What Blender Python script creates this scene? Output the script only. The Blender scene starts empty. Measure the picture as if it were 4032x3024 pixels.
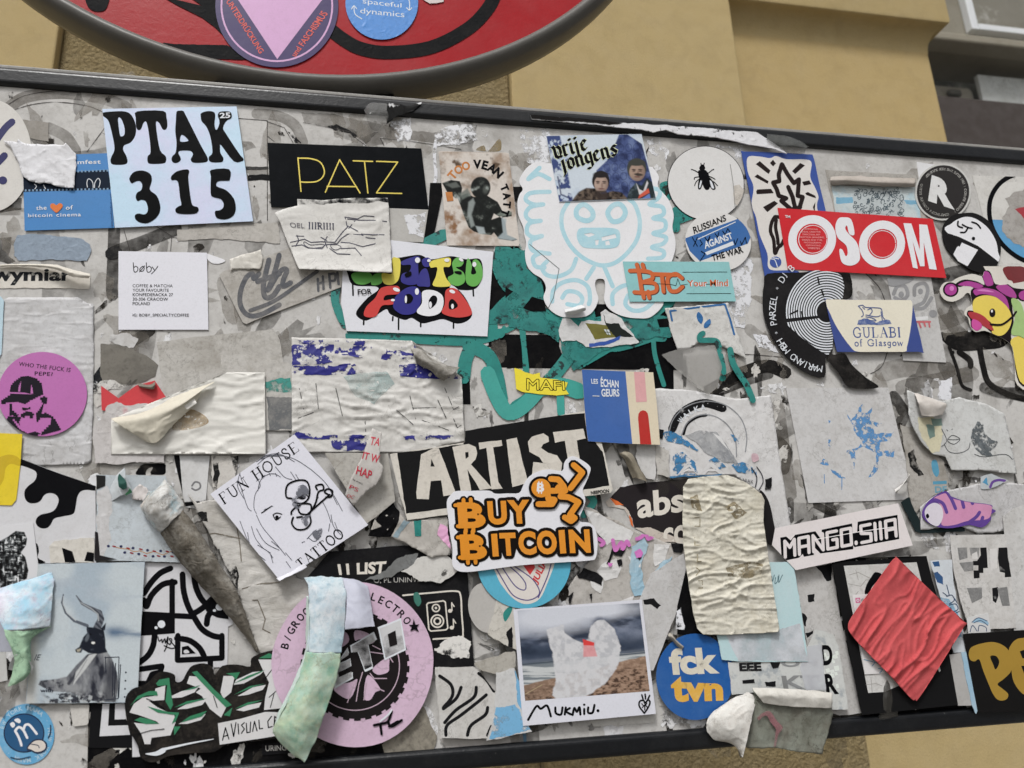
import bpy, bmesh, math, random
import numpy as np
from mathutils import Vector, Matrix, noise
from mathutils.geometry import delaunay_2d_cdt
R = math.radians
scene = bpy.context.scene
COL = scene.collection
rnd = random.Random(7)

# ------------------------------------------------------------------ camera
# Two vanishing points of the board (along it and straight up) give the camera's rotation.
F = 3050.0; CX, CY = 2016.0, 1512.0; VERSION = 1
def cdir(u, v): return Vector(((u-CX)/F, -(v-CY)/F, -1.0))
_x = cdir(17760, 1706).normalized()
_z = cdir(1608, -9130).normalized()
_z = (_z - _x*_z.dot(_x)).normalized()
_y = _z.cross(_x)
ROT = Matrix((_x, _y, _z))                       # camera axes -> world
def wdir(u, v): return ROT @ cdir(u, v)
P0 = Vector((0, 0, 1.80))                        # where the optical axis meets the board (front face at y = 0)
CAM = P0 - wdir(CX, CY).normalized()*0.68
cam_data = bpy.data.cameras.new("camera")
cam = bpy.data.objects.new("camera", cam_data); COL.objects.link(cam)
cam.matrix_world = Matrix.Translation(CAM) @ ROT.to_4x4()
cam_data.sensor_width = 36; cam_data.lens = 36*F/4032
cam_data.clip_start = 0.02; cam_data.clip_end = 300
cam_data.dof.use_dof = True; cam_data.dof.focus_distance = 0.70; cam_data.dof.aperture_fstop = 10.0
scene.camera = cam

# ------------------------------------------------------------------ light
SUN_EL, SUN_AZ = R(56), R(205)                   # soft daylight from above, behind the camera's shoulder
world = bpy.data.worlds.new("World"); scene.world = world; world.use_nodes = True
nt = world.node_tree; nt.nodes.clear()
sky = nt.nodes.new('ShaderNodeTexSky'); sky.sky_type = 'NISHITA'; sky.sun_disc = False
sky.sun_elevation = SUN_EL; sky.sun_rotation = SUN_AZ
sky.air_density = 1.0; sky.dust_density = 6.0; sky.ozone_density = 1.0
hs = nt.nodes.new('ShaderNodeHueSaturation'); hs.inputs['Saturation'].default_value = 0.12   # overcast: a nearly white sky
bg = nt.nodes.new('ShaderNodeBackground'); bg.inputs['Strength'].default_value = 0.085
wo = nt.nodes.new('ShaderNodeOutputWorld')
nt.links.new(sky.outputs[0], hs.inputs['Color']); nt.links.new(hs.outputs[0], bg.inputs['Color']); nt.links.new(bg.outputs[0], wo.inputs[0])
sl = bpy.data.lights.new("sun", 'SUN'); sl.energy = 1.5; sl.angle = R(11); sl.color = (1.0, 0.985, 0.96)
sun = bpy.data.objects.new("sun", sl); COL.objects.link(sun)
sd = Vector((math.sin(SUN_AZ)*math.cos(SUN_EL), math.cos(SUN_AZ)*math.cos(SUN_EL), math.sin(SUN_EL)))
sun.rotation_euler = sd.to_track_quat('Z', 'Y').to_euler(); sun.location = (0, 0, 9)
vs = scene.view_settings
vs.view_transform = 'Standard'; vs.look = 'None'; vs.gamma = 1; vs.exposure = 0.30; vs.use_curve_mapping = False

# ------------------------------------------------------------------ materials
def lin(c): c /= 255; return c/12.92 if c <= .04045 else ((c+.055)/1.055)**2.4
def rgb(c): return tuple(lin(x) for x in c)
_mats = {}
def M(col, rough=.5, dirt=.10, dscale=35, wr=0.0, wscale=70, st=(1,1,1), fleck=None, alpha=None, spec=.22,
      metal=0.0, dcol=None, vor=None, coat=0.0, clear=None, ridge=None, stripes=None):
    """procedural paper / paint. col = sRGB of the thing itself; dirt = soft grime; wr = wrinkle bump (mm);
    fleck = (col2, scale, threshold, softness) torn-off print; alpha = (scale, threshold, softness) flaked away;
    clear = share of plain transparency (thin film)."""
    key = repr((col, rough, dirt, dscale, wr, wscale, st, fleck, alpha, spec, metal, dcol, vor, coat, clear, ridge, stripes))
    if key in _mats: return _mats[key]
    if max(col) < 60 and spec <= .35: spec = .04
    m = bpy.data.materials.new("paper"); m.use_nodes = True; _mats[key] = m
    t = m.node_tree; N = t.nodes.new; L = t.links.new
    b = t.nodes['Principled BSDF']; out = t.nodes['Material Output']
    b.inputs['Roughness'].default_value = rough; b.inputs['Specular IOR Level'].default_value = spec
    b.inputs['Metallic'].default_value = metal; b.inputs['Coat Weight'].default_value = coat
    tc = N('ShaderNodeTexCoord'); mp = N('ShaderNodeMapping'); L(tc.outputs['Object'], mp.inputs[0])
    mp.inputs['Location'].default_value = (len(_mats)*.37, 1.7, len(_mats)*.11)
    def nz(scale, detail=5, rg=.6, src=None, typ=None, dist=0):
        n = N('ShaderNodeTexNoise'); n.inputs['Scale'].default_value = scale; n.inputs['Detail'].default_value = detail
        n.inputs['Roughness'].default_value = rg; n.inputs['Distortion'].default_value = dist
        if typ: n.noise_type = typ
        L((src or mp).outputs[0], n.inputs['Vector']); return n
    def ramp(n, lo, hi):
        r = N('ShaderNodeMapRange'); r.inputs['From Min'].default_value = lo; r.inputs['From Max'].default_value = hi
        L(n.outputs[0], r.inputs['Value']); return r
    def mix(f, a, c):
        x = N('ShaderNodeMix'); x.data_type = 'RGBA'
        if isinstance(f, float): x.inputs[0].default_value = f
        else: L(f.outputs[0], x.inputs[0])
        for s, i in ((a, 6), (c, 7)):
            if isinstance(s, tuple): x.inputs[i].default_value = (*s, 1)
            else: L(s, x.inputs[i])
        return x.outputs[2]
    c = rgb(col)
    cur = c
    if fleck:
        c2, fs, th, so = fleck
        cur = mix(ramp(nz(fs, 7, .65), th-so, th+so), cur, rgb(c2))
    if stripes:
        c2, fs, wd = stripes                       # thin bands along z
        w = N('ShaderNodeTexWave'); w.bands_direction = 'Z'; w.inputs['Scale'].default_value = fs; w.inputs['Distortion'].default_value = 6
        w.inputs['Detail Scale'].default_value = .6; w.inputs['Detail'].default_value = 4
        L(mp.outputs[0], w.inputs['Vector']); r = N('ShaderNodeMapRange'); r.inputs['From Min'].default_value = .5-wd; r.inputs['From Max'].default_value = .5+wd
        L(w.outputs[1], r.inputs['Value']); cur = mix(r, cur, rgb(c2))
    if dirt > 0:
        d = rgb(dcol) if dcol else tuple(x*k for x, k in zip(c, (.52, .49, .44)))
        r1 = ramp(nz(dscale, 6, .68, dist=.4), .46, .78); r1.inputs['To Max'].default_value = min(1, dirt*2.0)
        cur = mix(r1, cur, d)
        r2 = ramp(nz(max(dscale*9, 260), 4, .7), .52, .74); r2.inputs['To Max'].default_value = min(.6, dirt*1.1)
        cur = mix(r2, cur, d)
        if wr >= .35 and not metal and ridge is not False:                # fine dark creases in worn paper
            n = nz(wscale*.7, 5, .62, dist=.5)
            a = N('ShaderNodeMath'); a.operation = 'SUBTRACT'; a.inputs[1].default_value = .5; L(n.outputs[0], a.inputs[0])
            a2 = N('ShaderNodeMath'); a2.operation = 'ABSOLUTE'; L(a.outputs[0], a2.inputs[0])
            r3 = ramp(a2, .012, .0); r3.inputs['To Max'].default_value = min(.75, .25+dirt)
            m3 = ramp(nz(wscale*.35, 3, .5), .48, .6); mu = N('ShaderNodeMath'); mu.operation = 'MULTIPLY'; L(r3.outputs[0], mu.inputs[0]); L(m3.outputs[0], mu.inputs[1])
            cur = mix(mu, cur, tuple(x*.45 for x in d))
            r4 = ramp(nz(210, 5, .75, dist=.3), .5, .72); r4.inputs['To Max'].default_value = min(.5, .12+dirt*.9)   # fibres and scuffs
            cur = mix(r4, cur, tuple(x*.6 for x in d))
    if not metal and max(col) > 60 and clear is None:   # sun fading and print grain
        fd_ = ramp(nz(16, 4, .6), .42, .68); fd_.inputs['To Max'].default_value = .06
        cur = mix(fd_, cur, tuple(min(.86, x*.55+.3) for x in c))
        gr = ramp(nz(620, 3, .7), .5, .8); gr.inputs['To Max'].default_value = .22
        cur = mix(gr, cur, tuple(x*.55 for x in c))
    if isinstance(cur, tuple): b.inputs['Base Color'].default_value = (*cur, 1)
    else: L(cur, b.inputs['Base Color'])
    if wr > 0:
        mp2 = N('ShaderNodeMapping'); mp2.inputs['Scale'].default_value = st; L(tc.outputs['Object'], mp2.inputs[0])
        n = nz(wscale, 4, .55, mp2, 'RIDGED_MULTIFRACTAL' if (ridge or wr >= .35) and wscale >= 40 and ridge is not False else None, .5)
        bp = N('ShaderNodeBump'); bp.inputs['Strength'].default_value = 1.0; bp.inputs['Distance'].default_value = wr*.001
        L(n.outputs[0], bp.inputs['Height']); L(bp.outputs[0], b.inputs['Normal'])
    if alpha or clear is not None:
        tr = N('ShaderNodeBsdfTransparent'); ms = N('ShaderNodeMixShader'); L(tr.outputs[0], ms.inputs[1]); L(b.outputs[0], ms.inputs[2])
        if alpha:
            r = ramp(nz(alpha[0], 8, .68), alpha[1]-alpha[2], alpha[1]+alpha[2])
            if clear is not None: r.inputs['To Max'].default_value = 1-clear
            L(r.outputs[0], ms.inputs[0])
        else: ms.inputs[0].default_value = 1-clear
        L(ms.outputs[0], out.inputs[0])
    return m
def named(m, n): m.name = n; return m

# ------------------------------------------------------------------ pixels -> points
def W(u, v, h=0.0):
    """point where the sight line through photo pixel (u,v) meets the plane h metres proud of the board face"""
    d = wdir(u, v); return CAM + d*((-h-CAM.y)/d.y)
_k = 2212/1100.0
_tx = {'0': 0, '1': 1000, '2': 2000, '3': 2932}; _ty = {'a': 0, 'b': 750, 'c': 1500, 'd': 2199}
_org = [0, 0, 1]
def T(t):
    """choose the enlarged photo tile that the following coordinates are read from ('n' = the whole photograph)"""
    if t == 'n': _org[:] = [0, 0, 1]
    else: _org[:] = [_tx[t[1]], _ty[t[0]], 1/_k]
def g(s):
    a = [float(x) for x in s.split()] if isinstance(s, str) else s
    if isinstance(s, str): return [(_org[0]+a[i]*_org[2], _org[1]+a[i+1]*_org[2]) for i in range(0, len(a), 2)]
    return s
def sm(pts, n=6, closed=True):
    """Catmull-Rom through the points"""
    pts = g(pts); m = len(pts); o = []
    rng = range(m if closed else m-1)
    for i in rng:
        if closed: p0, p1, p2, p3 = pts[i-1], pts[i], pts[(i+1) % m], pts[(i+2) % m]
        else: p0, p1, p2, p3 = pts[max(i-1, 0)], pts[i], pts[i+1], pts[min(i+2, m-1)]
        for j in range(n):
            t = j/n; t2 = t*t; t3 = t2*t
            o.append(tuple(.5*((2*b)+(-a+c)*t+(2*a-5*b+4*c-d)*t2+(-a+3*b-3*c+d)*t3) for a, b, c, d in zip(p0, p1, p2, p3)))
    if not closed: o.append(pts[-1])
    return o
def rag(pts, amp=4, step=9, seed=0, closed=True):
    """ragged, torn edge; amp and step in photo pixels"""
    pts = g(pts); o = []; r = random.Random(seed+len(pts)*13)
    off = r.random()*90
    for i in range(len(pts) if closed else len(pts)-1):
        a, b = pts[i], pts[(i+1) % len(pts)]
        L = math.hypot(b[0]-a[0], b[1]-a[1]); n = max(1, int(L/step))
        for j in range(n):
            t = j/n; x = a[0]+(b[0]-a[0])*t; y = a[1]+(b[1]-a[1])*t
            p = Vector((x/45+off, y/45, 0)); p2 = p*3.1
            o.append((x+amp*(noise.noise(p)*1.6+noise.noise(p2)*.9), y+amp*(noise.noise(p+Vector((50,0,0)))*1.6+noise.noise(p2+Vector((9,0,0)))*.9)))
    return o
def el(cx, cy, rx, ry, rot=0, n=56, a0=0, a1=360):
    (cx, cy), = g("%f %f" % (cx, cy)); rx *= _org[2]; ry *= _org[2]; c, s = math.cos(R(rot)), math.sin(R(rot)); o = []
    full = abs(a1-a0) >= 360; m = n if full else n+1
    for i in range(m):
        a = R(a0+(a1-a0)*i/n); x, y = rx*math.cos(a), ry*math.sin(a)
        o.append((cx+x*c-y*s, cy+x*s+y*c))
    return o
def stroke(pts, w, smooth=True, closed=False, w2=None, cap=True):
    """one brush or pen line as a list of overlapping polygons (union taken later); w in tile pixels"""
    pts = g(pts); w = w*_org[2]/2; w2 = w if w2 is None else w2*_org[2]/2
    if smooth and len(pts) > 2: pts = sm(pts, 5, closed)
    elif closed: pts = pts+[pts[0]]
    if closed and smooth: pts = pts+[pts[0]]
    o = []; n = len(pts)-1
    for i in range(n):
        (x0, y0), (x1, y1) = pts[i], pts[i+1]; L = math.hypot(x1-x0, y1-y0)
        if L < 1e-6: continue
        nx, ny = -(y1-y0)/L, (x1-x0)/L; wa = w+(w2-w)*i/n; wb = w+(w2-w)*(i+1)/n
        o.append([(x0+nx*wa, y0+ny*wa), (x1+nx*wb, y1+ny*wb), (x1-nx*wb, y1-ny*wb), (x0-nx*wa, y0-ny*wa)])
        if i > 0 or cap: o.append([(x0+wa*math.cos(k*math.pi/4+.3), y0+wa*math.sin(k*math.pi/4+.3)) for k in range(8)])
    if cap and pts:
        o.append([(pts[-1][0]+w2*math.cos(k*math.pi/4+.3), pts[-1][1]+w2*math.sin(k*math.pi/4+.3)) for k in range(8)])
    return o
def stroke_n(x0, y0, x1, y1, w):
    save = list(_org); _org[:] = [0, 0, 1]; o = stroke([(x0, y0), (x1, y1)], w, False); _org[:] = save; return o
def cdt(polys, holes=(), clip=None, extra=()):
    V = []; Fc = []
    def add(p):
        q = []
        if sum(a[0]*b[1]-b[0]*a[1] for a, b in zip(p, list(p[1:])+[p[0]])) < 0: p = list(reversed(p))
        for x, y in p:
            if q and abs(V[q[-1]].x-x)+abs(V[q[-1]].y-y) < .02: continue
            V.append(Vector((x, y))); q.append(len(V)-1)
        if len(q) > 2: Fc.append(q); return True
        return False
    kinds = []
    for p in polys:
        if add(p): kinds.append(0)
    for p in holes:
        if add(p): kinds.append(1)
    if clip:
        if add(clip): kinds.append(2)
    for x, y in extra: V.append(Vector((x, y)))
    if not Fc: return [], []
    vo, eo, fo, ov, oe, of = delaunay_2d_cdt(V, [], Fc, 0, 1e-3)
    keep = []
    for f, src in zip(fo, of):
        ks = {kinds[i] for i in src}
        if 0 in ks and 1 not in ks and (clip is None or 2 in ks): keep.append(f)
    return vo, keep

# ------------------------------------------------------------------ text
_txt = {}
def textmesh(s, bold=0.0, shear=0.0, space=1.0):
    key = (s, bold, shear, space)
    if key in _txt: return _txt[key]
    cu = bpy.data.curves.new("t", 'FONT'); cu.body = s; cu.offset = bold; cu.shear = shear; cu.space_character = space
    cu.resolution_u = 4; cu.fill_mode = 'BOTH' if False else 'FRONT'
    ob = bpy.data.objects.new("t", cu); COL.objects.link(ob)
    dg = bpy.context.evaluated_depsgraph_get(); me = ob.evaluated_get(dg).to_mesh()
    v = [(p.co.x, p.co.y) for p in me.vertices]; f = [tuple(p.vertices) for p in me.polygons]
    ob.evaluated_get(dg).to_mesh_clear(); bpy.data.objects.remove(ob); bpy.data.curves.remove(cu)
    if v:
        x0 = min(p[0] for p in v); x1 = max(p[0] for p in v); y0 = min(p[1] for p in v); y1 = max(p[1] for p in v)
        v = [((x-x0)/max(x1-x0, 1e-6), (y-y0)/max(y1-y0, 1e-6)) for x, y in v]
        _txt[key] = (v, f, (x1-x0)/max(y1-y0, 1e-6))
    else: _txt[key] = ([], [], 1)
    return _txt[key]
def quadmap(q, x, y):                            # q = TL TR BR BL; x right, y up in 0..1
    (ax, ay), (bx, by), (cx, cy), (dx, dy) = q
    return ((1-x)*y*ax+x*y*bx+x*(1-y)*cx+(1-x)*(1-y)*dx, (1-x)*y*ay+x*y*by+x*(1-y)*cy+(1-x)*(1-y)*dy)
# a small serif alphabet: strokes (x,y up) in a unit box, thin / thick
SERIF = {
 'F': (.75, [("0.2 0 0.2 1", 1), ("0.2 1 .85 1 .85 .82", 0), ("0.2 .52 .6 .52", 0), ("0 0 .4 0", 0), ("0 1 .3 1", 0)]),
 'U': (1, [(".2 1 .2 .35 .3 .08 .5 0 .7 .08 .8 .35 .8 1", .6), ("0 1 .4 1", 0), (".62 1 1 1", 0)]),
 'N': (1, [(".2 0 .2 1", 0), (".2 1 .82 0", 1), (".82 0 .82 1", 0), ("0 0 .38 0", 0), ("0 1 .25 1", 0), (".62 1 1 1", 0)]),
 'H': (1, [(".2 0 .2 1", 1), (".8 0 .8 1", 1), (".2 .52 .8 .52", 0), ("0 0 .4 0", 0), ("0 1 .4 1", 0), (".6 0 1 0", 0), (".6 1 1 1", 0)]),
 'O': (1, [(".5 1 .2 .85 .06 .5 .2 .15 .5 0 .8 .15 .94 .5 .8 .85 .5 1", .7)]),
 'S': (.7, [(".8 .78 .72 .95 .45 1 .2 .9 .18 .7 .5 .52 .82 .35 .82 .12 .5 0 .2 .05 .12 .25", .7)]),
 'E': (.8, [("0.2 0 0.2 1", 1), ("0.2 1 .85 1 .85 .84", 0), ("0.2 .52 .62 .52", 0), ("0 0 .9 0 .92 .2", 0), ("0 1 .3 1", 0)]),
 'T': (.9, [(".5 0 .5 1", 1), (".08 .82 .08 1 .92 1 .92 .82", 0), (".3 0 .7 0", 0)]),
 'A': (1, [(".15 0 .5 1", 0), (".5 1 .88 0", 1), (".28 .36 .72 .36", 0), ("0 0 .3 0", 0), (".7 0 1 0", 0)]),
 'G': (1, [(".88 .75 .72 .96 .45 1 .18 .82 .08 .5 .2 .15 .5 0 .85 .1 .85 .42", .7), (".62 .42 1 .42", 0)]),
 'L': (.8, [("0.22 0 0.22 1", 1), ("0 0 .88 0 .92 .25", 0), ("0 1 .45 1", 0)]),
 'B': (.85, [("0.22 0 0.22 1", 1), ("0 1 .55 1 .8 .9 .8 .65 .55 .53 .22 .53", .5), (".5 .53 .85 .42 .88 .15 .6 0 0 0", .6)]),
 'I': (.45, [(".5 0 .5 1", 1), (".15 0 .85 0", 0), (".15 1 .85 1", 0)]),
 'R': (.95, [("0.2 0 0.2 1", 1), ("0 1 .55 1 .78 .9 .78 .65 .55 .52 .2 .52", .5), (".45 .52 .95 0", 1), ("0 0 .4 0", 0)]),
 'o': (.6, [(".5 .6 .2 .5 .1 .3 .2 .08 .5 0 .8 .08 .9 .3 .8 .5 .5 .6", .7)]),
 'f': (.4, [(".45 0 .45 .85 .6 1 .9 .97", .7), (".1 .6 .85 .6", 0), (".2 0 .75 0", 0)]),
 'l': (.35, [(".5 0 .5 1", .8), (".2 0 .8 0", 0), (".2 1 .5 1", 0)]),
 'a': (.55, [(".2 .5 .5 .6 .72 .5 .72 .08 .95 0", .8), (".72 .35 .3 .28 .15 .12 .35 0 .7 .12", .4)]),
 's': (.45, [(".8 .5 .5 .6 .2 .48 .5 .3 .8 .14 .5 0 .18 .1", .6)]),
 'g': (.6, [(".5 .6 .2 .5 .12 .3 .25 .12 .5 .08 .75 .2 .78 .45 .5 .6", .6), (".78 .6 .78 -.2 .5 -.33 .2 -.25", .6)]),
 'w': (.85, [(".05 .6 .28 0", .8), (".28 0 .5 .55", 0), (".5 .55 .72 0", .8), (".72 0 .95 .6", 0)]),
 ' ': (.45, [])}

BLACKLETTER = {
 'v': (.75, ["0 1.1 .12 .9 .12 .2 .36 0", ".12 .85 .4 1.02 .6 .8 .6 .3 .36 0"]), 'r': (.6, ["0 .9 .12 1 .12 .1 .26 0", ".12 .8 .35 1 .5 .88"]), 'i': (.42, ["0 .9 .12 1 .12 .15 .28 0", ".04 1.4 .18 1.28"]),
 'j': (.42, ["0 .9 .14 1 .14 -.25 -.04 -.5", ".06 1.4 .2 1.28"]), 'e': (.65, [".52 .2 .3 0 .1 .2 .1 .8 .3 1 .5 .8 .14 .48"]), 'o': (.68, [".3 1 .1 .8 .1 .2 .3 0 .54 .2 .54 .8 .3 1"]),
 'n': (.8, ["0 .9 .12 1 .12 .1 .22 0", ".12 .82 .4 1 .56 .84 .56 .1 .68 0"]), 'g': (.7, [".54 .9 .3 1 .1 .8 .1 .25 .3 .05 .54 .2", ".54 1 .54 -.3 .3 -.5 .05 -.4"]), 's': (.62, [".52 .85 .3 1 .1 .8 .5 .32 .3 0 .04 .15"])}

# ------------------------------------------------------------------ stickers
GX, GY = 14, 14
_hm = {}
def cells(poly):
    """coarse raster of an outline, used only to find what lies under a new sheet"""
    xs = [p[0] for p in poly]; ys = [p[1] for p in poly]; o = []
    for j in range(int(min(ys)//GY), int(max(ys)//GY)+1):
        y = (j+.5)*GY; xi = []
        for k in range(len(poly)):
            (xa, ya), (xb, yb) = poly[k-1], poly[k]
            if (ya > y) != (yb > y): xi.append(xa+(y-ya)/(yb-ya)*(xb-xa))
        xi.sort()
        for a, b in zip(xi[::2], xi[1::2]):
            for i in range(int(math.floor(a/GX)), int(math.floor(b/GX))+1): o.append((i, j))
    return o
PSTEP = .00005
class Pic:
    """paints a photographic print on a grid of points, in tile pixels"""
    def __init__(s, X, Y): s.X, s.Y = X, Y; s.img = np.zeros(X.shape+(3,))
    def put(s, m, c): m = np.clip(m, 0, 1)[..., None]; s.img = s.img*(1-m)+np.array(rgb(c))*m
    def mul(s, m): s.img = s.img*m[..., None]
    def ell(s, cx, cy, rx, ry, rot=0, f=.15):
        c, q = math.cos(R(rot)), math.sin(R(rot)); x = s.X-cx; y = s.Y-cy
        return np.clip((1-np.hypot((x*c+y*q)/rx, (-x*q+y*c)/ry))/f+.5, 0, 1)
    def seg(s, a, b):
        dx, dy = b[0]-a[0], b[1]-a[1]; t = np.clip(((s.X-a[0])*dx+(s.Y-a[1])*dy)/max(dx*dx+dy*dy, 1e-6), 0, 1)
        return np.hypot(s.X-a[0]-t*dx, s.Y-a[1]-t*dy), t
    def pts(s, t): a = [float(z) for z in t.split()]; return [(a[i], a[i+1]) for i in range(0, len(a), 2)]
    def poly(s, t, f=4):
        p = s.pts(t); d = np.full(s.X.shape, 1e9); ins = np.zeros(s.X.shape, bool)
        for a, b in zip(p, p[1:]+p[:1]):
            d = np.minimum(d, s.seg(a, b)[0])
            k = ((a[1] > s.Y) != (b[1] > s.Y)); ins ^= k & (s.X < (b[0]-a[0])*(s.Y-a[1])/(b[1]-a[1]+1e-9)+a[0])
        return np.clip(np.where(ins, d, -d)/f+.5, 0, 1)
    def line(s, t, w, w2=None, f=3):
        p = s.pts(t); w2 = w if w2 is None else w2; m = np.zeros(s.X.shape); n = len(p)-1
        for i in range(n):
            d, q = s.seg(p[i], p[i+1]); ww = w+(w2-w)*(i+q)/n; m = np.maximum(m, np.clip((ww/2-d)/f+.5, 0, 1))
        return m
    def fbm(s, scale, oct=5, seed=0, sx=1., sy=1.):
        o = np.zeros(s.X.shape); a = .5
        for k in range(oct):
            x = s.X/scale/sx*2**k+seed*17.3; y = s.Y/scale/sy*2**k+seed*7.1; xi = np.floor(x); yi = np.floor(y); fx = x-xi; fy = y-yi; fx = fx*fx*(3-2*fx); fy = fy*fy*(3-2*fy)
            def h(i, j): v = np.sin(i*127.1+j*311.7+seed*74.7+k*13.1)*43758.5453; return v-np.floor(v)
            o += a*((h(xi, yi)*(1-fx)+h(xi+1, yi)*fx)*(1-fy)+(h(xi, yi+1)*(1-fx)+h(xi+1, yi+1)*fx)*fy); a *= .5
        return o
def sst(a, b, x): t = np.clip((x-a)/(b-a), 0, 1); return t*t*(3-2*t)
_pm = []
def print_mat():
    if not _pm:
        m = bpy.data.materials.new("photo_print_ink"); m.use_nodes = True; t = m.node_tree; b = t.nodes['Principled BSDF']
        a = t.nodes.new('ShaderNodeAttribute'); a.attribute_name = 'ink'; t.links.new(a.outputs['Color'], b.inputs['Base Color'])
        b.inputs['Roughness'].default_value = .4; b.inputs['Specular IOR Level'].default_value = .12; _pm.append(m)
    return _pm[0]
class S:
    """one sheet stuck on the board: a thin solid lying on whatever is under it; prints are its children"""
    def __init__(s, name, label, cat, out, mat, group=None, thick=.0005, holes=(), hf=None, dens=0, parent=None, lift=0.0, top=True, at=None):
        s.out = g(out); s.mat = mat; s.hf = hf; s.n = 0
        s.cells = cells(s.out)
        base = max([_hm.get(c, 0.0) for c in s.cells] or [0.0]) + lift
        if at is not None: base = at; top = False; s.cells = []
        s.base = base+.00008; s.h = s.base+thick
        cu = sum(p[0] for p in s.out)/len(s.out); cv = sum(p[1] for p in s.out)/len(s.out)
        s.org = W(cu, cv, s.base) if parent is None else parent.org
        extra = []
        if dens:
            xs = [p[0] for p in s.out]; ys = [p[1] for p in s.out]
            nx = int((max(xs)-min(xs))/dens)+1; ny = int((max(ys)-min(ys))/dens)+1
            extra = [(min(xs)+i*dens+(dens*.5 if j % 2 else 0), min(ys)+j*dens) for i in range(nx) for j in range(ny)]
        vo, fo = cdt([s.out], [g(h) for h in holes], None, extra)
        me = s.solid(vo, fo, thick)
        s.ob = bpy.data.objects.new(name, me); COL.objects.link(s.ob); me.materials.append(mat)
        if parent is None:
            s.ob.location = s.org; s.ob['label'] = label; s.ob['category'] = cat
            if group: s.ob['group'] = group
        else: s.ob.parent = parent.ob
        if top: s.reserve()
    def reserve(s):
        t = s.h+s.n*PSTEP
        for c in s.cells:
            e = t+(max(s.hf((c[0]+dx)*GX, (c[1]+dy)*GY) for dx in (0, .5, 1) for dy in (0, .5, 1))+.0002 if s.hf else 0)
            _hm[c] = max(_hm.get(c, 0), e)
    def z(s, u, v): return s.hf(u, v) if s.hf else 0.0
    def solid(s, vo, fo, thick):
        used = sorted({i for f in fo for i in f}); ix = {k: n for n, k in enumerate(used)}; n = len(used)
        pv = [W(vo[i][0], vo[i][1], s.h+s.z(*vo[i]))-s.org for i in used]
        pb = [p+Vector((0, thick, 0)) for p in pv]
        cnt = {}
        for f in fo:
            for a, b in zip(f, list(f[1:])+[f[0]]): cnt[(a, b)] = cnt.get((a, b), 0)+1
        faces = [tuple(ix[i] for i in reversed(f)) for f in fo]
        for (a, b) in cnt:
            if (b, a) not in cnt: faces.append((ix[a], ix[b], ix[b]+n, ix[a]+n))
        me = bpy.data.meshes.new("sheet"); me.from_pydata([tuple(p) for p in pv+pb], [], faces); me.update()
        if s.hf:
            me.polygons.foreach_set('use_smooth', [i < len(fo) for i in range(len(faces))])
        return me
    def parts(s, name, vo, fo, mat):
        """separate printed pieces become separate parts"""
        par = list(range(len(vo)))
        def find(i):
            while par[i] != i: par[i] = par[par[i]]; i = par[i]
            return i
        for f in fo:
            for i in f[1:]: par[find(i)] = find(f[0])
        comp = {}
        for f in fo: comp.setdefault(find(f[0]), []).append(f)
        if len(comp) > 16: return s.mesh(name, vo, fo, mat)
        n0 = s.n
        for fs in comp.values(): s.n = n0; s.mesh(name, vo, fs, mat)
    def mesh(s, name, vo, fo, mat, kind=None):
        if not fo: return None
        s.n += 1; h = s.h+s.n*PSTEP
        used = sorted({i for f in fo for i in f}); ix = {k: n for n, k in enumerate(used)}
        pv = [tuple(W(vo[i][0], vo[i][1], h+(s.z(vo[i][0], vo[i][1])+.00012 if s.hf else 0))-s.org) for i in used]
        fs = []
        for f in fo:
            a, b, c = vo[f[0]], vo[f[1]], vo[f[2]]
            ar = (b[0]-a[0])*(c[1]-a[1])-(c[0]-a[0])*(b[1]-a[1])
            q = [ix[i] for i in f]; fs.append(tuple(reversed(q)) if ar > 0 else tuple(q))      # every face looks at the street
        me = bpy.data.meshes.new(name); me.from_pydata(pv, [], fs); me.update(); me.materials.append(mat)
        o = bpy.data.objects.new(name, me); COL.objects.link(o); o.parent = s.ob
        s.reserve(); return o
    def p(s, name, mat, polys, holes=(), clip=True, dens=0):
        """flat printed areas"""
        if isinstance(polys, str): polys = [polys]
        polys = [g(q) for q in polys]; extra = []
        if s.hf:
            dens = dens or 12
            xs = [q[0] for P in polys for q in P]; ys = [q[1] for P in polys for q in P]
            extra = [(min(xs)+i*dens, min(ys)+j*dens) for i in range(int((max(xs)-min(xs))/dens)+1) for j in range(int((max(ys)-min(ys))/dens)+1)]
        vo, fo = cdt(polys, [g(h) for h in holes], s.out if clip is True else (g(clip) if clip else None), extra)
        return s.parts(name, vo, fo, mat)
    def ln(s, name, mat, lines, w, smooth=True, closed=False, clip=True, w2=None):
        """printed or drawn lines"""
        if isinstance(lines, str): lines = [lines]
        P = []
        for l in lines: P += stroke(l, w, smooth, closed, w2)
        vo, fo = cdt(P, (), s.out if clip is True else (g(clip) if clip else None))
        return s.parts(name, vo, fo, mat)
    def tx(s, txt, quad, mat, bold=0.0, name='lettering', shear=0.0, space=1.0, clip=False):
        """lettering in the built-in sans face, fitted to a quad TL TR BR BL"""
        q = g(quad)
        if len(q) == 2: (x0, y0), (x1, y1) = q; q = [(x0, y0), (x1, y0), (x1, y1), (x0, y1)]
        v, f, _ = textmesh(txt, bold, shear, space)
        vo = [quadmap(q, x, y) for x, y in v]
        if clip:
            vo, f = cdt([[vo[i] for i in fc] for fc in f], (), s.out)
        return s.mesh(name, vo, f, mat)
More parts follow.
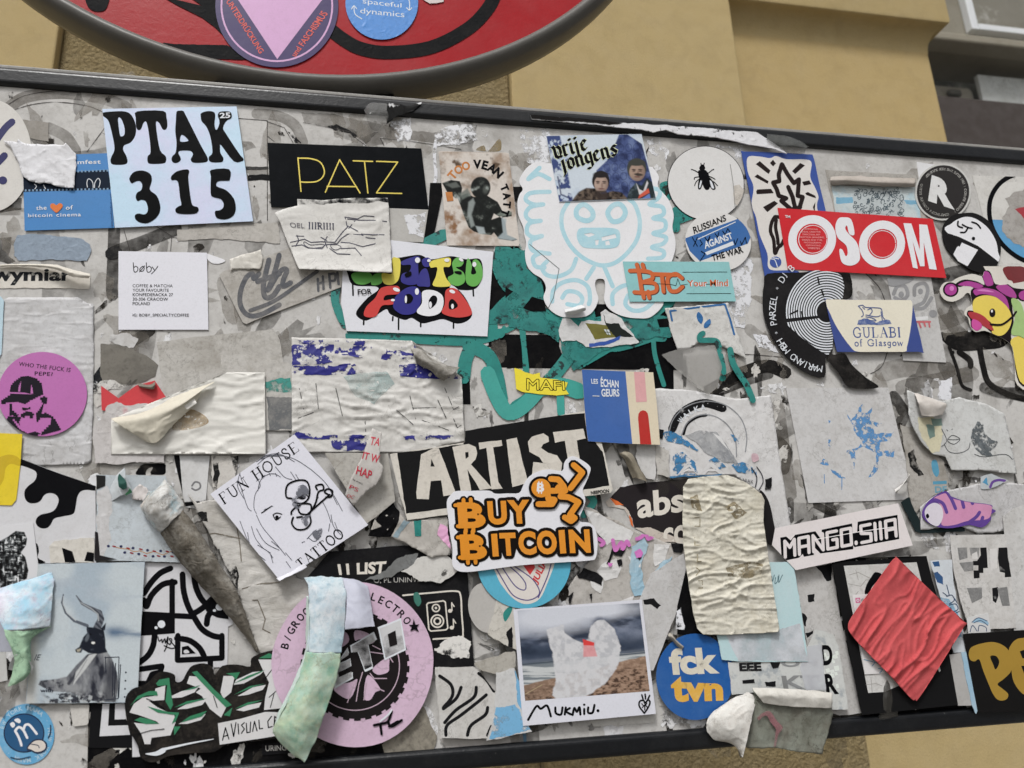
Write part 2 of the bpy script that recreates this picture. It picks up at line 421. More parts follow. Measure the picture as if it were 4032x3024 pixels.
    def pict(s, name, quad, nx, ny, paint):
        """a printed photograph: paint(Pic) colours the ink point by point"""
        q = g(quad); xs, ys = np.meshgrid(np.linspace(0, 1, nx+1), np.linspace(1, 0, ny+1))
        U, V = quadmap(q, xs, ys); pc = Pic((U-_org[0])/_org[2], (V-_org[1])/_org[2]); paint(pc)
        vo = list(zip(U.ravel().tolist(), V.ravel().tolist())); w = nx+1
        fo = [(j*w+i, (j+1)*w+i, (j+1)*w+i+1, j*w+i+1) for j in range(ny) for i in range(nx)]
        o = s.mesh(name, vo, fo, print_mat()); at = o.data.color_attributes.new('ink', 'FLOAT_COLOR', 'POINT')
        at.data.foreach_set('color', np.concatenate([np.clip(pc.img, .003, .85), np.ones(pc.X.shape+(1,))], 2).ravel()); return o
    def txo(s, txt, quad, mat, bold, w, name='letter_edge'):
        """the thick outline round such lettering"""
        q = g(quad); v, f, _ = textmesh(txt, bold); vo = [quadmap(q, x, y) for x, y in v]
        cnt = {}
        for fc in f:
            for a, b in zip(fc, fc[1:]+fc[:1]): cnt[frozenset((a, b))] = cnt.get(frozenset((a, b)), 0)+1
        P = [[vo[i] for i in fc] for fc in f]; save = list(_org); k = _org[2]; _org[:] = [0, 0, 1]
        for e, n in cnt.items():
            if n == 1:
                a, b = e; P += stroke([vo[a], vo[b]], w*k, False)
        _org[:] = save
        vo, fo = cdt(P); return s.mesh(name, vo, fo, mat)
    def nib(s, txt, quad, mat, w, name='lettering'):
        """blackletter written with a broad nib held at 45 degrees"""
        q = g(quad); x = 0; tot = sum(BLACKLETTER[c][0]+.06 for c in txt); P = []; k = _org[2]; d = (w*k*.36, -w*k*.36)
        for c in txt:
            for l in BLACKLETTER[c][1]:
                a = [float(z) for z in l.split()]; pp = [quadmap(q, (x+a[i])/tot, a[i+1]) for i in range(0, len(a), 2)]
                for (x0, y0), (x1, y1) in zip(pp, pp[1:]):
                    P.append([(x0-d[0], y0-d[1]), (x0+d[0], y0+d[1]), (x1+d[0], y1+d[1]), (x1-d[0], y1-d[1])])
                    P += stroke_n(x0, y0, x1, y1, w*k*.22)
            x += BLACKLETTER[c][0]+.06
        vo, fo = cdt(P); return s.mesh(name, vo, fo, mat)
    def arc(s, txt, cx, cy, rx, ry, a0, a1, hgt, mat, bold=0.0, rot=0, wid=.62, inward=False, clip=False):
        """lettering along an elliptic arc, angles in degrees, 0 = right, growing clockwise as seen"""
        P = []; (cx, cy), = g("%f %f" % (cx, cy)); k = _org[2]; rx *= k; ry *= k; hgt *= k
        vo = []; fo = []
        for i, ch in enumerate(txt):
            if ch == ' ': continue
            v, f, asp = textmesh(ch, bold)
            if not v: continue
            t = (i+.5)/len(txt); a = R(a0+(a1-a0)*t+rot)
            x, y = cx+rx*math.cos(a), cy+ry*math.sin(a)
            sg = 1 if a1 > a0 else -1
            tx_, ty_ = -rx*math.sin(a)*sg, ry*math.cos(a)*sg; l = math.hypot(tx_, ty_); tx_ /= l; ty_ /= l
            ux, uy = ty_, -tx_
            hh = hgt*(1 if ch not in '-.,*' else .4); w = min(hh*asp, hgt*wid*1.5)
            b = len(vo)
            vo += [(x+tx_*(px-.5)*w+ux*(py-.5)*hh, y+ty_*(px-.5)*w+uy*(py-.5)*hh) for px, py in v]
            fo += [tuple(j+b for j in ff) for ff in f]
        if clip: vo, fo = cdt([[vo[i] for i in fc] for fc in fo], (), s.out)
        return s.mesh('lettering', vo, fo, mat)
    def serif(s, txt, quad, mat, thin=4, thick=11, gap=.12):
        q = g(quad); adv = []; x = 0
        for ch in txt:
            w = SERIF[ch][0]; adv.append((x, w)); x += w*.8+gap
        tot = x-gap; P = []; k = _org[2]; save = list(_org); _org[:] = [0, 0, 1]
        for ch, (x0, w) in zip(txt, adv):
            for pts, th in SERIF[ch][1]:
                a = [float(z) for z in pts.split()]
                pp = [quadmap(q, (x0+a[i]*w*.8)/tot, a[i+1]) for i in range(0, len(a), 2)]
                P += stroke(pp, (thin+(thick-thin)*th)*k, smooth=len(pp) > 4)
        _org[:] = save
        vo, fo = cdt(P); return s.mesh('lettering', vo, fo, mat)
def curl(name, rows, mat, parent=None, label=None, cat=None, group=None, thick=.00015, nu=14, nv=10, base=0.0, crum=1.0, edge=3.0):
    """a sheet that leaves the board: rows of (tile x, tile y, height in mm) joined by smooth curves"""
    grid = []
    for r in rows:
        a = [float(x) for x in r.split()]
        grid.append([(_org[0]+a[i]*_org[2], _org[1]+a[i+1]*_org[2], a[i+2]) for i in range(0, len(a), 3)])
    def cr(P, n):
        o = []
        for i in range(len(P)-1):
            p0, p1, p2, p3 = P[max(i-1, 0)], P[i], P[i+1], P[min(i+2, len(P)-1)]
            for j in range(n):
                t = j/n
                o.append(tuple(.5*((2*b)+(-a+c)*t+(2*a-5*b+4*c-d)*t*t+(-a+3*b-3*c+d)*t**3) for a, b, c, d in zip(p0, p1, p2, p3)))
        o.append(P[-1]); return o
    G = [cr(r, nu) for r in grid]
    cols = [cr(list(c), nv) for c in zip(*G)]
    G = list(zip(*cols))
    sd = len(bpy.data.objects)*.71; nr = len(G); nn = len(G[0])
    def jit(i, j, u, v, h):
        """thin paper: sharp little creases, and a torn edge"""
        q = Vector((u/120+sd, v/120, sd)); q2 = Vector((u/23+sd, v/23, sd))
        a = (1-abs(noise.noise(q))*2.2)*.8+(max(0, 1-abs(noise.noise(q*2.4))*5))*.55+noise.noise(q2)*.10
        if i in (0, nr-1) or j in (0, nn-1):
            u += edge*noise.noise(q2*.7)*1.4+edge*.5*noise.noise(q2*2); v += edge*noise.noise(q2*.7+Vector((31, 0, 0)))*1.4+edge*.5*noise.noise(q2*2+Vector((7, 0, 0)))
        return u, v, h+a*crum*min(1, h/4)
    G = [[jit(i, j, *c) for j, c in enumerate(r)] for i, r in enumerate(G)]
    pts = [[W(u, v, max(h, 0.1)*.001+base) for u, v, h in r] for r in G]
    org = parent.org if isinstance(parent, S) else (parent.location.copy() if parent else pts[0][0].copy())
    V = [tuple(p-org) for r in pts for p in r]; nc = len(pts[0])
    Fc = [(i*nc+j, i*nc+j+1, (i+1)*nc+j+1, (i+1)*nc+j) for i in range(len(pts)-1) for j in range(nc-1)]
    me = bpy.data.meshes.new(name); me.from_pydata(V, [], Fc); me.update()
    nor = [v.normal.copy() for v in me.vertices]; n = len(V); nrw = len(pts)
    V2 = V+[tuple(Vector(p)-q*thick) for p, q in zip(V, nor)]
    rim = [j for j in range(nc)]+[i*nc+nc-1 for i in range(1, nrw)]+[(nrw-1)*nc+j for j in range(nc-2, -1, -1)]+[i*nc for i in range(nrw-2, 0, -1)]
    F2 = Fc+[tuple(k+n for k in reversed(f)) for f in Fc]+[(b, a, a+n, b+n) for a, b in zip(rim, rim[1:]+rim[:1])]
    bpy.data.meshes.remove(me); me = bpy.data.meshes.new(name); me.from_pydata(V2, [], F2); me.update()
    bm = bmesh.new(); bm.from_mesh(me); bmesh.ops.recalc_face_normals(bm, faces=bm.faces[:])
    for f in bm.faces: f.smooth = True
    bm.to_mesh(me); bm.free(); me.materials.append(mat)
    o = bpy.data.objects.new(name, me); COL.objects.link(o)
    if parent is not None: o.parent = parent.ob if isinstance(parent, S) else parent
    else:
        o.location = org; o['label'] = label; o['category'] = cat
        if group: o['group'] = group
    return o
def ridges(amp, scale, ang=0, stretch=3, seed=0, sharp=1.0, warp=.9):
    """height field of creases, amp in mm, scale = crease spacing in photo pixels"""
    c, s_ = math.cos(R(ang)), math.sin(R(ang))
    def f(u, v):
        wx = noise.noise(Vector((u/150, v/150, seed+20)))*warp; wy = noise.noise(Vector((u/150+9, v/150, seed+21)))*warp
        x = (u*c+v*s_)/scale/stretch+wx; y = (-u*s_+v*c)/scale+wy
        n = 1-abs(noise.noise(Vector((x, y, seed)))*2); n3 = 1-abs(noise.noise(Vector((x*2.3+4, y*2.1, seed+3)))*2); n4 = noise.noise(Vector((x*5, y*4.5, seed+5)))
        m = .35+.9*max(0, min(1, .5+noise.noise(Vector((u/170, v/170, seed+40)))*1.3))
        return max(0, (max(0, n)**(2*sharp)*.7+max(0, n3)**(1.6*sharp)*.38+.1*n4)*m+.08)*amp*.001
    return f
def box(name, x0, x1, y0, y1, z0, z1, mat, parent=None, bev=0.0, org=None, seg=2):
    c = Vector(((x0+x1)/2, (y0+y1)/2, z0)) if org is None else org
    bm = bmesh.new(); bmesh.ops.create_cube(bm, size=1)
    for v in bm.verts: v.co = Vector((x0+(v.co.x+.5)*(x1-x0), y0+(v.co.y+.5)*(y1-y0), z0+(v.co.z+.5)*(z1-z0)))-c
    if bev: bmesh.ops.bevel(bm, geom=bm.edges[:], offset=bev, segments=seg, affect='EDGES', profile=.5)
    me = bpy.data.meshes.new(name); bm.to_mesh(me); bm.free(); me.materials.append(mat)
    o = bpy.data.objects.new(name, me); COL.objects.link(o)
    if parent is None: o.location = c
    else: o.parent = parent
    return o
def empty(name, loc, label, cat, group=None):
    o = bpy.data.objects.new(name, None); COL.objects.link(o); o.location = loc; o.empty_display_size = .05
    o['label'] = label; o['category'] = cat
    if group: o['group'] = group
    return o

# ------------------------------------------------------------------ the street behind
def BY(u, v, y): return W(u, v, -y)
def stucco(col, bump, scale, name, dirt=.12):
    m = M(col, rough=.85, dirt=dirt, dscale=14 if dirt < .2 else 90, wr=bump, wscale=scale, spec=.1, dcol=(112, 95, 62), ridge=False); return named(m.copy(), name)
STU_R = stucco((144, 129, 96), 9.0, 120, "rough_stucco", .30)  # base colour darkened to carry the shade behind the sign
STU_S = stucco((184, 164, 120), 1.1, 240, "smooth_stucco", .10)
STU_D = stucco((184, 162, 116), 1.0, 240, "plain_stucco", .10)
gm = M((120, 118, 114), rough=.9, dirt=.2, dscale=2, wr=1.0, wscale=40)
ground = box("pavement", -40, 40, -40, 40, -.2, 0, gm); ground['kind'] = 'structure'
YW = 1.0
xe = BY(3690, 370, YW+.06).x                     # the building's corner
xc0 = BY(2015, 350, YW).x; xc1 = BY(2905, 240, YW).x; xa = BY(225, 150, YW).x
b1 = empty("yellow_building", (0, YW+.2, 0), "yellow rendered building front with pilasters and a cornice behind the board", "building")
def wbox(n, x0, x1, y0, y1, z0, z1, m, bev=.004):
    return box(n, x0, x1, y0, y1, z0, z1, m, b1, bev, org=Vector((0, YW+.2, 0)))
wbox("wall", -9, xe, YW+.06, YW+.6, 0, 9, STU_D)
wbox("pilaster", -9, xa, YW, YW+.059, 0, 8.9, STU_S)
wbox("rough_panel", xa+.002, xc0-.002, YW+.025, YW+.059, 0, 8.9, STU_R)
zl = BY(3000, 2500, YW).z
wbox("pilaster", xc0, xc1, YW, YW+.059, zl+.002, 8.9, STU_S)
wbox("plinth", xc0, BY(3420, 2950, YW-.03).x, YW-.03, YW+.059, 0, zl, STU_R, .006)
wbox("plinth", BY(3420, 2950, YW-.03).x+.002, xe, YW-.005, YW+.059, 0, zl-.01, STU_S, .006)
# cornice with a cove below the fascia, returned round the corner
zc = BY(3400, 185, YW+.06).z
zf = BY(3300, 33, YW).z
prof = [(0, zc)]
for i in range(1, 9):
    a = i/8*math.pi/2; prof.append((.044*(1-math.cos(a)), zc+(zf-zc)*math.sin(a)*.96))
prof += [(.05, zf-.003), (.055, zf), (.057, zf+.008), (.057, zf+.35), (0, zf+.36)]
bm = bmesh.new(); rows = []
for p, z in prof:
    rows.append([bm.verts.new(Vector((x, YW+.06-p, z))-Vector((0, YW+.2, 0))) for x in (xc1-.02, xe+p*.8)]+[bm.verts.new(Vector((xe+p*.8, YW+.6, z))-Vector((0, YW+.2, 0)))])
for a, b in zip(rows, rows[1:]):
    for i in range(2): bm.faces.new((a[i], a[i+1], b[i+1], b[i]))
bmesh.ops.recalc_face_normals(bm, faces=bm.faces[:])
for f in bm.faces: f.smooth = True
me = bpy.data.meshes.new("cornice"); bm.to_mesh(me); bm.free(); me.materials.append(STU_S)
o = bpy.data.objects.new("cornice", me); COL.objects.link(o); o.parent = b1
bpy.context.view_layer.objects.active = o
mo = o.modifiers.new("edge", 'EDGE_SPLIT'); mo.split_angle = R(40)

# the shop front beyond the corner
YS = 2.6; so = Vector((0, YS, 0))
sh = empty("shop_front", so, "grey shop front with a white window frame and dark panel beyond the yellow corner", "building")
def sbox(n, x0, x1, y0, y1, z0, z1, m, bev=.004): return box(n, x0, x1, YS+y0, YS+y1, z0, z1, m, sh, bev, org=so)
def sx(u, v): return BY(u, v, YS).x
def sz(u, v): return BY(u, v, YS).z
T('a3')
def tp(x, y): return g("%f %f" % (x, y))[0]
stone = named(M((142, 137, 124), rough=.7, dirt=.3, dscale=5, wr=1.5, wscale=30).copy(), "grey_stone")
xl = sx(*tp(1300, 600)); xr = sx(*tp(2900, 400))
zp = sz(*tp(1850, 815)); zm0 = sz(*tp(1800, 430)); zm1 = sz(*tp(1800, 345))
sbox("lintel", xl, xr, 0, .3, zm1, sz(*tp(1800, -700)), stone)
sbox("moulding", xl, xr, -.07, .3, zm0+.02, zm1+.0, named(M((150, 144, 130), rough=.6, dirt=.2, dscale=6).copy(), "moulding_paint"), .012)
sbox("panel", xl, xr, -.03, .3, 0, zp, named(M((74, 67, 64), rough=.45, dirt=.12, dscale=4).copy(), "dark_panel"))
dark = named(M((58, 58, 54), rough=.5, dirt=.1).copy(), "dark_interior")
sbox("interior_back", xl, xr, .9, 1.0, 0, zm0+.3, dark)
sbox("reflection_sheet", xl, xr, .18, .2, zp+.002, zm0-.05, named(M((96, 97, 92), rough=.7, dirt=.3, dscale=5, fleck=((176, 178, 170), 3.4, .52, .07)).copy(), "painted_reflection"))  # mottled sheet painted in place of the reflections in the shop glass
gl = M((60, 62, 62), rough=.05, dirt=0, clear=.9, spec=.1); gl = named(gl.copy(), "shop_glass")
sbox("glass", xl, xr, .03, .036, zp+.001, zm0+.02, gl, 0)
cur = named(M((236, 240, 238), rough=.8, dirt=.2, dscale=8, wr=8, wscale=9, st=(3, 3, .2)).copy(), "curtain_cloth")
sbox("curtain", sx(*tp(1980, 700)), xr, .09, .12, zp+.002, sz(*tp(2050, 520)), cur)
sbox("curtain", xl, sx(*tp(1530, 700)), .12, .14, zp+.002, sz(*tp(1500, 540)), cur)
sbox("display_box", sx(*tp(1560, 700)), sx(*tp(1960, 700)), .12, .4, zp+.002, sz(*tp(1700, 560)), named(M((160, 155, 142), rough=.8, dirt=.4, dscale=9).copy(), "display_card"), .03)
sbox("display_box", sx(*tp(1700, 600)), sx(*tp(1800, 600)), .09, .115, sz(*tp(1700, 665)), sz(*tp(1700, 620)), named(M((92, 90, 84), rough=.8).copy(), "display_label"), .01)
wf = named(M((226, 229, 232), rough=.35, dirt=.05).copy(), "white_window_frame")
za, zb = sz(*tp(1900, 290)), sz(*tp(1900, 245)); xw0, xw1 = sx(*tp(1745, 240)), sx(*tp(1800, 240))
sbox("window_frame", xw0, xw1, -.05, -.001, za, za+1.2, wf)
sbox("window_frame", xw1+.001, xr+.05, -.052, -.001, za, zb, wf)
sbox("window_pane", xw1+.001, xr+.05, -.02, -.002, zb+.001, za+1.2, named(M((128, 124, 112), rough=.12, dirt=.3, dscale=3, fleck=((196, 196, 190), 2.2, .56, .06), spec=.6, st=(1,1,5)).copy(), "painted_reflection_pane"))  # pale patches in the pane's colour stand for buildings reflected in it

# ------------------------------------------------------------------ the board
ZT, ZB = 2.0795, 1.4957; ZTI, ZBI = 2.0618, 1.5115; XL, XR = -.495, .665
bo = Vector((0, .01, ZB))
board = empty("sign_board", bo, "long grey sign board in a black frame, crowded with stickers", "sign board")
def bbox(n, x0, x1, y0, y1, z0, z1, m, bev=.002, seg=2): return box(n, x0, x1, y0, y1, z0, z1, m, board, bev, bo, seg)
FACE = named(M((198, 196, 193), rough=.45, dirt=.26, dscale=30, wr=.25, wscale=160, dcol=(112, 106, 98)).copy(), "weathered_grey_paint")
BLK = named(M((15, 17, 21), rough=.3, dirt=.10, dscale=40, wr=.2, wscale=260, dcol=(60, 60, 60), spec=.4, fleck=((92, 92, 90), 210, .70, .03)).copy(), "black_frame_paint")
bbox("panel", XL+.003, XR-.003, 0, .012, ZBI-.004, ZTI+.004, FACE, 0)
bbox("top_rail", XL, XR, -.0045, .024, ZTI, ZT, BLK, .0042, 5)
bbox("bottom_rail", XL, XR, -.0045, .024, ZB, ZBI, BLK, .0042, 5)
bbox("edge_highlight", XL, XR, -.0030, .010, ZT-.0016, ZT+.0026, named(M((150, 148, 144), rough=.4, dirt=.3, dscale=12, dcol=(60, 60, 60)).copy(), "painted_edge_highlight"), .0012, 3)  # grey strip painted in place of the sky's reflection along the top edge
bbox("end_rail", XL, XL+.016, -.0046, .0239, ZBI+.0005, ZTI-.0005, BLK, .004, 4)
bbox("end_rail", XR-.016, XR, -.0046, .0239, ZBI+.0005, ZTI-.0005, BLK, .004, 4)
steel = named(M((70, 70, 70), rough=.4, dirt=.2, metal=.6).copy(), "galvanised_steel")
post = empty("sign_post", (-.19, .085, 0), "steel post standing behind the board and the round sign", "post")
def pipe(n, x, y, z0, z1, r, m, parent, org, seg=28):
    bm = bmesh.new(); bmesh.ops.create_cone(bm, cap_ends=True, segments=seg, radius1=r, radius2=r, depth=z1-z0)
    for v in bm.verts: v.co += Vector((x, y, (z0+z1)/2))-org
    for f in bm.faces: f.smooth = len(f.verts) == 4
    me = bpy.data.meshes.new(n); bm.to_mesh(me); bm.free(); me.materials.append(m)
    o = bpy.data.objects.new(n, me); COL.objects.link(o); o.parent = parent; return o
pipe("pole", -.19, .085, 0, 3.05, .03, steel, post, Vector((-.19, .085, 0)))
dk = named(M((24, 24, 25), rough=.5, dirt=.1).copy(), "black_clamp")
for z in (1.65, 1.95, 2.25, 2.75):
    box("clamp", -.235, -.145, .0245 if z < 2.1 else .052, .118, z-.02, z+.02, dk, post, .003, Vector((-.19, .085, 0)))
box("dark_plate", BY(850, 360, .04).x, BY(1553, 380, .04).x, .03, .052, ZT+.0015, ZT+.03, dk, post, .002, Vector((-.19, .085, 0)))  # flat dark plate behind the rim, just above the board

# ------------------------------------------------------------------ the round sign above
RC = Vector((-.1926, .02, 2.5248)); RR = .4104
rs = empty("round_sign", RC, "big round red traffic sign with a grey rim and black marker lines", "traffic sign")
bm = bmesh.new(); nseg = 128
pr = [(RR-.002, .0005), (RR, -.003), (RR+.003, -.0065), (RR+.008, -.0075), (RR+.0125, -.004), (RR+.0145, .003), (RR+.0145, .020), (RR+.0125, .030), (RR+.007, .033), (RR-.02, .033)]
rg = [[bm.verts.new((r*math.cos(2*math.pi*i/nseg), y, r*math.sin(2*math.pi*i/nseg))) for r, y in pr] for i in range(nseg)]
for i in range(nseg):
    a, b = rg[i], rg[(i+1) % nseg]
    for j in range(len(pr)-1): f = bm.faces.new((a[j], b[j], b[j+1], a[j+1])); f.smooth = True
bmesh.ops.recalc_face_normals(bm, faces=bm.faces[:])
me = bpy.data.meshes.new("rim"); bm.to_mesh(me); bm.free()
me.materials.append(named(M((98, 96, 92), rough=.38, dirt=.12, dscale=20, wr=.1, wscale=200).copy(), "grey_rim_plastic"))
o = bpy.data.objects.new("rim", me); COL.objects.link(o); o.parent = rs
class _P: pass
rsp = _P(); rsp.ob = rs; rsp.org = RC.copy()
disc = bmesh.new(); bmesh.ops.create_cone(disc, cap_ends=True, segments=128, radius1=RR, radius2=RR, depth=.02)
bmesh.ops.rotate(disc, verts=disc.verts, cent=(0, 0, 0), matrix=Matrix.Rotation(R(90), 3, 'X'))
for v in disc.verts: v.co.y += .0102
me = bpy.data.meshes.new("face"); disc.to_mesh(me); disc.free()
me.materials.append(named(M((166, 28, 35), rough=.35, spec=.14, dirt=.08, dscale=25, wr=.2, wscale=170, dcol=(112, 30, 34)).copy(), "red_sheeting"))
o = bpy.data.objects.new("face", me); COL.objects.link(o); o.parent = rs
MARK = M((26, 27, 29), rough=.6, dirt=.15, dscale=60, wr=.35, wscale=170, dcol=(60, 58, 56))
T('a0')
for out in ("685 -30 690 40 720 75 760 90 820 85 850 45 852 -30", "1280 -30 1400 40 1600 140 1700 215 1770 285 1810 280 1800 -30 1490 -30 1600 45"):
    S("marker_line", None, None, sm(out, 4) if out[:3] == "685" else out, MARK, parent=rsp, at=-.0198, thick=.0001)
S("marker_line", None, None, rag("1278 352 1300 338 1400 350 1800 357 2000 470 1700 470 1500 465 1350 432 1280 388", 2, 8), MARK, parent=rsp, at=-.0198, thick=.0001)
T('a1')
st_ = stroke("600 230 720 320 850 385 1060 415 1400 375 1690 230 1850 70 1915 -60", 106)
vo, fo = cdt(st_)
tmp = S("marker_line", None, None, "1000 380 1020 380 1020 400 1000 400", MARK, parent=rsp, at=-.0199, thick=.0001)
tmp.mesh("marker_line", vo, fo, MARK).parent = rs
bpy.data.objects.remove(tmp.ob)
S("peeled_scrap", None, None, rag("1330 -20 1350 5 1390 25 1450 22 1500 12 1505 -20", 2, 6), M((225, 214, 212), dirt=.2), parent=rsp, at=-.0196, thick=.0004)
T('a0')
pt = S("round_sticker", "dark purple round sticker with a pink triangle and orange lettering", "sticker", el(2192, 45, 487, 487), M((62, 48, 100), rough=.4, dirt=.06, wr=.15), at=-.0195)
pk = M((216, 170, 212), rough=.4, dirt=.08, dscale=90, wr=.15)
pt.p("ring", pk, [el(2192, 45, 446, 446)], [el(2192, 45, 432, 432)])
pt.p("triangle", pk, "1860 -40 2195 468 2580 -40 2400 -160 2000 -160")
orr = M((226, 92, 80), rough=.45, dirt=.1)
pt.tx("UNTERDRÜCKUNG", "1838 -18 2100 398 2055 428 1788 14", orr, .015)
T('a1')
pt.tx("und FASCHISMUS", "290 430 535 82 588 108 330 452", orr, .015)
bs = S("round_sticker", "sky blue round sticker with thin white words and arrows on the red sign", "sticker", el(1012, 20, 288, 293), M((92, 150, 222), rough=.4, dirt=.08, wr=.35, wscale=150), at=-.0194)
wt = M((225, 232, 240), rough=.5, dirt=0)
bs.tx("spaceful", "860 -15 1168 25 1168 72 862 40", wt); bs.tx("dynamics", "842 62 1192 92 1190 152 840 118", wt)
bs.ln("arrow", wt, ["855 150 800 110 792 48", "772 72 792 46 812 70", "1215 -40 1232 20 1230 78", "1210 62 1230 80 1250 62"], 7)

# ------------------------------------------------------------------ paint and marks on the board itself
K = M((13, 13, 15), rough=.5, spec=.12, dirt=.10, dscale=60, dcol=(58, 56, 54), wr=.12, wscale=150)
KT = M((24, 24, 26), rough=.45, dirt=.05, fleck=((205, 202, 198), 95, .63, .03), wr=.25, wscale=150)
TEAL = M((48, 138, 130), rough=.5, dirt=.35, dscale=40, dcol=(34, 92, 92), fleck=((24, 40, 42), 95, .595, .015), wr=.1, alpha=(85, .37, .03))
TEALS = M((46, 132, 126), rough=.5, dirt=.45, dscale=50, dcol=(28, 78, 80), alpha=(75, .40, .06), fleck=((20, 34, 36), 70, .60, .03))
TEALD = M((70, 164, 154), rough=.4, dirt=.2, dscale=30, dcol=(40, 110, 106))
WASH = M((112, 106, 98), rough=.7, dirt=.2, clear=.45, alpha=(40, .42, .22))
WASHD = M((46, 44, 42), rough=.6, dirt=.2, clear=.12, alpha=(55, .40, .25), dcol=(92, 88, 82))
LINE = M((66, 62, 60), rough=.7, dirt=0, alpha=(120, .40, .15))
FLAKE = M((232, 233, 237), rough=.6, dirt=.05, alpha=(95, .50, .05))
FLAKE2 = M((226, 227, 232), rough=.6, dirt=.08, alpha=(140, .44, .05))
bp_ = _P(); bp_.ob = board; bp_.org = bo.copy()
class Mark(S):
    """a layer of paint, ink or glue on the board's face: a part of the board"""
    def __init__(s, name, polys, mat, thick=.00012):
        polys = [g(q) for q in polys]
        s.hf = None; s.n = 0; s.mat = mat; s.cells = [c for q in polys for c in cells(q)]
        s.base = max([_hm.get(c, 0.0) for c in s.cells] or [0])+.00002; s.h = s.base+.00006; s.org = bp_.org; s.ob = board
        vo, fo = cdt(polys)
        s.parts(name, vo, fo, mat)
def mk(name, mat, *polys): return Mark(name, list(polys), mat)
def mkl(name, mat, w, *lines, smooth=True, w2=None):
    P = []
    for l in lines: P += stroke(l, w, smooth, w2=w2)
    return Mark(name, P, mat)

T('a0')
mkl("ink_wash", WASH, 95, "60 860 200 770 480 735 800 775 1000 850")
mkl("ink_wash", WASH, 90, "380 1010 520 1080 600 1200")
mkl("scratch_line", LINE, 6, "110 870 250 828 450 808 690 838 830 895", "60 830 200 755 420 722 620 735", "690 1200 830 1010", "240 1050 330 1085 430 1140")
mkl("scratch_line", LINE, 7, "1890 938 2117 955 2117 1660 2118 1750", smooth=False)
mk("tape_remnant", M((150, 145, 138), dirt=.4, dscale=60), rag("178 948 385 968 383 1120 240 1095", 1.5, 8))
mk("black_remnant", M((58, 58, 58), dirt=.4, dscale=80, dcol=(130,126,120)), rag("1940 1318 2125 1318 2128 1340 1945 1345", 1.5, 7))
mk("black_remnant", KT, rag("1955 1385 2130 1380 2130 1425 1962 1430", 2, 7)); mk("tape_remnant", WASH, rag("1945 1340 2125 1340 2130 1385 1950 1385", 2, 7))
mk("ink_wash", WASH, rag("1915 1118 1990 1120 2028 1165 1940 1198", 2, 7))
T('a1')
mkl("ink_wash", WASH, 85, "20 900 200 920 330 1000 390 1140")
mk("ink_wash", WASH, rag("370 890 600 900 900 960 1300 1045 1560 1040 1700 1060 1690 1110 1450 1140 1200 1100 1000 1090 1030 1150 900 1155 810 1090 780 1045 560 1000 395 970", 4, 9))
mk("black_flakes", M((28, 28, 30), alpha=(150, .46, .04)), rag("560 1005 650 985 720 1010 790 1045 830 1080 800 1090 760 1050 640 1030", 3, 6), rag("270 1040 330 1080 375 1135 330 1135 300 1090", 3, 6))
mkl("scratch_line", LINE, 5, "390 970 560 1003 780 1048 812 1100 890 1155", "1000 1095 1200 1112 1450 1148 1640 1182", "1000 1095 1030 1155", "100 960 240 1010 310 1130", "110 1080 160 1120", smooth=False)
mk("white_flakes", FLAKE, rag("1085 960 1240 940 1250 1040 1230 1140 1150 1140 1100 1060", 5, 8), rag("1430 1050 1600 980 1760 980 1760 1110 1660 1130 1540 1150 1440 1150", 6, 8), rag("1800 1030 1850 1030 1845 1080 1810 1075", 3, 6))
mkl("white_flakes", FLAKE2, 26, "1435 1140 1430 1260 1440 1400 1400 1560 1385 1660")
mk("white_flakes", FLAKE, rag("2110 1030 2330 1020 2340 1290 2180 1290 2120 1160", 8, 9))
T('a2')
mk("white_flakes", FLAKE, rag("95 1035 330 1030 340 1080 320 1290 170 1290 110 1150", 8, 9), rag("1075 1100 1200 1110 1290 1220 1240 1275 1120 1200", 8, 8), rag("1640 1130 1720 1150 1870 1140 1850 1250 1800 1260 1780 1180 1650 1160", 5, 8), rag("1170 1290 1210 1330 1190 1360 1170 1320", 4, 6))
# big black letters of the board's own print, and the teal brush lettering over them
T('b1')
mk("black_print", K, "1395 -60 1510 -60 1430 330 1345 400 1380 150", "2050 -30 2120 -30 2120 80 2040 80")
mk("black_print", K, sm("1870 560 1960 600 2050 800 1960 880 1860 950", 4))
mk("black_print", K, "1870 1135 2420 1150 2410 1410 1880 1400", "1648 1400 1705 1400 1715 1690 1650 1690")
mk("black_print", K, "1280 1140 1880 1150 1880 1240 1280 1200", sm("2000 470 2110 460 2120 700 2060 640", 4))
T('b2')
mk("black_print", K, "-10 1140 330 1145 390 1190 430 1300 400 1400 -10 1408", "430 1180 900 1100 1390 1170 1385 1420 1200 1420 1000 1418 520 1410", "620 900 980 900 1320 880 1290 1010 600 1030", "1100 1400 1310 1400 1315 1660 1200 1660", sm("100 650 330 720 300 800 120 960 80 820", 4))
T('c1')
mk("black_print", K, "1660 -100 1705 -100 1715 185 1660 185")
T('b1')
P = []
_tw = .82
for l, w in (("1360 420 1500 350", 110), ("1960 470 1940 600 2000 740 2080 820 1990 900 1900 1000", 130), ("2090 460 2100 700 2150 1000", 90),
             ("660 760 640 850 670 960 720 1060", 80), ("760 1150 1200 1170 1700 1190 1950 1130", 95), ("1880 1080 1750 1200 1680 1330 1660 1480", 130),
             ("1700 1230 1850 1300 1920 1450 1960 1660", 130), ("1990 1100 2100 1050 2240 1060", 80), ("2125 1040 2140 1250 2150 1430", 48)):
    P += stroke(l, w*_tw)
Mark("teal_graffiti", P, TEAL)
T('b2')
P = []
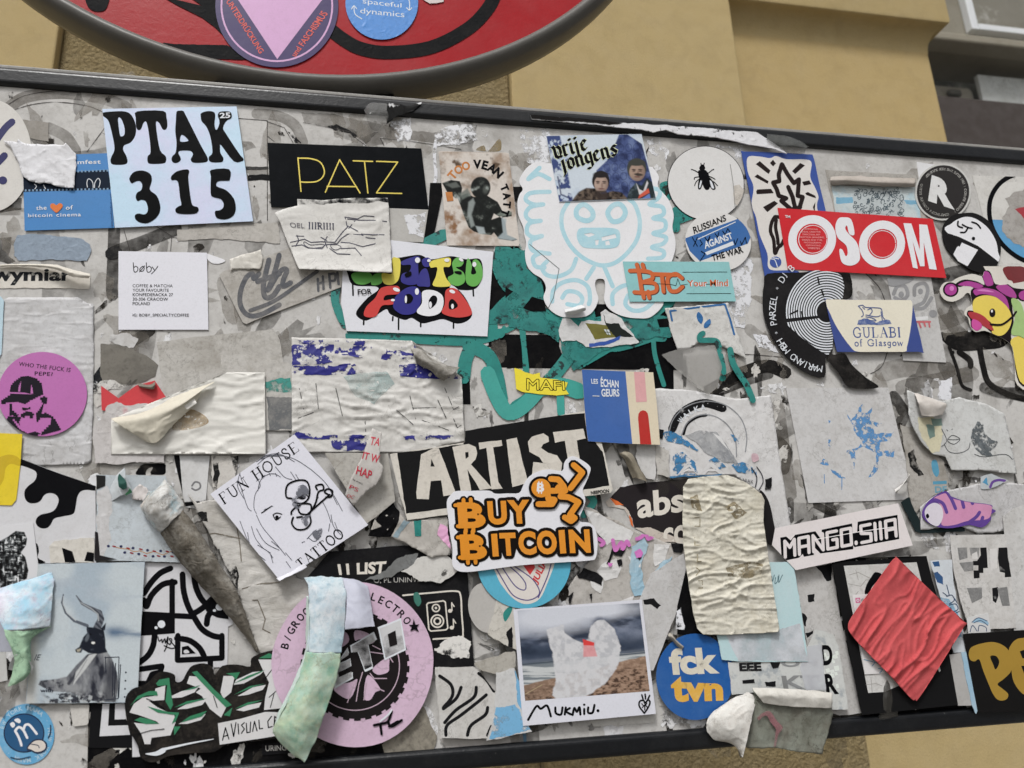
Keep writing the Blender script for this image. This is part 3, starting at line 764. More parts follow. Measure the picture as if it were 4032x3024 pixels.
for l, w in (("-20 700 60 850 150 1000 280 1080 420 1130", 110), ("0 480 40 560 20 700", 90), ("420 1030 600 1120 800 1220 960 1200 1200 1120", 130),
             ("600 900 640 1010 560 1150 470 1330 330 1500 180 1640 60 1720", 130), ("1150 930 1080 1060 900 1180 700 1300 560 1380", 90),
             ("1230 1170 1060 1160", 70), ("1150 1150 1160 1280 1190 1400 1235 1540", 45), ("1290 880 1180 960 1150 1060", 90), ("1330 160 1330 300", 80), ("1240 250 1460 170", 130), ("240 950 420 1050 560 1050", 120), ("100 1050 130 1250 150 1430", 48)):
    P += stroke(l, w*_tw)
Mark("teal_graffiti", P, TEAL)
T('c2')
P = []
for l, w in (("-160 -60 -90 120 0 250 120 200 250 60", 120), ("230 60 420 40 560 80", 130), ("410 0 420 250", 60), ("640 900 680 960 600 1060", 55)): P += stroke(l, w)
Mark("teal_graffiti", P, TEALD)
T('a2'); mk("teal_graffiti", TEAL, sm("1200 1460 1290 1440 1310 1560 1240 1580", 4))
T('b1'); mk("teal_spray", TEALS, rag("1905 470 2090 460 2100 1040 1860 1060 1850 960 1960 880 2040 800 1960 760 1910 640", 5, 8))
T('b2'); mk("teal_spray", TEALS, rag("-20 480 130 470 160 620 270 720 300 1000 420 1060 400 1200 330 1140 0 1080", 5, 8)); mk("teal_spray", TEALS, rag("400 1010 700 1000 1000 980 1300 1000 1290 1150 950 1190 700 1300 520 1420 430 1300 420 1200", 5, 8)); mk("black_print", K, rag("120 930 190 840 290 870 300 955 200 960", 1.5, 9), rag("-20 760 40 800 -20 850", 1.5, 9), "1180 1020 1290 1010 1290 1080 1200 1085")
# marker and brush strokes, dark smears
T('b0')
mkl("marker_stroke", WASHD, 95, "905 300 895 560 885 760 890 830"); mkl("marker_stroke", WASHD, 105, "900 490 1100 420 1390 305", smooth=False); mkl("marker_stroke", M((36, 36, 38), dirt=.3, dscale=90, dcol=(100, 96, 90)), 100, "880 500 920 490", smooth=False)
mkl("marker_stroke", WASHD, 85, "1190 1110 1060 1190"); mkl("marker_stroke", M((34, 36, 40), rough=.4, dirt=.25, dscale=50, dcol=(96, 92, 88)), 88, "1020 1200 900 1330 790 1470 700 1620")
mk("tape_remnant", M((122, 118, 110), dirt=.4, dscale=50, dcol=(70,66,62)), rag("800 1220 940 1215 1010 1240 1160 1310 1250 1380 1230 1470 1100 1530 820 1525 790 1420", 3, 8))
mk("torn_backing", M((204, 203, 202), dirt=.3, dscale=60, wr=.5, wscale=120), rag("860 1140 1000 1130 1100 1180 1060 1240 960 1230 870 1190", 5, 6))
mkl("scratch_line", LINE, 5, "1240 285 1360 360 1350 480", "1880 290 2010 320 2030 360", "980 310 1030 480", "1360 370 1530 390 1700 360 2040 405 2200 385", "1520 290 1530 350", smooth=False)
mk("torn_backing", M((186, 182, 176), dirt=.3, dscale=40, wr=.4, wscale=90), rag("1400 310 2212 250 2212 420 1700 380 1400 400", 4, 9))
mk("ink_wash", WASHD, rag("-20 380 95 372 70 520 130 560 60 580 -20 560", 3, 7), rag("-20 100 170 60 170 150 -20 180", 2, 8))
mkl("ink_wash", WASH, 30, "40 150 250 170 500 320", "0 180 150 180")
T('b3')
BRUSH = M((26, 25, 25), rough=.35, dirt=.25, dscale=45, dcol=(84, 80, 76))
mkl("ink_wash", WASH, 150, "1100 1440 1300 1400 1600 1430"); mkl("ink_wash", WASH, 120, "1250 1560 1650 1480 1800 1450"); mkl("ink_wash", WASH, 90, "40 1100 120 1160 220 1190")
mkl("brush_stroke", BRUSH, 105, "-300 1600 -120 1500 0 1440 180 1390 320 1440"); mkl("brush_stroke", WASHD, 60, "-300 1640 0 1520 200 1460")
mkl("ink_wash", WASHD, 130, "1500 760 1600 680 1800 640"); mkl("brush_stroke", BRUSH, 60, "1560 1150 1700 1200 1900 1190 2060 1170"); mk("brush_stroke", BRUSH, sm("1560 1150 1700 1120 1880 1100 2000 1120 2090 1180 2040 1240 1900 1260 1700 1270 1600 1220", 4))
mkl("brush_stroke", BRUSH, 26, "1620 1240 1680 1400 1720 1540 1790 1580", "1650 1280 1640 1300"); mkl("brush_stroke", BRUSH, 46, "1860 1240 1890 1400 1940 1530 2100 1620 2260 1660", "1700 1280 1780 1340 1790 1390")
mkl("ink_wash", WASH, 120, "1560 1050 1700 1000"); mkl("ink_wash", WASHD, 90, "1900 1560 2040 1600 2212 1600"); mkl("ink_wash", WASH, 160, "1560 860 1640 1000 1700 1080")
mk("white_flakes", FLAKE2, rag("-140 480 -20 470 60 560 40 900 0 1090 -120 1080 -150 800", 9, 9), rag("60 1130 180 1150 270 1280 200 1270 100 1230", 6, 7), rag("1540 1500 1650 1490 1640 1660 1530 1660", 5, 8))
mkl("scratch_line", LINE, 7, "940 640 1060 760 1110 870", "1130 1280 1080 1400 960 1470", "-60 1300 60 1300 300 1320", "1560 1130 1740 1135", smooth=True)
T('c3')
mkl("ink_wash", WASHD, 90, "1180 120 1260 250 1230 340", "1280 500 1330 640 1390 740", "270 480 330 560 310 700"); mkl("ink_wash", WASHD, 60, "360 950 360 1100", "560 980 700 1050")
mkl("ink_wash", WASH, 110, "260 200 300 500 360 900", "1250 400 1290 560")
T('d3')
mk("black_print", K, "690 0 1440 -20 1480 150 1560 420 1760 1190 2300 1170 2300 1290 690 1320")
T('d0'); mk("black_print", K, "700 1120 2300 1150 2300 1680 690 1800")
T('d1'); mk("black_print", K, "0 1400 1040 1380 1040 1560 0 1640"); mk("pale_line", M((176, 168, 156), dirt=.3), "-100 1660 -100 1635 1100 1535 1500 1500 1500 1520 1100 1560")
T('d2'); mkl("blue_drip", M((120, 168, 206), dirt=.3), 30, "130 1380 140 1480 150 1560", w2=14)

# shreds of paper, glue and grime all over the bare face: too many and too small to count
def residue(mat, n, seed, smin, smax, stretch, box_, h):
    r = random.Random(seed); P = []
    while len(P) < n:
        u = r.uniform(box_[0], box_[2]); v = r.uniform(box_[1], box_[3])
        if v < 350+.0776*u or v > 3080-.0823*u: continue
        sz = smin*(smax/smin)**(r.random()**1.8); a = r.uniform(0, math.pi) if r.random() < .6 else r.gauss(1.57, .25); k = r.uniform(1, stretch); m = r.randint(18, 26); f0 = r.random()*9; c, s_ = math.cos(a), math.sin(a); o = []
        for i in range(m):
            t = 2*math.pi*i/m; q = .72+.5*noise.noise(Vector((math.cos(t)*1.6+f0, math.sin(t)*1.6, f0)))+.22*noise.noise(Vector((math.cos(t)*5+f0, math.sin(t)*5, f0)))+r.uniform(-.05, .05); x, y = sz*k*q*math.cos(t), sz*q*math.sin(t)/k**.3
            o.append((u+x*c-y*s_, v+x*s_+y*c))
        P.append(o)
    V = []; Fc = []
    for i, o in enumerate(P):
        b = len(V); hh = h+i*2.5e-7
        V += [tuple(W(x, y, hh)-bo) for x, y in o]; c = W(sum(p[0] for p in o)/len(o), sum(p[1] for p in o)/len(o), hh)-bo; V.append(tuple(c)); m = len(o)
        Fc += [(b+m, b+(i2+1) % m, b+i2) for i2 in range(m)]
    me = bpy.data.meshes.new("paper_residue"); me.from_pydata(V, [], Fc); me.update(); me.materials.append(mat)
    o = bpy.data.objects.new("paper_residue", me); COL.objects.link(o); o.parent = board; o['kind'] = 'stuff'
ALL = (-60, 280, 4090, 3060); LOW = (-60, 1450, 4090, 3060); TOP = (-60, 280, 4090, 1450)
GLUE = M((150, 144, 135), rough=.7, dirt=.3, clear=.5, alpha=(70, .45, .2))
WSH = M((226, 226, 228), rough=.7, dirt=.15, alpha=(120, .46, .06), wr=.6, wscale=200)
SPK = M((52, 49, 46), rough=.7, dirt=.2, alpha=(120, .48, .08))
residue(GLUE, 300, 1, 18, 95, 3.0, ALL, .00022)
residue(WSH, 90, 2, 6, 36, 2.5, TOP, .00034); residue(WSH, 330, 12, 6, 46, 2.5, LOW, .00034)
residue(M((206, 203, 198), rough=.7, dirt=.3, wr=.6, wscale=200, alpha=(130, .40, .05)), 110, 3, 7, 40, 2.0, LOW, .00046)
residue(SPK, 110, 4, 4, 26, 4.0, TOP, .00028); residue(SPK, 220, 14, 5, 48, 4.0, LOW, .00028)
residue(M((40, 38, 37), rough=.7, dirt=.2, alpha=(60, .45, .15), clear=.2), 140, 5, 10, 62, 5.0, (1900, 1450, 4090, 3060), .00030)
residue(M((212, 210, 206), rough=.7, dirt=.35, wr=.7, wscale=160, alpha=(110, .42, .05)), 260, 6, 7, 58, 2.5, (350, 1500, 3950, 3000), .00052)
GRIME = M((70, 66, 60), rough=.8, dirt=.2, clear=.45, alpha=(45, .48, .2))
residue(GRIME, 170, 7, 20, 120, 4.0, LOW, .00056); residue(GRIME, 40, 8, 30, 140, 4.0, TOP, .00024)

# ------------------------------------------------------------------ stickers, upper rows
def pap(c=(222, 222, 225), dirt=.10, wr=.25, wscale=60, rough=.5, **k): return M(c, rough=rough, dirt=dirt, wr=wr, wscale=wscale, **k)
INK = M((14, 14, 17), rough=.5, spec=.12, dirt=.05, dcol=(44, 44, 46), wr=.15, wscale=60)
GREYP = (200, 198, 195)

T('a0')
s = S("round_sticker", "white round sticker with thick navy strokes, partly under a torn white scrap", "sticker", el(-80, 1232, 333, 448), pap((216, 213, 208), .12), thick=.0004)
NV = M((44, 44, 96), rough=.5, dirt=.05)
s.ln("stroke", NV, ["95 965 40 1015 -30 1110"], 56); s.ln("stroke", NV, ["35 1232 -40 1310"], 56); s.p("dot", NV, [el(22, 1428, 34, 32)])
s = S("film_sticker", "blue sticker with a dark film strip and an orange heart", "sticker", "180 1236 850 1213 905 1803 195 1826", pap((72, 134, 196), .06, .2))
dkb = M((28, 38, 54), dirt=.1, wr=.2)
s.p("film_strip", dkb, "176 1384 856 1344 882 1500 186 1520")
PERF = M((120, 152, 182), dirt=.1)
s.p("perforations", PERF, [[(q[0]+_org[0], q[1]) for q in g("%f %f %f %f %f %f %f %f" % (x, y-8, x+14, y-8, x+14, y+8, x, y+8))] for x, y in [(612+i*29, 1357-i*.9) for i in range(9)]+[(196+i*29.5, 1508-i*.5) for i in range(24)]])
WT = M((222, 226, 232), dirt=.03, rough=.5)
s.tx("mfest", "612 1268 797 1262 798 1296 614 1300", WT, .02, space=1.1)
s.ln("ears", WT, ["692 1482 688 1445 700 1416 724 1428 736 1452 738 1486", "748 1486 752 1445 776 1412 792 1430 790 1460 782 1482", "272 1458 288 1474 276 1496", "345 1466 352 1480 360 1494"], 6)
T('b0')
s.tx("the", "285 122 368 118 370 152 287 156", WT, .015, space=1.15); s.tx("of", "520 118 577 116 578 150 521 153", WT, .015, space=1.15); s.tx("bitcoin cinema", "222 184 640 174 641 205 223 212", WT, .012, space=1.15)
s.p("heart", M((226, 120, 48), dirt=.08), [sm("446 116 470 100 493 110 494 130 470 158 446 176 418 155 399 132 402 108 424 102", 5)])
s.tx("bitcoinfilmfest.com", "876 284 866 20 880 18 894 284", M((24, 48, 92), dirt=0), .0)
T('a0')
s = S("holographic_sticker", "pale blue shiny square sticker with a fat black word and number", "sticker", "810 862 1873 842 2004 1751 909 1803", M((196, 224, 244), rough=.3, dirt=.05, wr=.34, wscale=70, fleck=((212, 216, 242), 9, .52, .1), spec=.4, dcol=(178, 190, 215)))
KB = M((12, 13, 15), spec=.15, rough=.4, dirt=.05, wr=.35, wscale=70)
for L, h in (("815 892 900 882 985 882 1040 910 1075 990 1072 1070 1035 1128 985 1150 975 1185 1000 1235 1010 1280 985 1303 895 1303 875 1275 885 1235 905 1190 900 1120 870 990 850 945 818 920", "935 940 960 942 985 1010 985 1065 962 1080 948 1060"),
             ("1085 882 1290 878 1318 930 1325 1000 1308 1028 1285 1020 1262 975 1235 965 1243 1060 1268 1190 1310 1235 1315 1275 1290 1295 1188 1297 1168 1275 1170 1235 1192 1205 1182 1080 1160 968 1135 975 1118 1020 1095 1030 1078 1005 1075 935", None),
             ("1398 886 1425 876 1452 880 1472 915 1590 1150 1642 1245 1640 1278 1600 1288 1530 1287 1510 1262 1528 1222 1505 1194 1428 1194 1412 1212 1428 1245 1430 1270 1400 1290 1370 1286 1358 1262 1366 1235 1390 1208 1398 1130 1388 1040 1393 950", "1440 1066 1492 1113 1428 1120"),
             ("1592 897 1640 880 1690 885 1704 915 1698 985 1713 1030 1738 975 1728 915 1745 884 1810 884 1830 905 1825 935 1790 960 1766 1012 1790 1060 1900 1225 1924 1250 1922 1274 1850 1276 1752 1150 1742 1162 1745 1210 1768 1250 1765 1275 1745 1285 1680 1285 1656 1270 1655 1240 1682 1205 1665 1080 1632 1000 1597 960 1590 925", None),
             ("1026 1405 1060 1362 1130 1350 1190 1378 1202 1430 1185 1500 1240 1548 1267 1620 1264 1680 1230 1730 1170 1766 1110 1762 1072 1735 1070 1702 1100 1690 1140 1698 1166 1680 1170 1638 1150 1590 1115 1582 1090 1592 1074 1562 1086 1525 1118 1505 1126 1462 1104 1432 1065 1440 1045 1452 1028 1432", None),
             ("1355 1398 1400 1357 1480 1340 1498 1360 1490 1400 1500 1500 1515 1600 1532 1630 1565 1640 1572 1668 1540 1692 1440 1694 1395 1682 1390 1652 1418 1632 1436 1620 1425 1560 1412 1450 1390 1424 1360 1426", None),
             ("1672 1345 1815 1340 1820 1420 1800 1430 1725 1435 1716 1475 1790 1505 1850 1570 1867 1640 1857 1690 1830 1720 1780 1737 1720 1727 1702 1695 1706 1670 1738 1665 1766 1645 1770 1610 1746 1575 1690 1560 1668 1530 1670 1400", None)):
    s.p("letter", KB, [sm(L, 3)], [sm(h, 4)] if h else ())
s.p("badge", KB, [sm("1728 900 1750 883 1815 883 1834 905 1828 935 1800 944 1745 942 1726 925", 4)])
s.tx("25", "1738 893 1825 889 1822 934 1740 936", WT, .03)
sc = S("torn_scrap", "crumpled white paper scrap torn over the round navy-stroked sticker", "paper scrap", rag("30 1108 140 1122 150 1098 200 1132 500 1148 520 1130 580 1200 605 1218 607 1300 582 1492 470 1478 400 1450 310 1450 230 1432 180 1390 150 1290 110 1230 85 1175", 3, 7), pap((224, 224, 228), .14, .6, 140), hf=ridges(1.6, 60, 30, 2, 3), dens=10)

T('a1')
ps = S("oblong_sticker", "long black sticker with thin gold outline capitals", "sticker", "107 1130 1325 1175 1382 1658 135 1638", M((10, 13, 17), rough=.4, spec=.15, dirt=.10, dscale=50, wr=.12, dcol=(40, 42, 46)))
GO = M((216, 196, 96), rough=.35, dirt=.15, dscale=200, metal=.3)
ps.ln("lettering", GO, ["372 1515 348 1250", "348 1252 450 1256 525 1285 557 1350 545 1400 500 1435 430 1443 365 1440", "785 1273 940 1278", "875 1277 902 1528"], 10)
ps.ln("lettering", GO, ["565 1522 678 1265 840 1528", "580 1475 812 1478", "970 1277 1138 1283 970 1527 1170 1532"], 10, smooth=False)
# old pale sheet under the dark one
T('b1')
S("old_sheet", "blank grey old sheet showing right of the drooping thorn sheet", "paper sheet", "1070 140 1380 152 1340 410 1075 400", pap((188, 186, 182), .2))
T('b1'); mk("white_flakes", FLAKE2, rag("1190 200 1370 170 1330 370 1240 350", 6, 7))
T('n')
s = S("slanted_sticker", "faded grey slanted sticker with brushed script under the drooping thorn sheet", "sticker", "863 1083 880 1068 1144 975 1230 1000 1352 1062 1343 1130 1000 1262 970 1276 955 1268", pap((182, 178, 172), .35, .7, 110, dscale=70), lift=0)
GI = M((82, 84, 90), rough=.6, dirt=.3, dscale=90, dcol=(150, 146, 142), wr=.7, wscale=110)
T('b0')
s.ln("script", GI, ["2050 660 2010 700 2000 660 1950 690 1905 800 1905 910 1960 985 2060 985 2212 905"], 40)
s.ln("script", GI, ["2130 550 2105 650 2085 760 2100 845 2160 835 2212 760", "2040 722 2212 660"], 42)
T('b1')
s.ln("script", GI, ["200 512 165 640 110 790", "120 780 190 660 240 620 260 640 235 700 230 760 290 730"], 40); s.ln("script", GI, ["-30 950 150 880 330 760 500 640"], 30)
s.ln("script", GI, ["505 700 510 795", "545 680 550 780", "505 740 550 725", "595 660 605 770", "595 665 640 660 640 710 600 715", "660 650 670 740"], 20)
T('b0')
S("torn_scrap", "small fuzzy torn white scrap at the slanted sticker's top corner", "paper scrap", rag("1815 622 1815 540 1900 515 2070 470 2088 540 2062 622 1930 628", 4, 6), pap((218, 214, 206), .2, .9, 120), hf=ridges(1.0, 30, 0, 3, 5), dens=9)
S("paper_sliver", "thin white paper sliver peeking out beside the white square card", "paper scrap", sm("1630 500 1700 520 1782 553 1740 578 1680 575 1640 540", 4), pap((232, 232, 236), .03))
s = S("square_card", "clean white square card with small dark lettering", "card", "938 480 1638 492 1650 1102 938 1102", pap((228, 228, 236), .03, .15, 30))
s.ln("lettering", INK, ["1055 572 1062 642 1085 640 1092 615 1075 600 1060 612", "1158 572 1165 642 1190 642 1198 615 1180 600 1165 612", "1205 605 1222 630", "1250 600 1225 635 1200 660", "1130 600 1108 620 1112 640 1135 635 1142 612 1130 600", "1105 645 1145 597"], 6.5)
for i, tl in enumerate(("COFFEE & MATCHA", "YOUR FAVOURITE", "KONFEDERACKA 27", "30-306 CRACOW", "POLAND")):
    w = (1368, 1335, 1370, 1330, 1187)[i]; y = 742+i*35
    s.tx(tl, "1050 %d %d %d %d %d 1050 %d" % (y, w, y+1, w, y+25, y+24), INK, .0)
s.tx("IG: BOBY_SPECIALTYCOFFEE", "1050 975 1496 975 1496 1002 1050 1000", INK, .0)

s = S("torn_patch", "grey blue torn patch of paper above the strip of half a word", "paper scrap", rag("105 430 140 352 240 345 500 365 640 378 712 425 715 480 690 556 400 548 150 556 118 520", 3, 6), M((146, 160, 176), rough=.7, dirt=.25, dscale=130, dcol=(112, 122, 136), wr=.6, wscale=170))
st2 = S("torn_strip", "torn white strip with half a bold black word, its top edge curling", "paper strip", rag("-30 596 340 588 450 604 712 668 706 778 400 772 -30 772", 2, 9), pap((222, 217, 208), .12, .4))
st2.tx("wymiar", "-70 612 575 625 570 745 -75 752", M((36, 38, 42), rough=.5, dirt=.05, fleck=((170, 168, 162), 150, .60, .03), wr=.4), .035, clip=True)
curl("curled_edge", ["-20 588 1 160 583 1 330 583 2 450 592 3 580 628 5 714 660 4", "-20 594 3.2 160 590 3.5 330 592 5 450 606 8 580 650 10 714 676 8", "-20 602 1.5 160 598 2 330 606 4 450 628 7 600 685 9 700 694 6"], pap((214, 208, 196), .15, .3), st2, base=st2.h)
# left column: a tall old sheet and the round sticker on it
s = S("old_sheet", "tall pale grey old sheet under the round pink sticker", "paper sheet", rag("-30 1900 28 868 70 846 615 845 690 890 738 900 742 1400 722 2140 690 2165 330 2178 -30 2180", 1.5, 12), pap((206, 206, 208), .28, .9, 60, dscale=22, st=(1, 1, 2.5)), hf=ridges(.8, 90, 10, 3, 9), dens=14)
S("blue_edge_sticker", "narrow pale blue sticker edge beside the tall grey old sheet", "sticker", "-40 835 5 838 30 870 12 1290 -5 1320 -40 1320", pap((190, 214, 226), .08))
s = S("round_sticker", "round pink sticker with a black pixel drawing of a capped bearded man", "sticker", el(335, 1612, 354, 334), pap((190, 112, 178), .05, .2))
KP = M((40, 36, 44), rough=.5, dirt=.05)
s.tx("WHO THE FUCK IS", "152 1356 562 1406 556 1440 148 1388", KP, .012, space=1.12); s.tx("PEPE?", "275 1432 420 1440 416 1470 274 1464", KP, .012, space=1.12)
T('c0')
def pix(pts, step=9): # stair-stepped outline like a pixel drawing
    pts = g(pts); o = []; st = step*_org[2]
    for i in range(len(pts)):
        a, b = pts[i], pts[(i+1) % len(pts)]; n = max(1, int(max(abs(b[0]-a[0]), abs(b[1]-a[1]))/st/1.6))
        for j in range(n):
            p = (a[0]+(b[0]-a[0])*j/n, a[1]+(b[1]-a[1])*j/n); q = (a[0]+(b[0]-a[0])*(j+1)/n, a[1]+(b[1]-a[1])*(j+1)/n)
            o += [p, (q[0], p[1])]
    return o
s.p("cap", KP, [pix("75 85 85 30 110 0 160 -35 215 -40 280 -20 330 30 342 110 300 130 260 150 235 165 205 182 150 165 60 170 45 182 10 182 10 150 40 130 80 100 280 108 200 90")], [pix("140 85 148 30 170 -15 165 40 160 85"), pix("245 30 258 70 262 100 240 95")])
s.p("face_lines", KP, [pix("75 180 95 180 95 235 130 265 150 270 140 290 105 270 60 285 30 310 20 330 75 260 75 220"), pix("318 130 340 120 375 140 370 180 345 190 330 260 350 250 405 280 440 320 480 390 330 430 320 436 330 400 400 330 405 290 330 290 290 340 210 380 150 360 165 345 230 350 290 320 285 250 310 220 340 170"), pix("175 210 210 215 245 200 240 222 205 232 180 225"), pix("165 260 200 240 240 245 270 270 260 295 235 275 200 275 195 290 180 285")])
s.p("collar", KP, [pix("60 280 140 285 165 300 150 330 165 390 210 415 270 400 320 420 300 437 200 430 130 390 90 350 40 325")], [pix("100 300 150 350 190 395 150 370")])
T('b0')
# middle old sheets
T('b0')
s = S("old_sheet", "big blank grey sheet with a scuffed corner behind the folded white sheet", "paper sheet", rag("1240 1202 1500 1165 2165 1098 2215 1180 2240 1340 2250 1600 1300 1640", 1.5, 12), pap((190, 187, 182), .35, .5, 90, dscale=45))
s = S("old_sheet", "smaller grey sheet lapping over the big blank scuffed one", "paper sheet", rag("1748 1300 2000 1315 2280 1360 2330 1420 2320 1900 1738 1900", 1.5, 12), pap((194, 191, 186), .4, .6, 90, dscale=45))
mk("teal_rub", M((70, 150, 140), dirt=.3, alpha=(60, .5, .06)), rag("2100 1510 2300 1480 2310 1600 2110 1610", 5, 8))
mk("grey_rub", M((104, 106, 108), dirt=.4, dscale=60, dcol=(168, 164, 158)), rag("2110 1640 2330 1640 2310 1890 2130 1900", 4, 10))
s = S("red_sticker", "red torn sticker with a notched top edge under the folded white sheet", "sticker", "800 1546 938 1645 1075 1545 1225 1505 1330 1660 1330 1800 805 1740", M((206, 66, 72), rough=.5, dirt=.12, wr=.2))
T('c0')
S("torn_layer", "fuzzy torn pale paper below the red notched sticker", "paper scrap", rag("730 450 760 340 830 250 850 190 910 170 1010 190 1100 180 1200 200 1300 300 1300 650 760 660", 6, 8), pap((200, 196, 195), .25, .9, 130, fleck=((206, 150, 156), 40, .66, .05)))
curl("grey_tongue", ["1090 24 .5 1180 30 1 1230 8 1", "1100 40 2 1190 48 4 1228 28 3", "1120 52 1 1200 66 3 1220 62 2"], M((120, 114, 104), dirt=.3), None, "small grey tongue of paper hanging over the red notched sticker", "paper scrap", base=.0015)
# white sheet folded back on itself
hfw = ridges(2.4, 55, -6, 4.5, 21, 1.2, .5)
fs_ = S("folded_sheet", "wrinkled blank white sheet with its left top corner folded down", "paper sheet", "882 300 1800 -70 2095 -68 2105 580 878 581", M((226, 224, 218), rough=.6, dirt=.05, wr=.2), hf=lambda u, v: hfw(u, v)*min(1, max(0, (u-380)/200)), dens=8)
fs_.p("stain", M((176, 150, 108), dirt=.4, dscale=30, dcol=(222, 218, 208), alpha=(38, .46, .2)), [sm("1360 380 1480 230 1600 260 1650 330 1520 380", 5)])
curl("folded_corner", ["880 300 3 1150 240 3 1420 110 3 1700 5 2", "905 325 9 1170 285 9 1440 175 9 1640 45 7", "1000 385 8 1200 350 8 1400 230 8 1600 70 6", "1080 430 6 1220 410 7 1380 290 7 1570 140 5", "1150 478 4 1245 485 5 1360 360 5 1530 200 4"], M((214, 208, 192), rough=.65, dirt=.15, dscale=30, wr=.2), fs_, base=fs_.h)
curl("tape_scrap", ["1450 190 7 1545 140 7", "1475 232 7 1562 182 7"], pap((232, 230, 224), .05), fs_, base=fs_.h)

# right of it: sheet of torn-off blue print
T('b1')
bt = S("peeled_sheet", "large white sheet with torn navy blue print and a rolled grey flake", "paper sheet", rag("298 1164 700 1172 1250 1190 1400 1290 1645 1480 1668 1985 1250 2075 300 2070", 1, 14), pap((214, 212, 208), .15, .9, 75, dscale=30), hf=ridges(1.7, 38, 6, 3.5, 11, 1.3, .6), dens=7)
NB = M((44, 44, 128), rough=.5, dirt=.05, fleck=((216, 214, 210), 105, .545, .012), wr=.5)
NB2 = M((44, 44, 128), rough=.5, dirt=.05, wr=.5, alpha=(75, .56, .012))
NB3 = M((44, 44, 128), rough=.5, dirt=.05, wr=.5, alpha=(60, .47, .012))
bt.p("blue_print", NB, [rag("302 1222 630 1218 628 1360 560 1375 302 1385", 3, 7)])
bt.p("blue_print", NB2, [rag("330 1180 1290 1195 1300 1250 640 1225 330 1215", 3, 8), rag("640 1240 900 1230 1270 1290 1250 1370 900 1330 640 1290", 3, 8)])
bt.p("blue_print", NB3, [rag("305 1390 640 1385 800 1370 860 1440 640 1460 305 1455", 4, 8), rag("1150 1380 1330 1370 1640 1460 1640 1490 1400 1490 1160 1470", 3, 8)])
T('c1')
bt.p("blue_print", NB3, [rag("310 400 560 430 900 430 900 480 310 450", 4, 8), rag("600 470 720 430 900 440 880 540 740 555 620 530", 5, 8), rag("1180 440 1250 430 1600 430 1620 455 1390 470 1200 465", 3, 8)])
bt.p("teal_tint", M((176, 200, 200), dirt=.2, alpha=(20, .45, .15), clear=.2), [rag("700 -40 1050 -80 1120 20 950 180 800 120", 6, 12)])
bt.ln("ink_mark", M((60, 60, 60), dirt=.2, alpha=(150, .42, .1)), ["360 60 395 225", "490 20 510 220", "648 58 700 275", "1235 120 1280 300", "1455 150 1520 290", "1510 55 1580 225 1620 205", "1260 215 1440 210", "350 295 470 250", "1130 230 1260 345", "1580 300 1610 370 1640 350", "880 320 885 400", "1330 310 1540 390"], 6, smooth=False)
T('b1')
curl("rolled_flake", ["1240 1238 .5 1330 1262 1 1400 1320 1.5 1490 1370 2 1625 1405 2", "1270 1300 6 1340 1330 9 1400 1370 11 1470 1410 11 1580 1450 10", "1290 1370 2 1340 1400 4 1400 1430 6 1450 1480 7 1505 1510 6"], M((118, 114, 106), rough=.7, dirt=.5, dscale=60, dcol=(196, 192, 186), wr=.5, wscale=120), bt, base=bt.h)
bt.p("grey_stain", M((120, 116, 108), dirt=.4, alpha=(60, .44, .1)), [rag("1250 1200 1400 1210 1600 1290 1580 1370 1420 1310 1300 1260", 4, 8)])

# coloured lettering sheet and the drooping sheet above it
fd = S("food_sticker", "white sheet with bubble graffiti words in green, yellow, blue and red", "sticker", "1040 388 1895 485 1848 1155 733 1112 690 890 705 590 900 440", pap((226, 227, 234), .06, .25))
fc = {'g': M((104, 176, 84), dirt=.06), 'y': M((228, 214, 92), dirt=.06), 'b': M((46, 44, 132), dirt=.06), 'r': M((206, 66, 62), dirt=.06), 'w': M((236, 236, 240), dirt=.03)}
fd.p("letter_shadow", INK, [sm("745 670 740 600 850 560 1090 540 1160 530 1310 510 1400 545 1560 520 1680 545 1790 545 1812 660 1775 760 1700 790 1560 775 1560 740 1660 830 1725 960 1700 1025 1610 1055 1500 1020 1420 1035 1330 1052 1250 1010 1190 1025 1080 980 1050 940 980 980 890 1030 820 1000 815 950 900 850 980 790 960 760 790 750", 5)])
fd.ln("drip", INK, ["780 700 785 830", "870 1020 868 1062", "1145 1000 1145 1100", "1100 1000 1098 1030", "1320 1040 1320 1078", "1580 1040 1580 1090", "1735 780 1738 835"], 13, smooth=False)
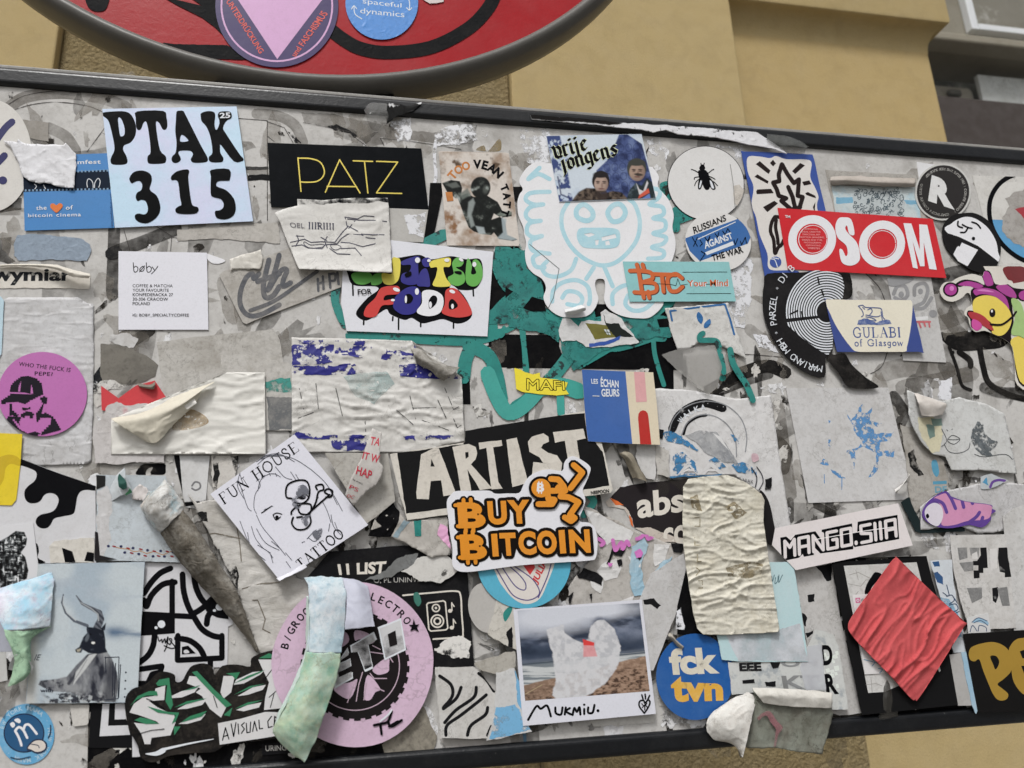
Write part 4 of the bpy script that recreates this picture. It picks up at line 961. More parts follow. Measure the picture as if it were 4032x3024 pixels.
for c, o in (('g', "775 660 890 640 940 680 930 720 870 745 800 730"), ('g', "945 670 1010 655 1020 700 1000 740 930 745"), ('y', "1015 655 1095 655 1095 540 1130 532 1160 560 1150 690 1110 740 1050 745 1020 720"),
             ('b', "1170 560 1290 520 1320 550 1300 580 1305 700 1290 740 1220 748 1165 720 1175 660 1230 640 1240 590 1175 590"), ('b', "1330 550 1375 530 1405 555 1390 600 1345 600"), ('b', "1320 640 1370 625 1395 750 1345 760 1290 745"),
             ('y', "1400 560 1540 530 1560 570 1545 605 1500 610 1520 690 1555 755 1420 755 1440 680 1450 610 1400 610"), ('g', "1570 570 1610 530 1660 560 1640 600 1600 610 1660 650 1670 720 1620 755 1560 740 1535 690 1580 660 1575 620"), ('g', "1690 540 1725 590 1720 660 1760 650 1730 570 1760 545 1800 590 1810 680 1770 750 1710 755 1675 700"),
             ('r', "1010 770 1130 755 1155 785 1140 820 1045 830 1030 870 1100 860 1110 895 1080 905 1010 915 970 990 910 1005 870 985 890 920 960 850"), ('b', "1130 830 1210 770 1290 765 1325 830 1310 920 1260 975 1170 980 1105 930 1110 870"),
             ('w', "1335 800 1420 790 1490 830 1500 900 1470 970 1390 995 1310 980 1290 950 1330 890"), ('r', "1520 790 1590 775 1650 830 1720 940 1710 990 1600 1005 1490 970 1510 900")):
    fd.p("letter", fc[c], [sm(o, 5)])
fd.p("letter_counter", INK, [sm("1200 830 1235 820 1260 850 1240 890 1195 890", 5), sm("1385 870 1420 830 1450 850 1440 900 1390 935", 5), sm("1545 880 1575 860 1615 910 1580 940 1545 935", 5), sm("1195 660 1240 640 1245 670 1205 685", 5), sm("1590 640 1640 640 1640 665 1595 655", 5)])
fd.p("shine", fc['w'], [el(1295, 552, 20, 22), el(1385, 555, 14, 12), el(1528, 552, 20, 14), el(1640, 548, 20, 11, 30), el(1745, 585, 16, 20), el(1128, 785, 28, 14, 20), el(1290, 800, 16, 26), el(1570, 800, 24, 13, 20), el(1100, 868, 16, 10), el(1203, 862, 9, 30), el(1397, 905, 12, 26), el(1572, 917, 11, 20)])
fd.tx("FOR", "820 782 930 776 935 818 822 826", INK, .02)
fd.p("grey_tear", M((150, 148, 146), dirt=.3), ["688 895 730 1112 690 1112 680 1050"])
th = S("drooping_sheet", "white drooping sheet with a torn left edge and a spiky thorn drawing", "paper sheet", rag("165 180 220 150 345 120 340 70 520 75 800 60 1062 60 1068 140 1095 650 700 635 352 620 300 490 250 370 205 250", 1.5, 8), pap((218, 216, 212), .1, .35, 60), hf=(lambda f: (lambda u, v: f(u, v)*.6+.004*max(0, (v-960)/110)**2 if v > 960 else f(u, v)*.6))(ridges(1.6, 60, -3, 6, 31)), dens=8)
th.p("worn_top", M((24, 26, 30), dirt=.1, alpha=(80, .5, .1)), [rag("340 60 1062 50 1064 90 700 100 340 110", 4, 8)])
TH = M((66, 66, 84), dirt=.1)
th.ln("thorns", TH, ["290 410 400 385 450 410 540 405 640 410 700 330 740 290 720 210 820 225 870 200 950 205", "300 440 380 430 430 455 540 460 560 430 660 420 690 380 740 345 850 350 900 375 960 380", "850 345 940 350 1030 350", "740 225 830 235 940 235 1050 245", "600 460 660 500 760 505", "690 410 760 415 860 445 960 420", "690 460 800 455 850 515", "340 355 355 395 330 440", "335 360 395 362", "580 365 560 400 580 455", "530 370 575 395", "740 280 820 320", "800 240 750 300"], 7, smooth=False)
th.ln("thorns", TH, ["400 405 450 430 540 425 550 445 450 455 400 430", "610 430 660 430 690 450 650 470 615 455"], 5, closed=True)
th.serif("IIIRIIII", "430 252 635 262 636 306 430 302", TH, 3, 9); th.tx("OEL", "280 252 400 262 400 298 290 292", M((110, 108, 116), dirt=.2), 0)

# tattoo card with a dark statue
T('a1')
tc_ = S("statue_card", "stained cream card with a dark winged statue and curved lettering", "card", "1462 1202 1480 1196 2000 1208 2020 1228 2103 1930 2090 1948 1545 1943 1528 1925", M((216, 208, 200), rough=.5, dirt=.42, dscale=22, dcol=(120, 92, 66), wr=.2))
def paint_statue(p):
    n = p.fbm(120, 6, 3); p.img[:] = rgb((214, 206, 198)); p.put(sst(.5, .8, n)*.8, (150, 124, 100)); p.put(sst(.52, .75, p.fbm(60, 6, 4))*p.ell(1780, 1330, 330, 150, 0, .6), (96, 78, 62)); p.put(sst(.5, .75, p.fbm(70, 6, 8))*p.ell(1600, 1800, 160, 180, 0, .7), (140, 104, 74))
    body = "1610 1560 1690 1530 1740 1560 1840 1545 1930 1600 1978 1690 1960 1725 1900 1690 1880 1740 1930 1722 2040 1680 2042 1712 1965 1722 1990 1760 2000 1860 2060 1885 2085 1897 2050 1908 1940 1892 1900 1840 1880 1862 1800 1852 1740 1832 1700 1800 1660 1700 1640 1640"
    m = np.maximum.reduce([p.poly(body, 5), p.ell(1795, 1485, 78, 86, 0, .08), p.poly("1490 1450 1560 1425 1630 1435 1648 1490 1640 1550 1600 1572 1530 1520", 5)])
    p.put(m, (32, 36, 34)); t = p.fbm(46, 5, 6); p.put(m*sst(.5, .72, t)*.75, (116, 122, 116)); p.put(m*sst(.62, .8, t)*.8, (178, 186, 184)); p.put(m*sst(.55, .3, t)*.6, (10, 12, 11))
    for q, f, c in (("1700 1600 1735 1570 1750 1605 1722 1700 1748 1785 1718 1802 1690 1690", 14, (150, 158, 156)), ("1755 1790 1820 1800 1832 1850 1780 1852", 12, (176, 186, 188)), ("1960 1722 2000 1732 1992 1790 2008 1860 2084 1894 2040 1904 1925 1886 1972 1840 1965 1780", 10, (170, 182, 186)), ("1920 1700 1960 1674 2038 1674 2042 1700 1960 1715", 10, (120, 128, 120)), ("1625 1535 1690 1490 1720 1540 1650 1580", 14, (110, 118, 112)), ("1520 1462 1600 1440 1632 1478 1570 1490", 12, (104, 108, 104))): p.put(p.poly(q, f)*.85, c)
    p.put(p.ell(1835, 1500, 22, 34, 10, .7)*.35, (120, 126, 120)); p.mul(.9+.2*p.fbm(9, 2, 11))
tc_.pict("picture", "1462 1200 2018 1212 2102 1946 1530 1943", 130, 170, paint_statue)
OR = M((196, 126, 66), dirt=.3, dscale=120)
tc_.arc("TOO", 1760, 1540, 245, 240, 212, 258, 70, OR, .04); tc_.arc("VEAN", 1770, 1540, 235, 240, 262, 322, 72, INK, .05); tc_.arc("TATT", 1770, 1590, 235, 250, 328, 390, 62, INK, .05); tc_.tx("I", "1530 1595 1515 1520 1570 1520 1580 1590", OR, .06)
mk("stain", M((150, 132, 92), dirt=.3, clear=.3, alpha=(60, .4, .2)), sm("1760 1190 1820 1150 1850 1200 1940 1100 1960 1160 1930 1200", 4))
T('a1')
cl = M((150, 150, 148), rough=.12, dirt=.2, dscale=60, clear=.8, spec=.6)
curl("clear_tape", ["870 880 6 920 815 6 1000 812 6 1060 820 6", "885 900 9 920 900 12 990 880 11 1055 870 10", "900 960 7 935 990 9 1000 950 10 1060 930 9", "930 1020 4 980 1035 5 1020 990 6 1045 1000 5"], cl, None, "curled clear tape hanging off the frame's top edge", "tape", thick=.0002)
curl("tape_scrap", ["1050 818 4.8 1130 820 4.9 1220 838 5 1328 808 5", "1055 880 5 1130 862 5.2 1230 858 5.4 1325 824 5.4", "1050 985 4.6 1110 935 4.9 1180 908 5 1250 885 5"], M((30, 30, 30), rough=.5, fleck=((222, 222, 224), 70, .56, .02)), None, "black and white torn tape on the frame's top edge", "tape")

# ------------------------------------------------------------------ stickers, upper right
LB = M((172, 214, 226), rough=.45, dirt=.45, dscale=60, dcol=(206, 228, 234))
T('b2')
fg = S("figure_sticker", "big white cut-out sticker with a pale blue toothy figure doodle", "sticker", sm("240 -228 160 -190 100 -110 92 -60 118 -10 92 30 75 100 85 200 122 290 130 350 145 420 135 490 150 590 200 655 270 700 302 770 282 850 320 930 400 990 490 1006 620 995 685 940 716 860 700 800 690 740 705 703 760 706 770 775 762 860 795 930 860 975 940 1002 1040 1012 1130 1002 1220 920 1232 840 1200 720 1280 600 1322 480 1325 390 1302 290 1312 190 1270 70 1190 -30 1195 -110 1150 -175 1100 -190 700 -200 330 -215", 4), pap((234, 234, 237), .08, .25, dscale=60, dcol=(188, 186, 186)))
fg.ln("doodle", LB, ["480 90 430 180 430 300 490 430 590 530 720 590 830 580 930 510 1020 390 1045 250 1010 120 960 70", "250 -180 160 -90 240 -130 330 -90", "330 10 180 20 140 70 200 110 280 110 180 130 140 190 180 240 260 240 170 260 150 330 200 370 270 360 180 400 190 470 250 490 330 500",
   "270 490 200 530 220 600 290 610", "310 560 270 610 310 670 400 680 500 630 540 540", "1130 -20 1200 0 1190 60 1120 110 1220 130 1230 190 1150 220 1240 240 1240 310 1150 340 1250 370 1230 420 1140 450 1230 480 1220 530 1110 540",
   "680 610 620 700", "760 600 830 760", "350 880 360 790 430 730 540 710 630 760 650 850 640 900", "430 850 470 800 550 810 590 860 560 910 470 900", "830 900 830 820 900 760 1000 740", "950 830 930 900 990 950 1080 940 1150 880"], 34)
fg.ln("doodle", LB, ["545 150 600 110 665 160 670 215 620 240 550 210", "790 180 830 120 890 110 930 170 900 230 830 245"], 40, closed=True)
fg.p("mouth", LB, [sm("545 350 570 300 660 295 780 295 870 310 890 370 870 440 800 460 690 460 600 450 560 410", 5)], ["600 345 660 335 690 350 640 370", "740 370 850 345 860 375 745 400", "770 405 800 395 810 430 775 435", "690 395 720 390 715 430 695 435"])
fg.ln("crack", M((110, 116, 118), dirt=.1), ["170 425 405 620 360 850 310 950"], 5, smooth=False)
curl("lifted_tab", ["445 945 1 520 925 1 585 908 1", "450 962 6 530 945 7 612 925 6", "468 985 3 540 978 4 618 945 3"], pap((214, 214, 214), .1), fg, base=fg.h)
fg.p("grey_stripe", M((92, 96, 98), dirt=.1), ["480 950 590 912 596 926 470 962"])
T('a2')
vj = S("photo_sticker", "photo print of two men before a church with blackletter words", "photo print", "303 1075 1058 1060 1172 1570 407 1598", M((206, 216, 226), rough=.4, dirt=.12, dscale=26, wr=.2, dcol=(172, 186, 204)))
def paint_men(p):
    n = p.fbm(140, 6, 1); p.img[:] = rgb((206, 216, 226)); p.put(sst(.45, .75, n)*.5, (168, 184, 206))
    ch = np.maximum(p.poly("885 1050 925 1050 1060 1140 1180 1570 760 1580 715 1480 700 1350 780 1275 840 1165", 6), 0); t = p.fbm(60, 5, 2)
    p.put(ch, (74, 88, 134)); p.put(ch*sst(.5, .7, t)*.7, (116, 132, 172)); p.put(ch*sst(.5, .3, t)*.8, (36, 44, 80))
    for cx in range(770, 1160, 62):
        for cy in range(1180, 1560, 74): p.put(ch*np.clip(1-np.abs(np.hypot((p.X-cx-(cy-1180)*.1)/24, (p.Y-cy+(cx-770)*.06)/30)-1)*5, 0, 1)*.6, (30, 38, 74))
    lf = p.poly("303 1075 410 1065 425 1130 440 1240 495 1265 540 1300 470 1350 520 1600 400 1600", 8)*sst(.34, .5, p.fbm(55, 5, 4)); p.put(lf, (64, 78, 126)); p.put(lf*sst(.52, .62, p.fbm(30, 4, 5)), (190, 204, 222)); p.put(p.line("395 1400 420 1540 500 1575", 12, f=6)*.8, (40, 48, 90))
    fur = p.fbm(22, 5, 7); c = np.maximum.reduce([p.poly("500 1600 560 1520 620 1488 700 1492 745 1540 830 1512 900 1525 945 1570 945 1600", 10)]); p.put(c, (66, 56, 50)); p.put(c*sst(.45, .7, fur)*.8, (112, 98, 86)); p.put(c*sst(.48, .3, fur), (26, 22, 20))
    for (cx, cy, rx, ry, hc, sk) in ((735, 1445, 64, 84, (40, 36, 36), (188, 164, 150)), (1020, 1350, 72, 88, (66, 68, 62), (176, 152, 136))):
        p.put(p.ell(cx, cy-14, rx+5, ry-4, 0, .1), hc); f = p.ell(cx+3, cy+12, rx-10, ry-18, 0, .14); p.put(f, sk); p.put(f*sst(cx+5, cx+rx, p.X)*.6, (104, 84, 76)); p.put(f*sst(cy+20, cy+ry, p.Y)*.5, (92, 74, 68)); p.put(f*p.fbm(26, 4, cx)*.3, (120, 96, 86))
        for dx in (-26, 24): p.put(p.ell(cx+dx+3, cy-6, 17, 6, 4, .6)*.85, (40, 32, 32)); p.put(p.ell(cx+dx+3, cy+6, 13, 5, 0, .7)*.7, (60, 46, 44))
        p.put(p.ell(cx+10, cy+22, 8, 22, 0, .8)*.55, (112, 86, 76)); p.put(p.ell(cx+4, cy+50, 24, 6, 0, .6)*.8, (104, 64, 62)); p.put(p.ell(cx, cy-62, rx-4, 26, 0, .3), hc)
    p.put(p.ell(1034, 1382, 34, 11, 6, .5)*.9, (44, 40, 38)); p.put(p.poly("700 1510 780 1510 800 1560 740 1600 700 1560", 10)*.9, (60, 50, 46))
    j = p.poly("930 1600 965 1500 1010 1450 1060 1470 1100 1410 1140 1440 1180 1600", 8); p.put(j, (40, 50, 54)); p.put(j*sst(.5, .7, p.fbm(40, 4, 9))*.7, (90, 104, 112)); p.put(p.poly("1015 1448 1042 1500 1072 1512 1102 1430 1112 1450 1082 1532 1040 1542", 5), (206, 204, 206)); p.put(p.poly("1040 1545 1112 1490 1122 1525 1030 1575", 5), (206, 94, 74)); p.put(p.poly("1055 1575 1122 1532 1130 1575 1100 1600", 5), (104, 128, 186)); p.mul(.92+.16*p.fbm(8, 2, 12))
vj.pict("picture", "305 1077 1056 1062 1170 1568 409 1596", 170, 120, paint_men)
BLK_O = M((214, 222, 190), dirt=.05)
for w_, m_, n_ in ((40, BLK_O, "letter_edge"), (27, INK, "lettering")):
    vj.nib("vrije", "352 1170 628 1098 646 1178 376 1258", m_, w_, n_); vj.nib("jongens", "418 1270 862 1142 882 1222 440 1352", m_, w_, n_)
fl = S("round_sticker", "white round sticker with a black fly", "sticker", el(1568, 1450, 306, 294, 20), M((40, 40, 44)))
fl.p("white_disc", pap((222, 221, 220), .10, .2, dscale=60), [el(1568, 1450, 301, 289, 20)])
fl.p("fly", INK, [sm("1515 1330 1530 1305 1550 1305 1562 1330 1550 1350 1525 1350", 4), sm("1510 1350 1560 1345 1590 1380 1595 1430 1560 1440 1520 1420 1508 1385", 5), sm("1530 1420 1580 1420 1600 1470 1590 1500 1565 1502 1545 1470", 5)])
fl.p("wing", INK, [sm("1520 1400 1550 1420 1530 1490 1508 1498 1505 1460", 5), sm("1585 1400 1620 1430 1645 1490 1620 1502 1590 1460", 5)]); fl.p("wing_light", WT, [sm("1525 1430 1535 1440 1522 1485 1514 1480", 4), sm("1598 1430 1615 1440 1632 1490 1612 1485", 4)])
fl.ln("legs", INK, ["1512 1370 1480 1350 1452 1340", "1510 1400 1480 1405 1475 1420", "1512 1420 1490 1440 1478 1470", "1588 1370 1612 1350 1630 1340", "1592 1395 1625 1410 1640 1420", "1595 1420 1630 1440 1660 1470", "1530 1310 1528 1292", "1550 1308 1555 1292"], 7)
fl.p("torn_patch", pap((206, 200, 192), .35, .8, 120), [rag("1785 1465 1830 1460 1868 1500 1865 1580 1820 1640 1790 1610", 3, 6)]); fl.ln("crease", M((140, 138, 136)), ["1760 1300 1785 1470 1800 1659"], 5)
T('b2')
ru = S("round_sticker", "white round sticker with a blue band and handwritten protest words", "sticker", el(1665, 405, 262, 232, 15), pap((222, 220, 218), .08))
_h = _hm
bl = M((58, 106, 168), rough=.5, dirt=.12)
ru.p("blue_band", bl, ["1400 380 1820 225 1940 330 1900 420 1520 560 1440 480"]); ru.p("white_bar", WT, ["1560 490 1780 402 1790 430 1575 512"]); ru.ln("white_line", WT, ["1505 385 1800 250"], 7, smooth=False)
ru.tx("RUSSIANS", "1462 290 1720 190 1730 240 1475 345", INK, .02); ru.tx("AGAINST", "1550 405 1765 330 1785 380 1560 465", WT, .03); ru.tx("THE WAR", "1610 510 1850 440 1868 490 1620 560", INK, .025)
ru.ln("scribble", INK, ["1460 370 1500 440", "1500 370 1470 440", "1520 390 1540 420 1520 440", "1560 370 1580 400 1600 360 1590 400", "1640 340 1660 370 1670 330", "1700 320 1720 350 1740 300 1760 330", "1790 390 1800 430 1820 380", "1840 400 1850 430 1880 370 1890 420", "1530 480 1560 500 1520 560"], 6, smooth=False)
# fly lies over its lower neighbour: built after, so lift the fly sticker by its own reserve
# --- blue framed crystal sticker, curls sheet, vinyl, right column
T('a3')
cr_ = S("crystal_sticker", "white sticker in a wavy blue border with black crystal and rays", "sticker", sm("-22 1220 0 1200 250 1208 500 1222 545 1245 590 1450 650 1700 745 2150 738 2188 460 2190 190 2190 155 2155 120 1960 36 1508", 3), M((58, 84, 158), rough=.4, dirt=.08, wr=.12))
cr_.p("white_ground", pap((222, 218, 214), .08, .15), [sm("25 1245 120 1240 200 1252 250 1235 330 1260 480 1262 530 1290 520 1400 560 1490 585 1560 575 1650 640 1900 680 2100 560 2130 455 2162 400 2140 230 2140 185 2110 180 2010 120 1860 90 1720 55 1620 70 1480 25 1360", 5)])
BR = M((42, 34, 34), rough=.5, dirt=.06)
cr_.p("rays", BR, ["88 1300 120 1275 205 1350 190 1378", "200 1290 225 1265 248 1295 225 1318", "78 1400 100 1380 190 1435 182 1455", "92 1515 100 1500 210 1495 230 1530 95 1538", "375 1355 440 1290 478 1310 400 1378", "455 1440 512 1428 528 1458 470 1470", "480 1530 500 1520 560 1550 565 1570 490 1545", "145 1640 235 1590 265 1610 180 1680", "540 1640 560 1600 555 1680"])
cr_.ln("crystal", BR, ["295 1300 270 1380 275 1435 225 1445 255 1500 270 1550 330 1570 290 1590 370 1659 440 1640", "295 1300 340 1380 390 1450 430 1420 420 1550 460 1560 430 1659", "345 1480 380 1560 400 1650"], 34, smooth=False)
cr_.ln("crystal", BR, ["240 1715 215 1760 205 1830 230 1900 240 2005 265 1960 290 1940 310 1900", "240 1715 290 1720", "250 1740 245 1800 260 1880 265 1930"], 28)
cr_.p("ball", M((58, 84, 158), dirt=.05), [el(245, 2075, 46, 44)]); cr_.ln("ball_line", WT, ["210 2050 240 2060 260 2115", "225 2040 270 2050"], 7)
cu_ = S("curls_sheet", "grey edged sheet with inky curls and a peeled top, beside the blue bordered sticker", "paper sheet", rag("637 1345 900 1360 1355 1385 1440 1740 720 1710", 1.5, 9), pap((176, 172, 166), .3, .4))
cu_.p("picture", M((202, 212, 214), dirt=.3, dscale=40, fleck=((176, 204, 216), 30, .58, .05)), [rag("690 1470 1350 1480 1400 1740 720 1710", 2, 9)]); cu_.p("blue_patch", M((126, 178, 206), dirt=.2), [rag("720 1565 860 1560 850 1605 725 1610", 3, 7), rag("1260 1585 1390 1590 1390 1620 1280 1615", 3, 7)])
rr = random.Random(5); CK = M((84, 98, 106), dirt=.2)
cu_.p("curl_mass", M((190, 198, 200), dirt=.2), [rag("850 1560 900 1500 1050 1480 1200 1510 1280 1600 1250 1700 880 1700", 5, 8)])
for k in range(4):
    ls = []
    for i in range(26):
        x = rr.uniform(870, 1250); y = rr.uniform(1495, 1700); r0 = rr.uniform(10, 22); a = rr.uniform(0, 6.3)
        ls.append(" ".join("%.1f %.1f" % (x+r0*(1-t*.12)*math.cos(a+t*.9), y+r0*(1-t*.12)*math.sin(a+t*.9)) for t in range(6)))
    cu_.ln("curls", CK, ls, 5)
curl("peeled_lip", ["675 1400 1 860 1395 1 1100 1405 1 1350 1412 1", "678 1425 5 860 1425 6 1100 1440 6 1350 1448 5", "690 1465 2 860 1462 3 1110 1475 3 1350 1482 2"], pap((178, 170, 162), .3), cu_, base=cu_.h)
vn = []
T('b3')
vy = S("record_sticker", "black and white vinyl record sticker with lettering round its rim, half torn off", "sticker", sm("180 660 400 650 640 640 760 650 800 665 845 740 855 800 835 850 760 862 700 880 690 1000 700 1180 690 1300 640 1330 632 1478 480 1440 330 1320 220 1160 155 1000 143 860 155 740", 3), M((34, 33, 34), rough=.35, dirt=.10, dscale=40, dcol=(76, 74, 74), wr=.1))
vclip = g("345 1250 345 640 720 640 800 760 780 860 650 890 690 1290 560 1330")
for i, r0 in enumerate(range(78, 312, 19)):
    vy.p("groove", WT, [el(650, 960, r0*1.02+11, r0*1.08+11, 0, 72)], [el(650, 960, r0*1.02, r0*1.08, 0, 72), g("330 1015 640 985 640 1005 330 1045")] , clip=sm("300 1000 330 780 440 640 735 655 790 760 770 860 690 880 700 1170 670 1300 540 1230 400 1120", 4))
vy.ln("groove_break", M((34, 33, 34)), ["580 690 590 740", "610 790 625 830", "450 960 460 1000", "360 980 420 950"], 12, smooth=False)
vy.arc("MARIANO MBH * PARZEL * DJ B", 650, 960, 430, 455, 95, 232, 52, WT, .0, wid=.55)
# black brush stroke running under the trapezoid card, over the record
mk("brush_stroke", BRUSH, sm("700 1300 790 1290 850 1380 960 1480 1060 1560 830 1560 740 1440 660 1340 690 1260", 4))
mk("brush_stroke", BRUSH, rag("760 655 830 650 850 740 855 800 830 852 780 855 790 760", 2, 6))
gs = S("eyes_sticker", "grey tall sticker with two smudged staring eyes and red flecks", "sticker", "1128 690 1475 685 1592 1335 1595 1362 1255 1346 1245 1270", pap((198, 197, 196), .2, .5, 60, dscale=45))
EY = M((150, 150, 152), dirt=.3, dscale=80)
gs.ln("eye", EY, ["1180 820 1210 760 1270 760 1290 830 1240 870 1190 850", "1345 830 1350 760 1420 735 1450 790 1420 880 1370 910 1340 930 1420 930 1480 850"], 30); gs.p("eye", EY, [el(1240, 825, 22, 26), el(1392, 800, 20, 24)])
gs.p("teeth", M((222, 222, 222), dirt=.1), ["1310 1005 1450 995 1452 1025 1315 1035"]); gs.ln("red_fleck", M((206, 110, 116), dirt=.3), ["1360 1040 1470 1040", "1380 1045 1395 1085", "1420 1045 1430 1075", "1460 1050 1465 1080"], 14, smooth=False); gs.p("grey_spots", M((150, 150, 152), dirt=.2), [el(1492, 975, 32, 30), sm("1140 700 1330 690 1300 730 1160 760", 4)])
gu = S("trapezoid_card", "cream card with blue corners, a cow drawing and serif lettering", "card", sm("640 864 660 862 1000 866 1290 868 1318 872 1330 900 1370 1080 1414 1272 1380 1277 1080 1278 760 1278 735 1272 722 1240 680 1050", 2), M((58, 76, 142), rough=.4, dirt=.06))
CRM = M((232, 226, 208), rough=.4, dirt=.06, dscale=30)
gu.p("cream_field", CRM, [sm("642 864 800 865 1000 866 1290 868 1318 872 1330 900 1325 1000 1310 1120 1285 1240 1265 1277 1080 1277 900 1277 840 1240 740 1100 680 980", 3)])
BI = M((72, 92, 148), rough=.5, dirt=.15)
gu.serif("GULABI", "855 1086 1235 1086 1240 1160 860 1164", BI, 4, 12); gu.serif("of Glasgow", "868 1180 1255 1180 1255 1228 872 1232", BI, 4, 9)
gu.p("meadow", M((78, 98, 152), dirt=.4, dscale=150, dcol=(190, 196, 210)), [rag("890 1065 900 1025 970 1010 1040 1050 1090 1020 1150 1025 1165 1060 1050 1070", 3, 5)])
gu.ln("cow", BI, ["900 915 935 908 960 925 1060 930 1085 945 1095 1000 1110 1020", "905 920 930 950 940 985 925 1000", "960 985 1040 1000 1075 990", "1080 960 1090 1025", "935 925 950 940", "975 945 1000 935 1010 960 990 990 1030 1000", "960 1000 1010 1010 1040 1030 985 1030"], 7)
os_ = S("red_banner", "bright red oblong sticker with four huge white letters", "sticker", "262 137 1490 225 1597 693 343 622", M((206, 42, 50), rough=.35, dirt=.05, wr=.12))
WO = M((232, 232, 236), rough=.4, dirt=.02)
os_.p("letter", WO, [el(535, 386, 188, 192, 32)], [el(535, 386, 122, 124, 32)]); os_.ln("inner_ring", WO, [" ".join("%.1f %.1f" % (540+112*math.cos(a*.2), 386+110*math.sin(a*.2)) for a in range(32))], 5)
os_.p("letter", WO, [el(1088, 424, 180, 188, 32)], [el(1090, 424, 116, 120, 32)]); os_.ln("inner_ring", WO, [" ".join("%.1f %.1f" % (1091+106*math.cos(a*.2), 424+106*math.sin(a*.2)) for a in range(32))], 5)
os_.p("letter", WO, [sm("870 345 845 232 790 212 740 225 718 290 735 370 790 420 810 450 815 500 800 520 775 470 750 470 765 560 810 592 870 588 912 545 905 460 880 400 830 350 800 310 800 285 812 282 830 345", 4)])
os_.p("letter", WO, ["1258 258 1320 262 1388 470 1382 268 1446 272 1522 628 1462 622 1418 410 1425 600 1390 600 1330 400 1372 620 1332 610"])
os_.tx("TM", "318 195 360 198 362 218 320 216", WO, .03)
for i, l in enumerate(("CAMPAIGNS,", "IDEAS, CREATIVE", "DIRECTION, ART", "DIRECTION, BRANDING,", "DESIGN AND TYPE,", "PHOTOGRAPHY,", "COPYWRITING,", "WEBSITES")):
    w = (60, 75, 70, 100, 82, 70, 60, 48)[i]; y = 298+i*21.5; x = 522+i*3.5
    os_.tx(l, "%f %f %f %f %f %f %f %f" % (x-w, y, x+w, y+3, x+w, y+18, x-w, y+15), M((226, 160, 160), dirt=0), .01)
T('a3')
S("white_corner", "white paper corner behind the black round letter sticker", "paper scrap", "1363 1282 1635 1322 1660 1420 1380 1420", pap((222, 222, 224), .05))
rsx = S("round_sticker", "black round sticker with a white angular letter R", "sticker", el(1571, 1520, 221, 226, 20), M((204, 203, 200), dirt=.1))
rsx.p("black_disc", M((52, 50, 50), rough=.4, dirt=.1), [el(1571, 1520, 207, 212, 20)])
rsx.tx("R", "1482 1385 1640 1440 1664 1662 1452 1590", M((222, 222, 222), dirt=.15, dscale=120), .07, name="letter")
rsx.arc("designing good shit since 1983 | clothing studio |", 1571, 1520, 178, 182, -140, 60, 20, M((170, 168, 164), dirt=0)); rsx.arc("coverswoord clothing studio", 1571, 1520, 178, 182, 75, 200, 20, M((150, 148, 144), dirt=0))
eg = S("edge_sticker", "white sticker at the frame with a black ring, blue base and torn red patch", "sticker", "1803 1390 2300 1402 2340 2120 1995 2105", pap((212, 210, 206), .2, .4, dscale=35))
T('b3')
eg.p("picture", M((96, 160, 206), dirt=.15), [sm("1960 235 2040 235 2330 240 2400 560 2230 555 2090 480 2000 360", 4)]); eg.p("white_half", pap((214, 212, 208), .2), ["1955 230 1960 60 2040 -60 2340 -80 2340 240"])
eg.ln("ring", INK, ["2330 -140 2200 -140 2080 -100 1990 -20 1940 100 1950 260 2020 400 2120 500 2230 560 2340 580"], 36)
eg.p("torn_patch", pap((172, 168, 164), .4, .6), [rag("2040 220 2100 130 2060 60 2140 20 2330 -40 2330 440 2200 440 2100 380 2050 300", 6, 8)]); eg.p("red_patch", M((168, 56, 66), dirt=.2), [rag("2140 150 2330 100 2330 250 2230 240", 3, 7)])
on_ = S("rice_ball_sticker", "black egg-shaped sticker with a sleepy white rice ball face", "sticker", sm("1740 178 1830 182 1930 240 2000 340 2030 460 2000 590 1930 645 1850 648 1740 600 1630 500 1572 390 1572 280 1640 200", 5), M((34, 33, 34), rough=.4, dirt=.05))
on_.p("face", WO, [sm("1605 335 1640 260 1730 212 1820 220 1920 290 1985 390 2005 480 1995 560", 5)]); on_.p("mouth", WO, ["1720 412 1848 470 1765 600 1690 560 1652 505 1680 450"]); on_.p("nori_edge", M((34, 33, 34)), ["1600 335 1700 368 1850 440 2000 556 1985 600 1800 500 1620 400"]); on_.p("mouth", WO, ["1720 412 1848 470 1800 545 1690 470"])
on_.ln("features", INK, ["1690 245 1690 280 1725 295", "1725 270 1760 290 1800 300", "1765 300 1745 330 1710 332", "1800 250 1840 265 1868 298"], 13); on_.p("eye", INK, [el(1812, 380, 13, 14)])
# duck in a jester hat, cut at the frame
DL = M((34, 28, 32), rough=.5)
S("black_scrap", "white scrap with dark red fringe behind the jester hat", "paper scrap", "1890 600 2300 600 2300 800 1990 760", pap((220, 214, 206), .1)).p("fringe", M((120, 44, 48), dirt=.2), [sm("2050 610 2220 610 2300 760 2190 790 2170 740 2140 780 2120 720 2080 700", 4)])
dk_ = S("duck_sticker", "cut-out sticker of a yellow duck in a purple jester hat", "sticker", sm("1545 790 1580 730 1640 720 1690 690 1800 660 1880 680 1900 640 1950 640 1990 740 2100 740 2260 720 2300 780 2300 1530 2160 1540 2140 1400 2120 1240 2060 1180 1980 1140 1900 1110 1830 1120 1790 1080 1770 1010 1740 980 1760 930 1800 900 1790 830 1760 810 1720 850 1650 880 1580 860", 3), pap((218, 214, 206), .08))
PU = M((172, 66, 148), rough=.4, dirt=.08); YE = M((232, 208, 96), rough=.4, dirt=.06)
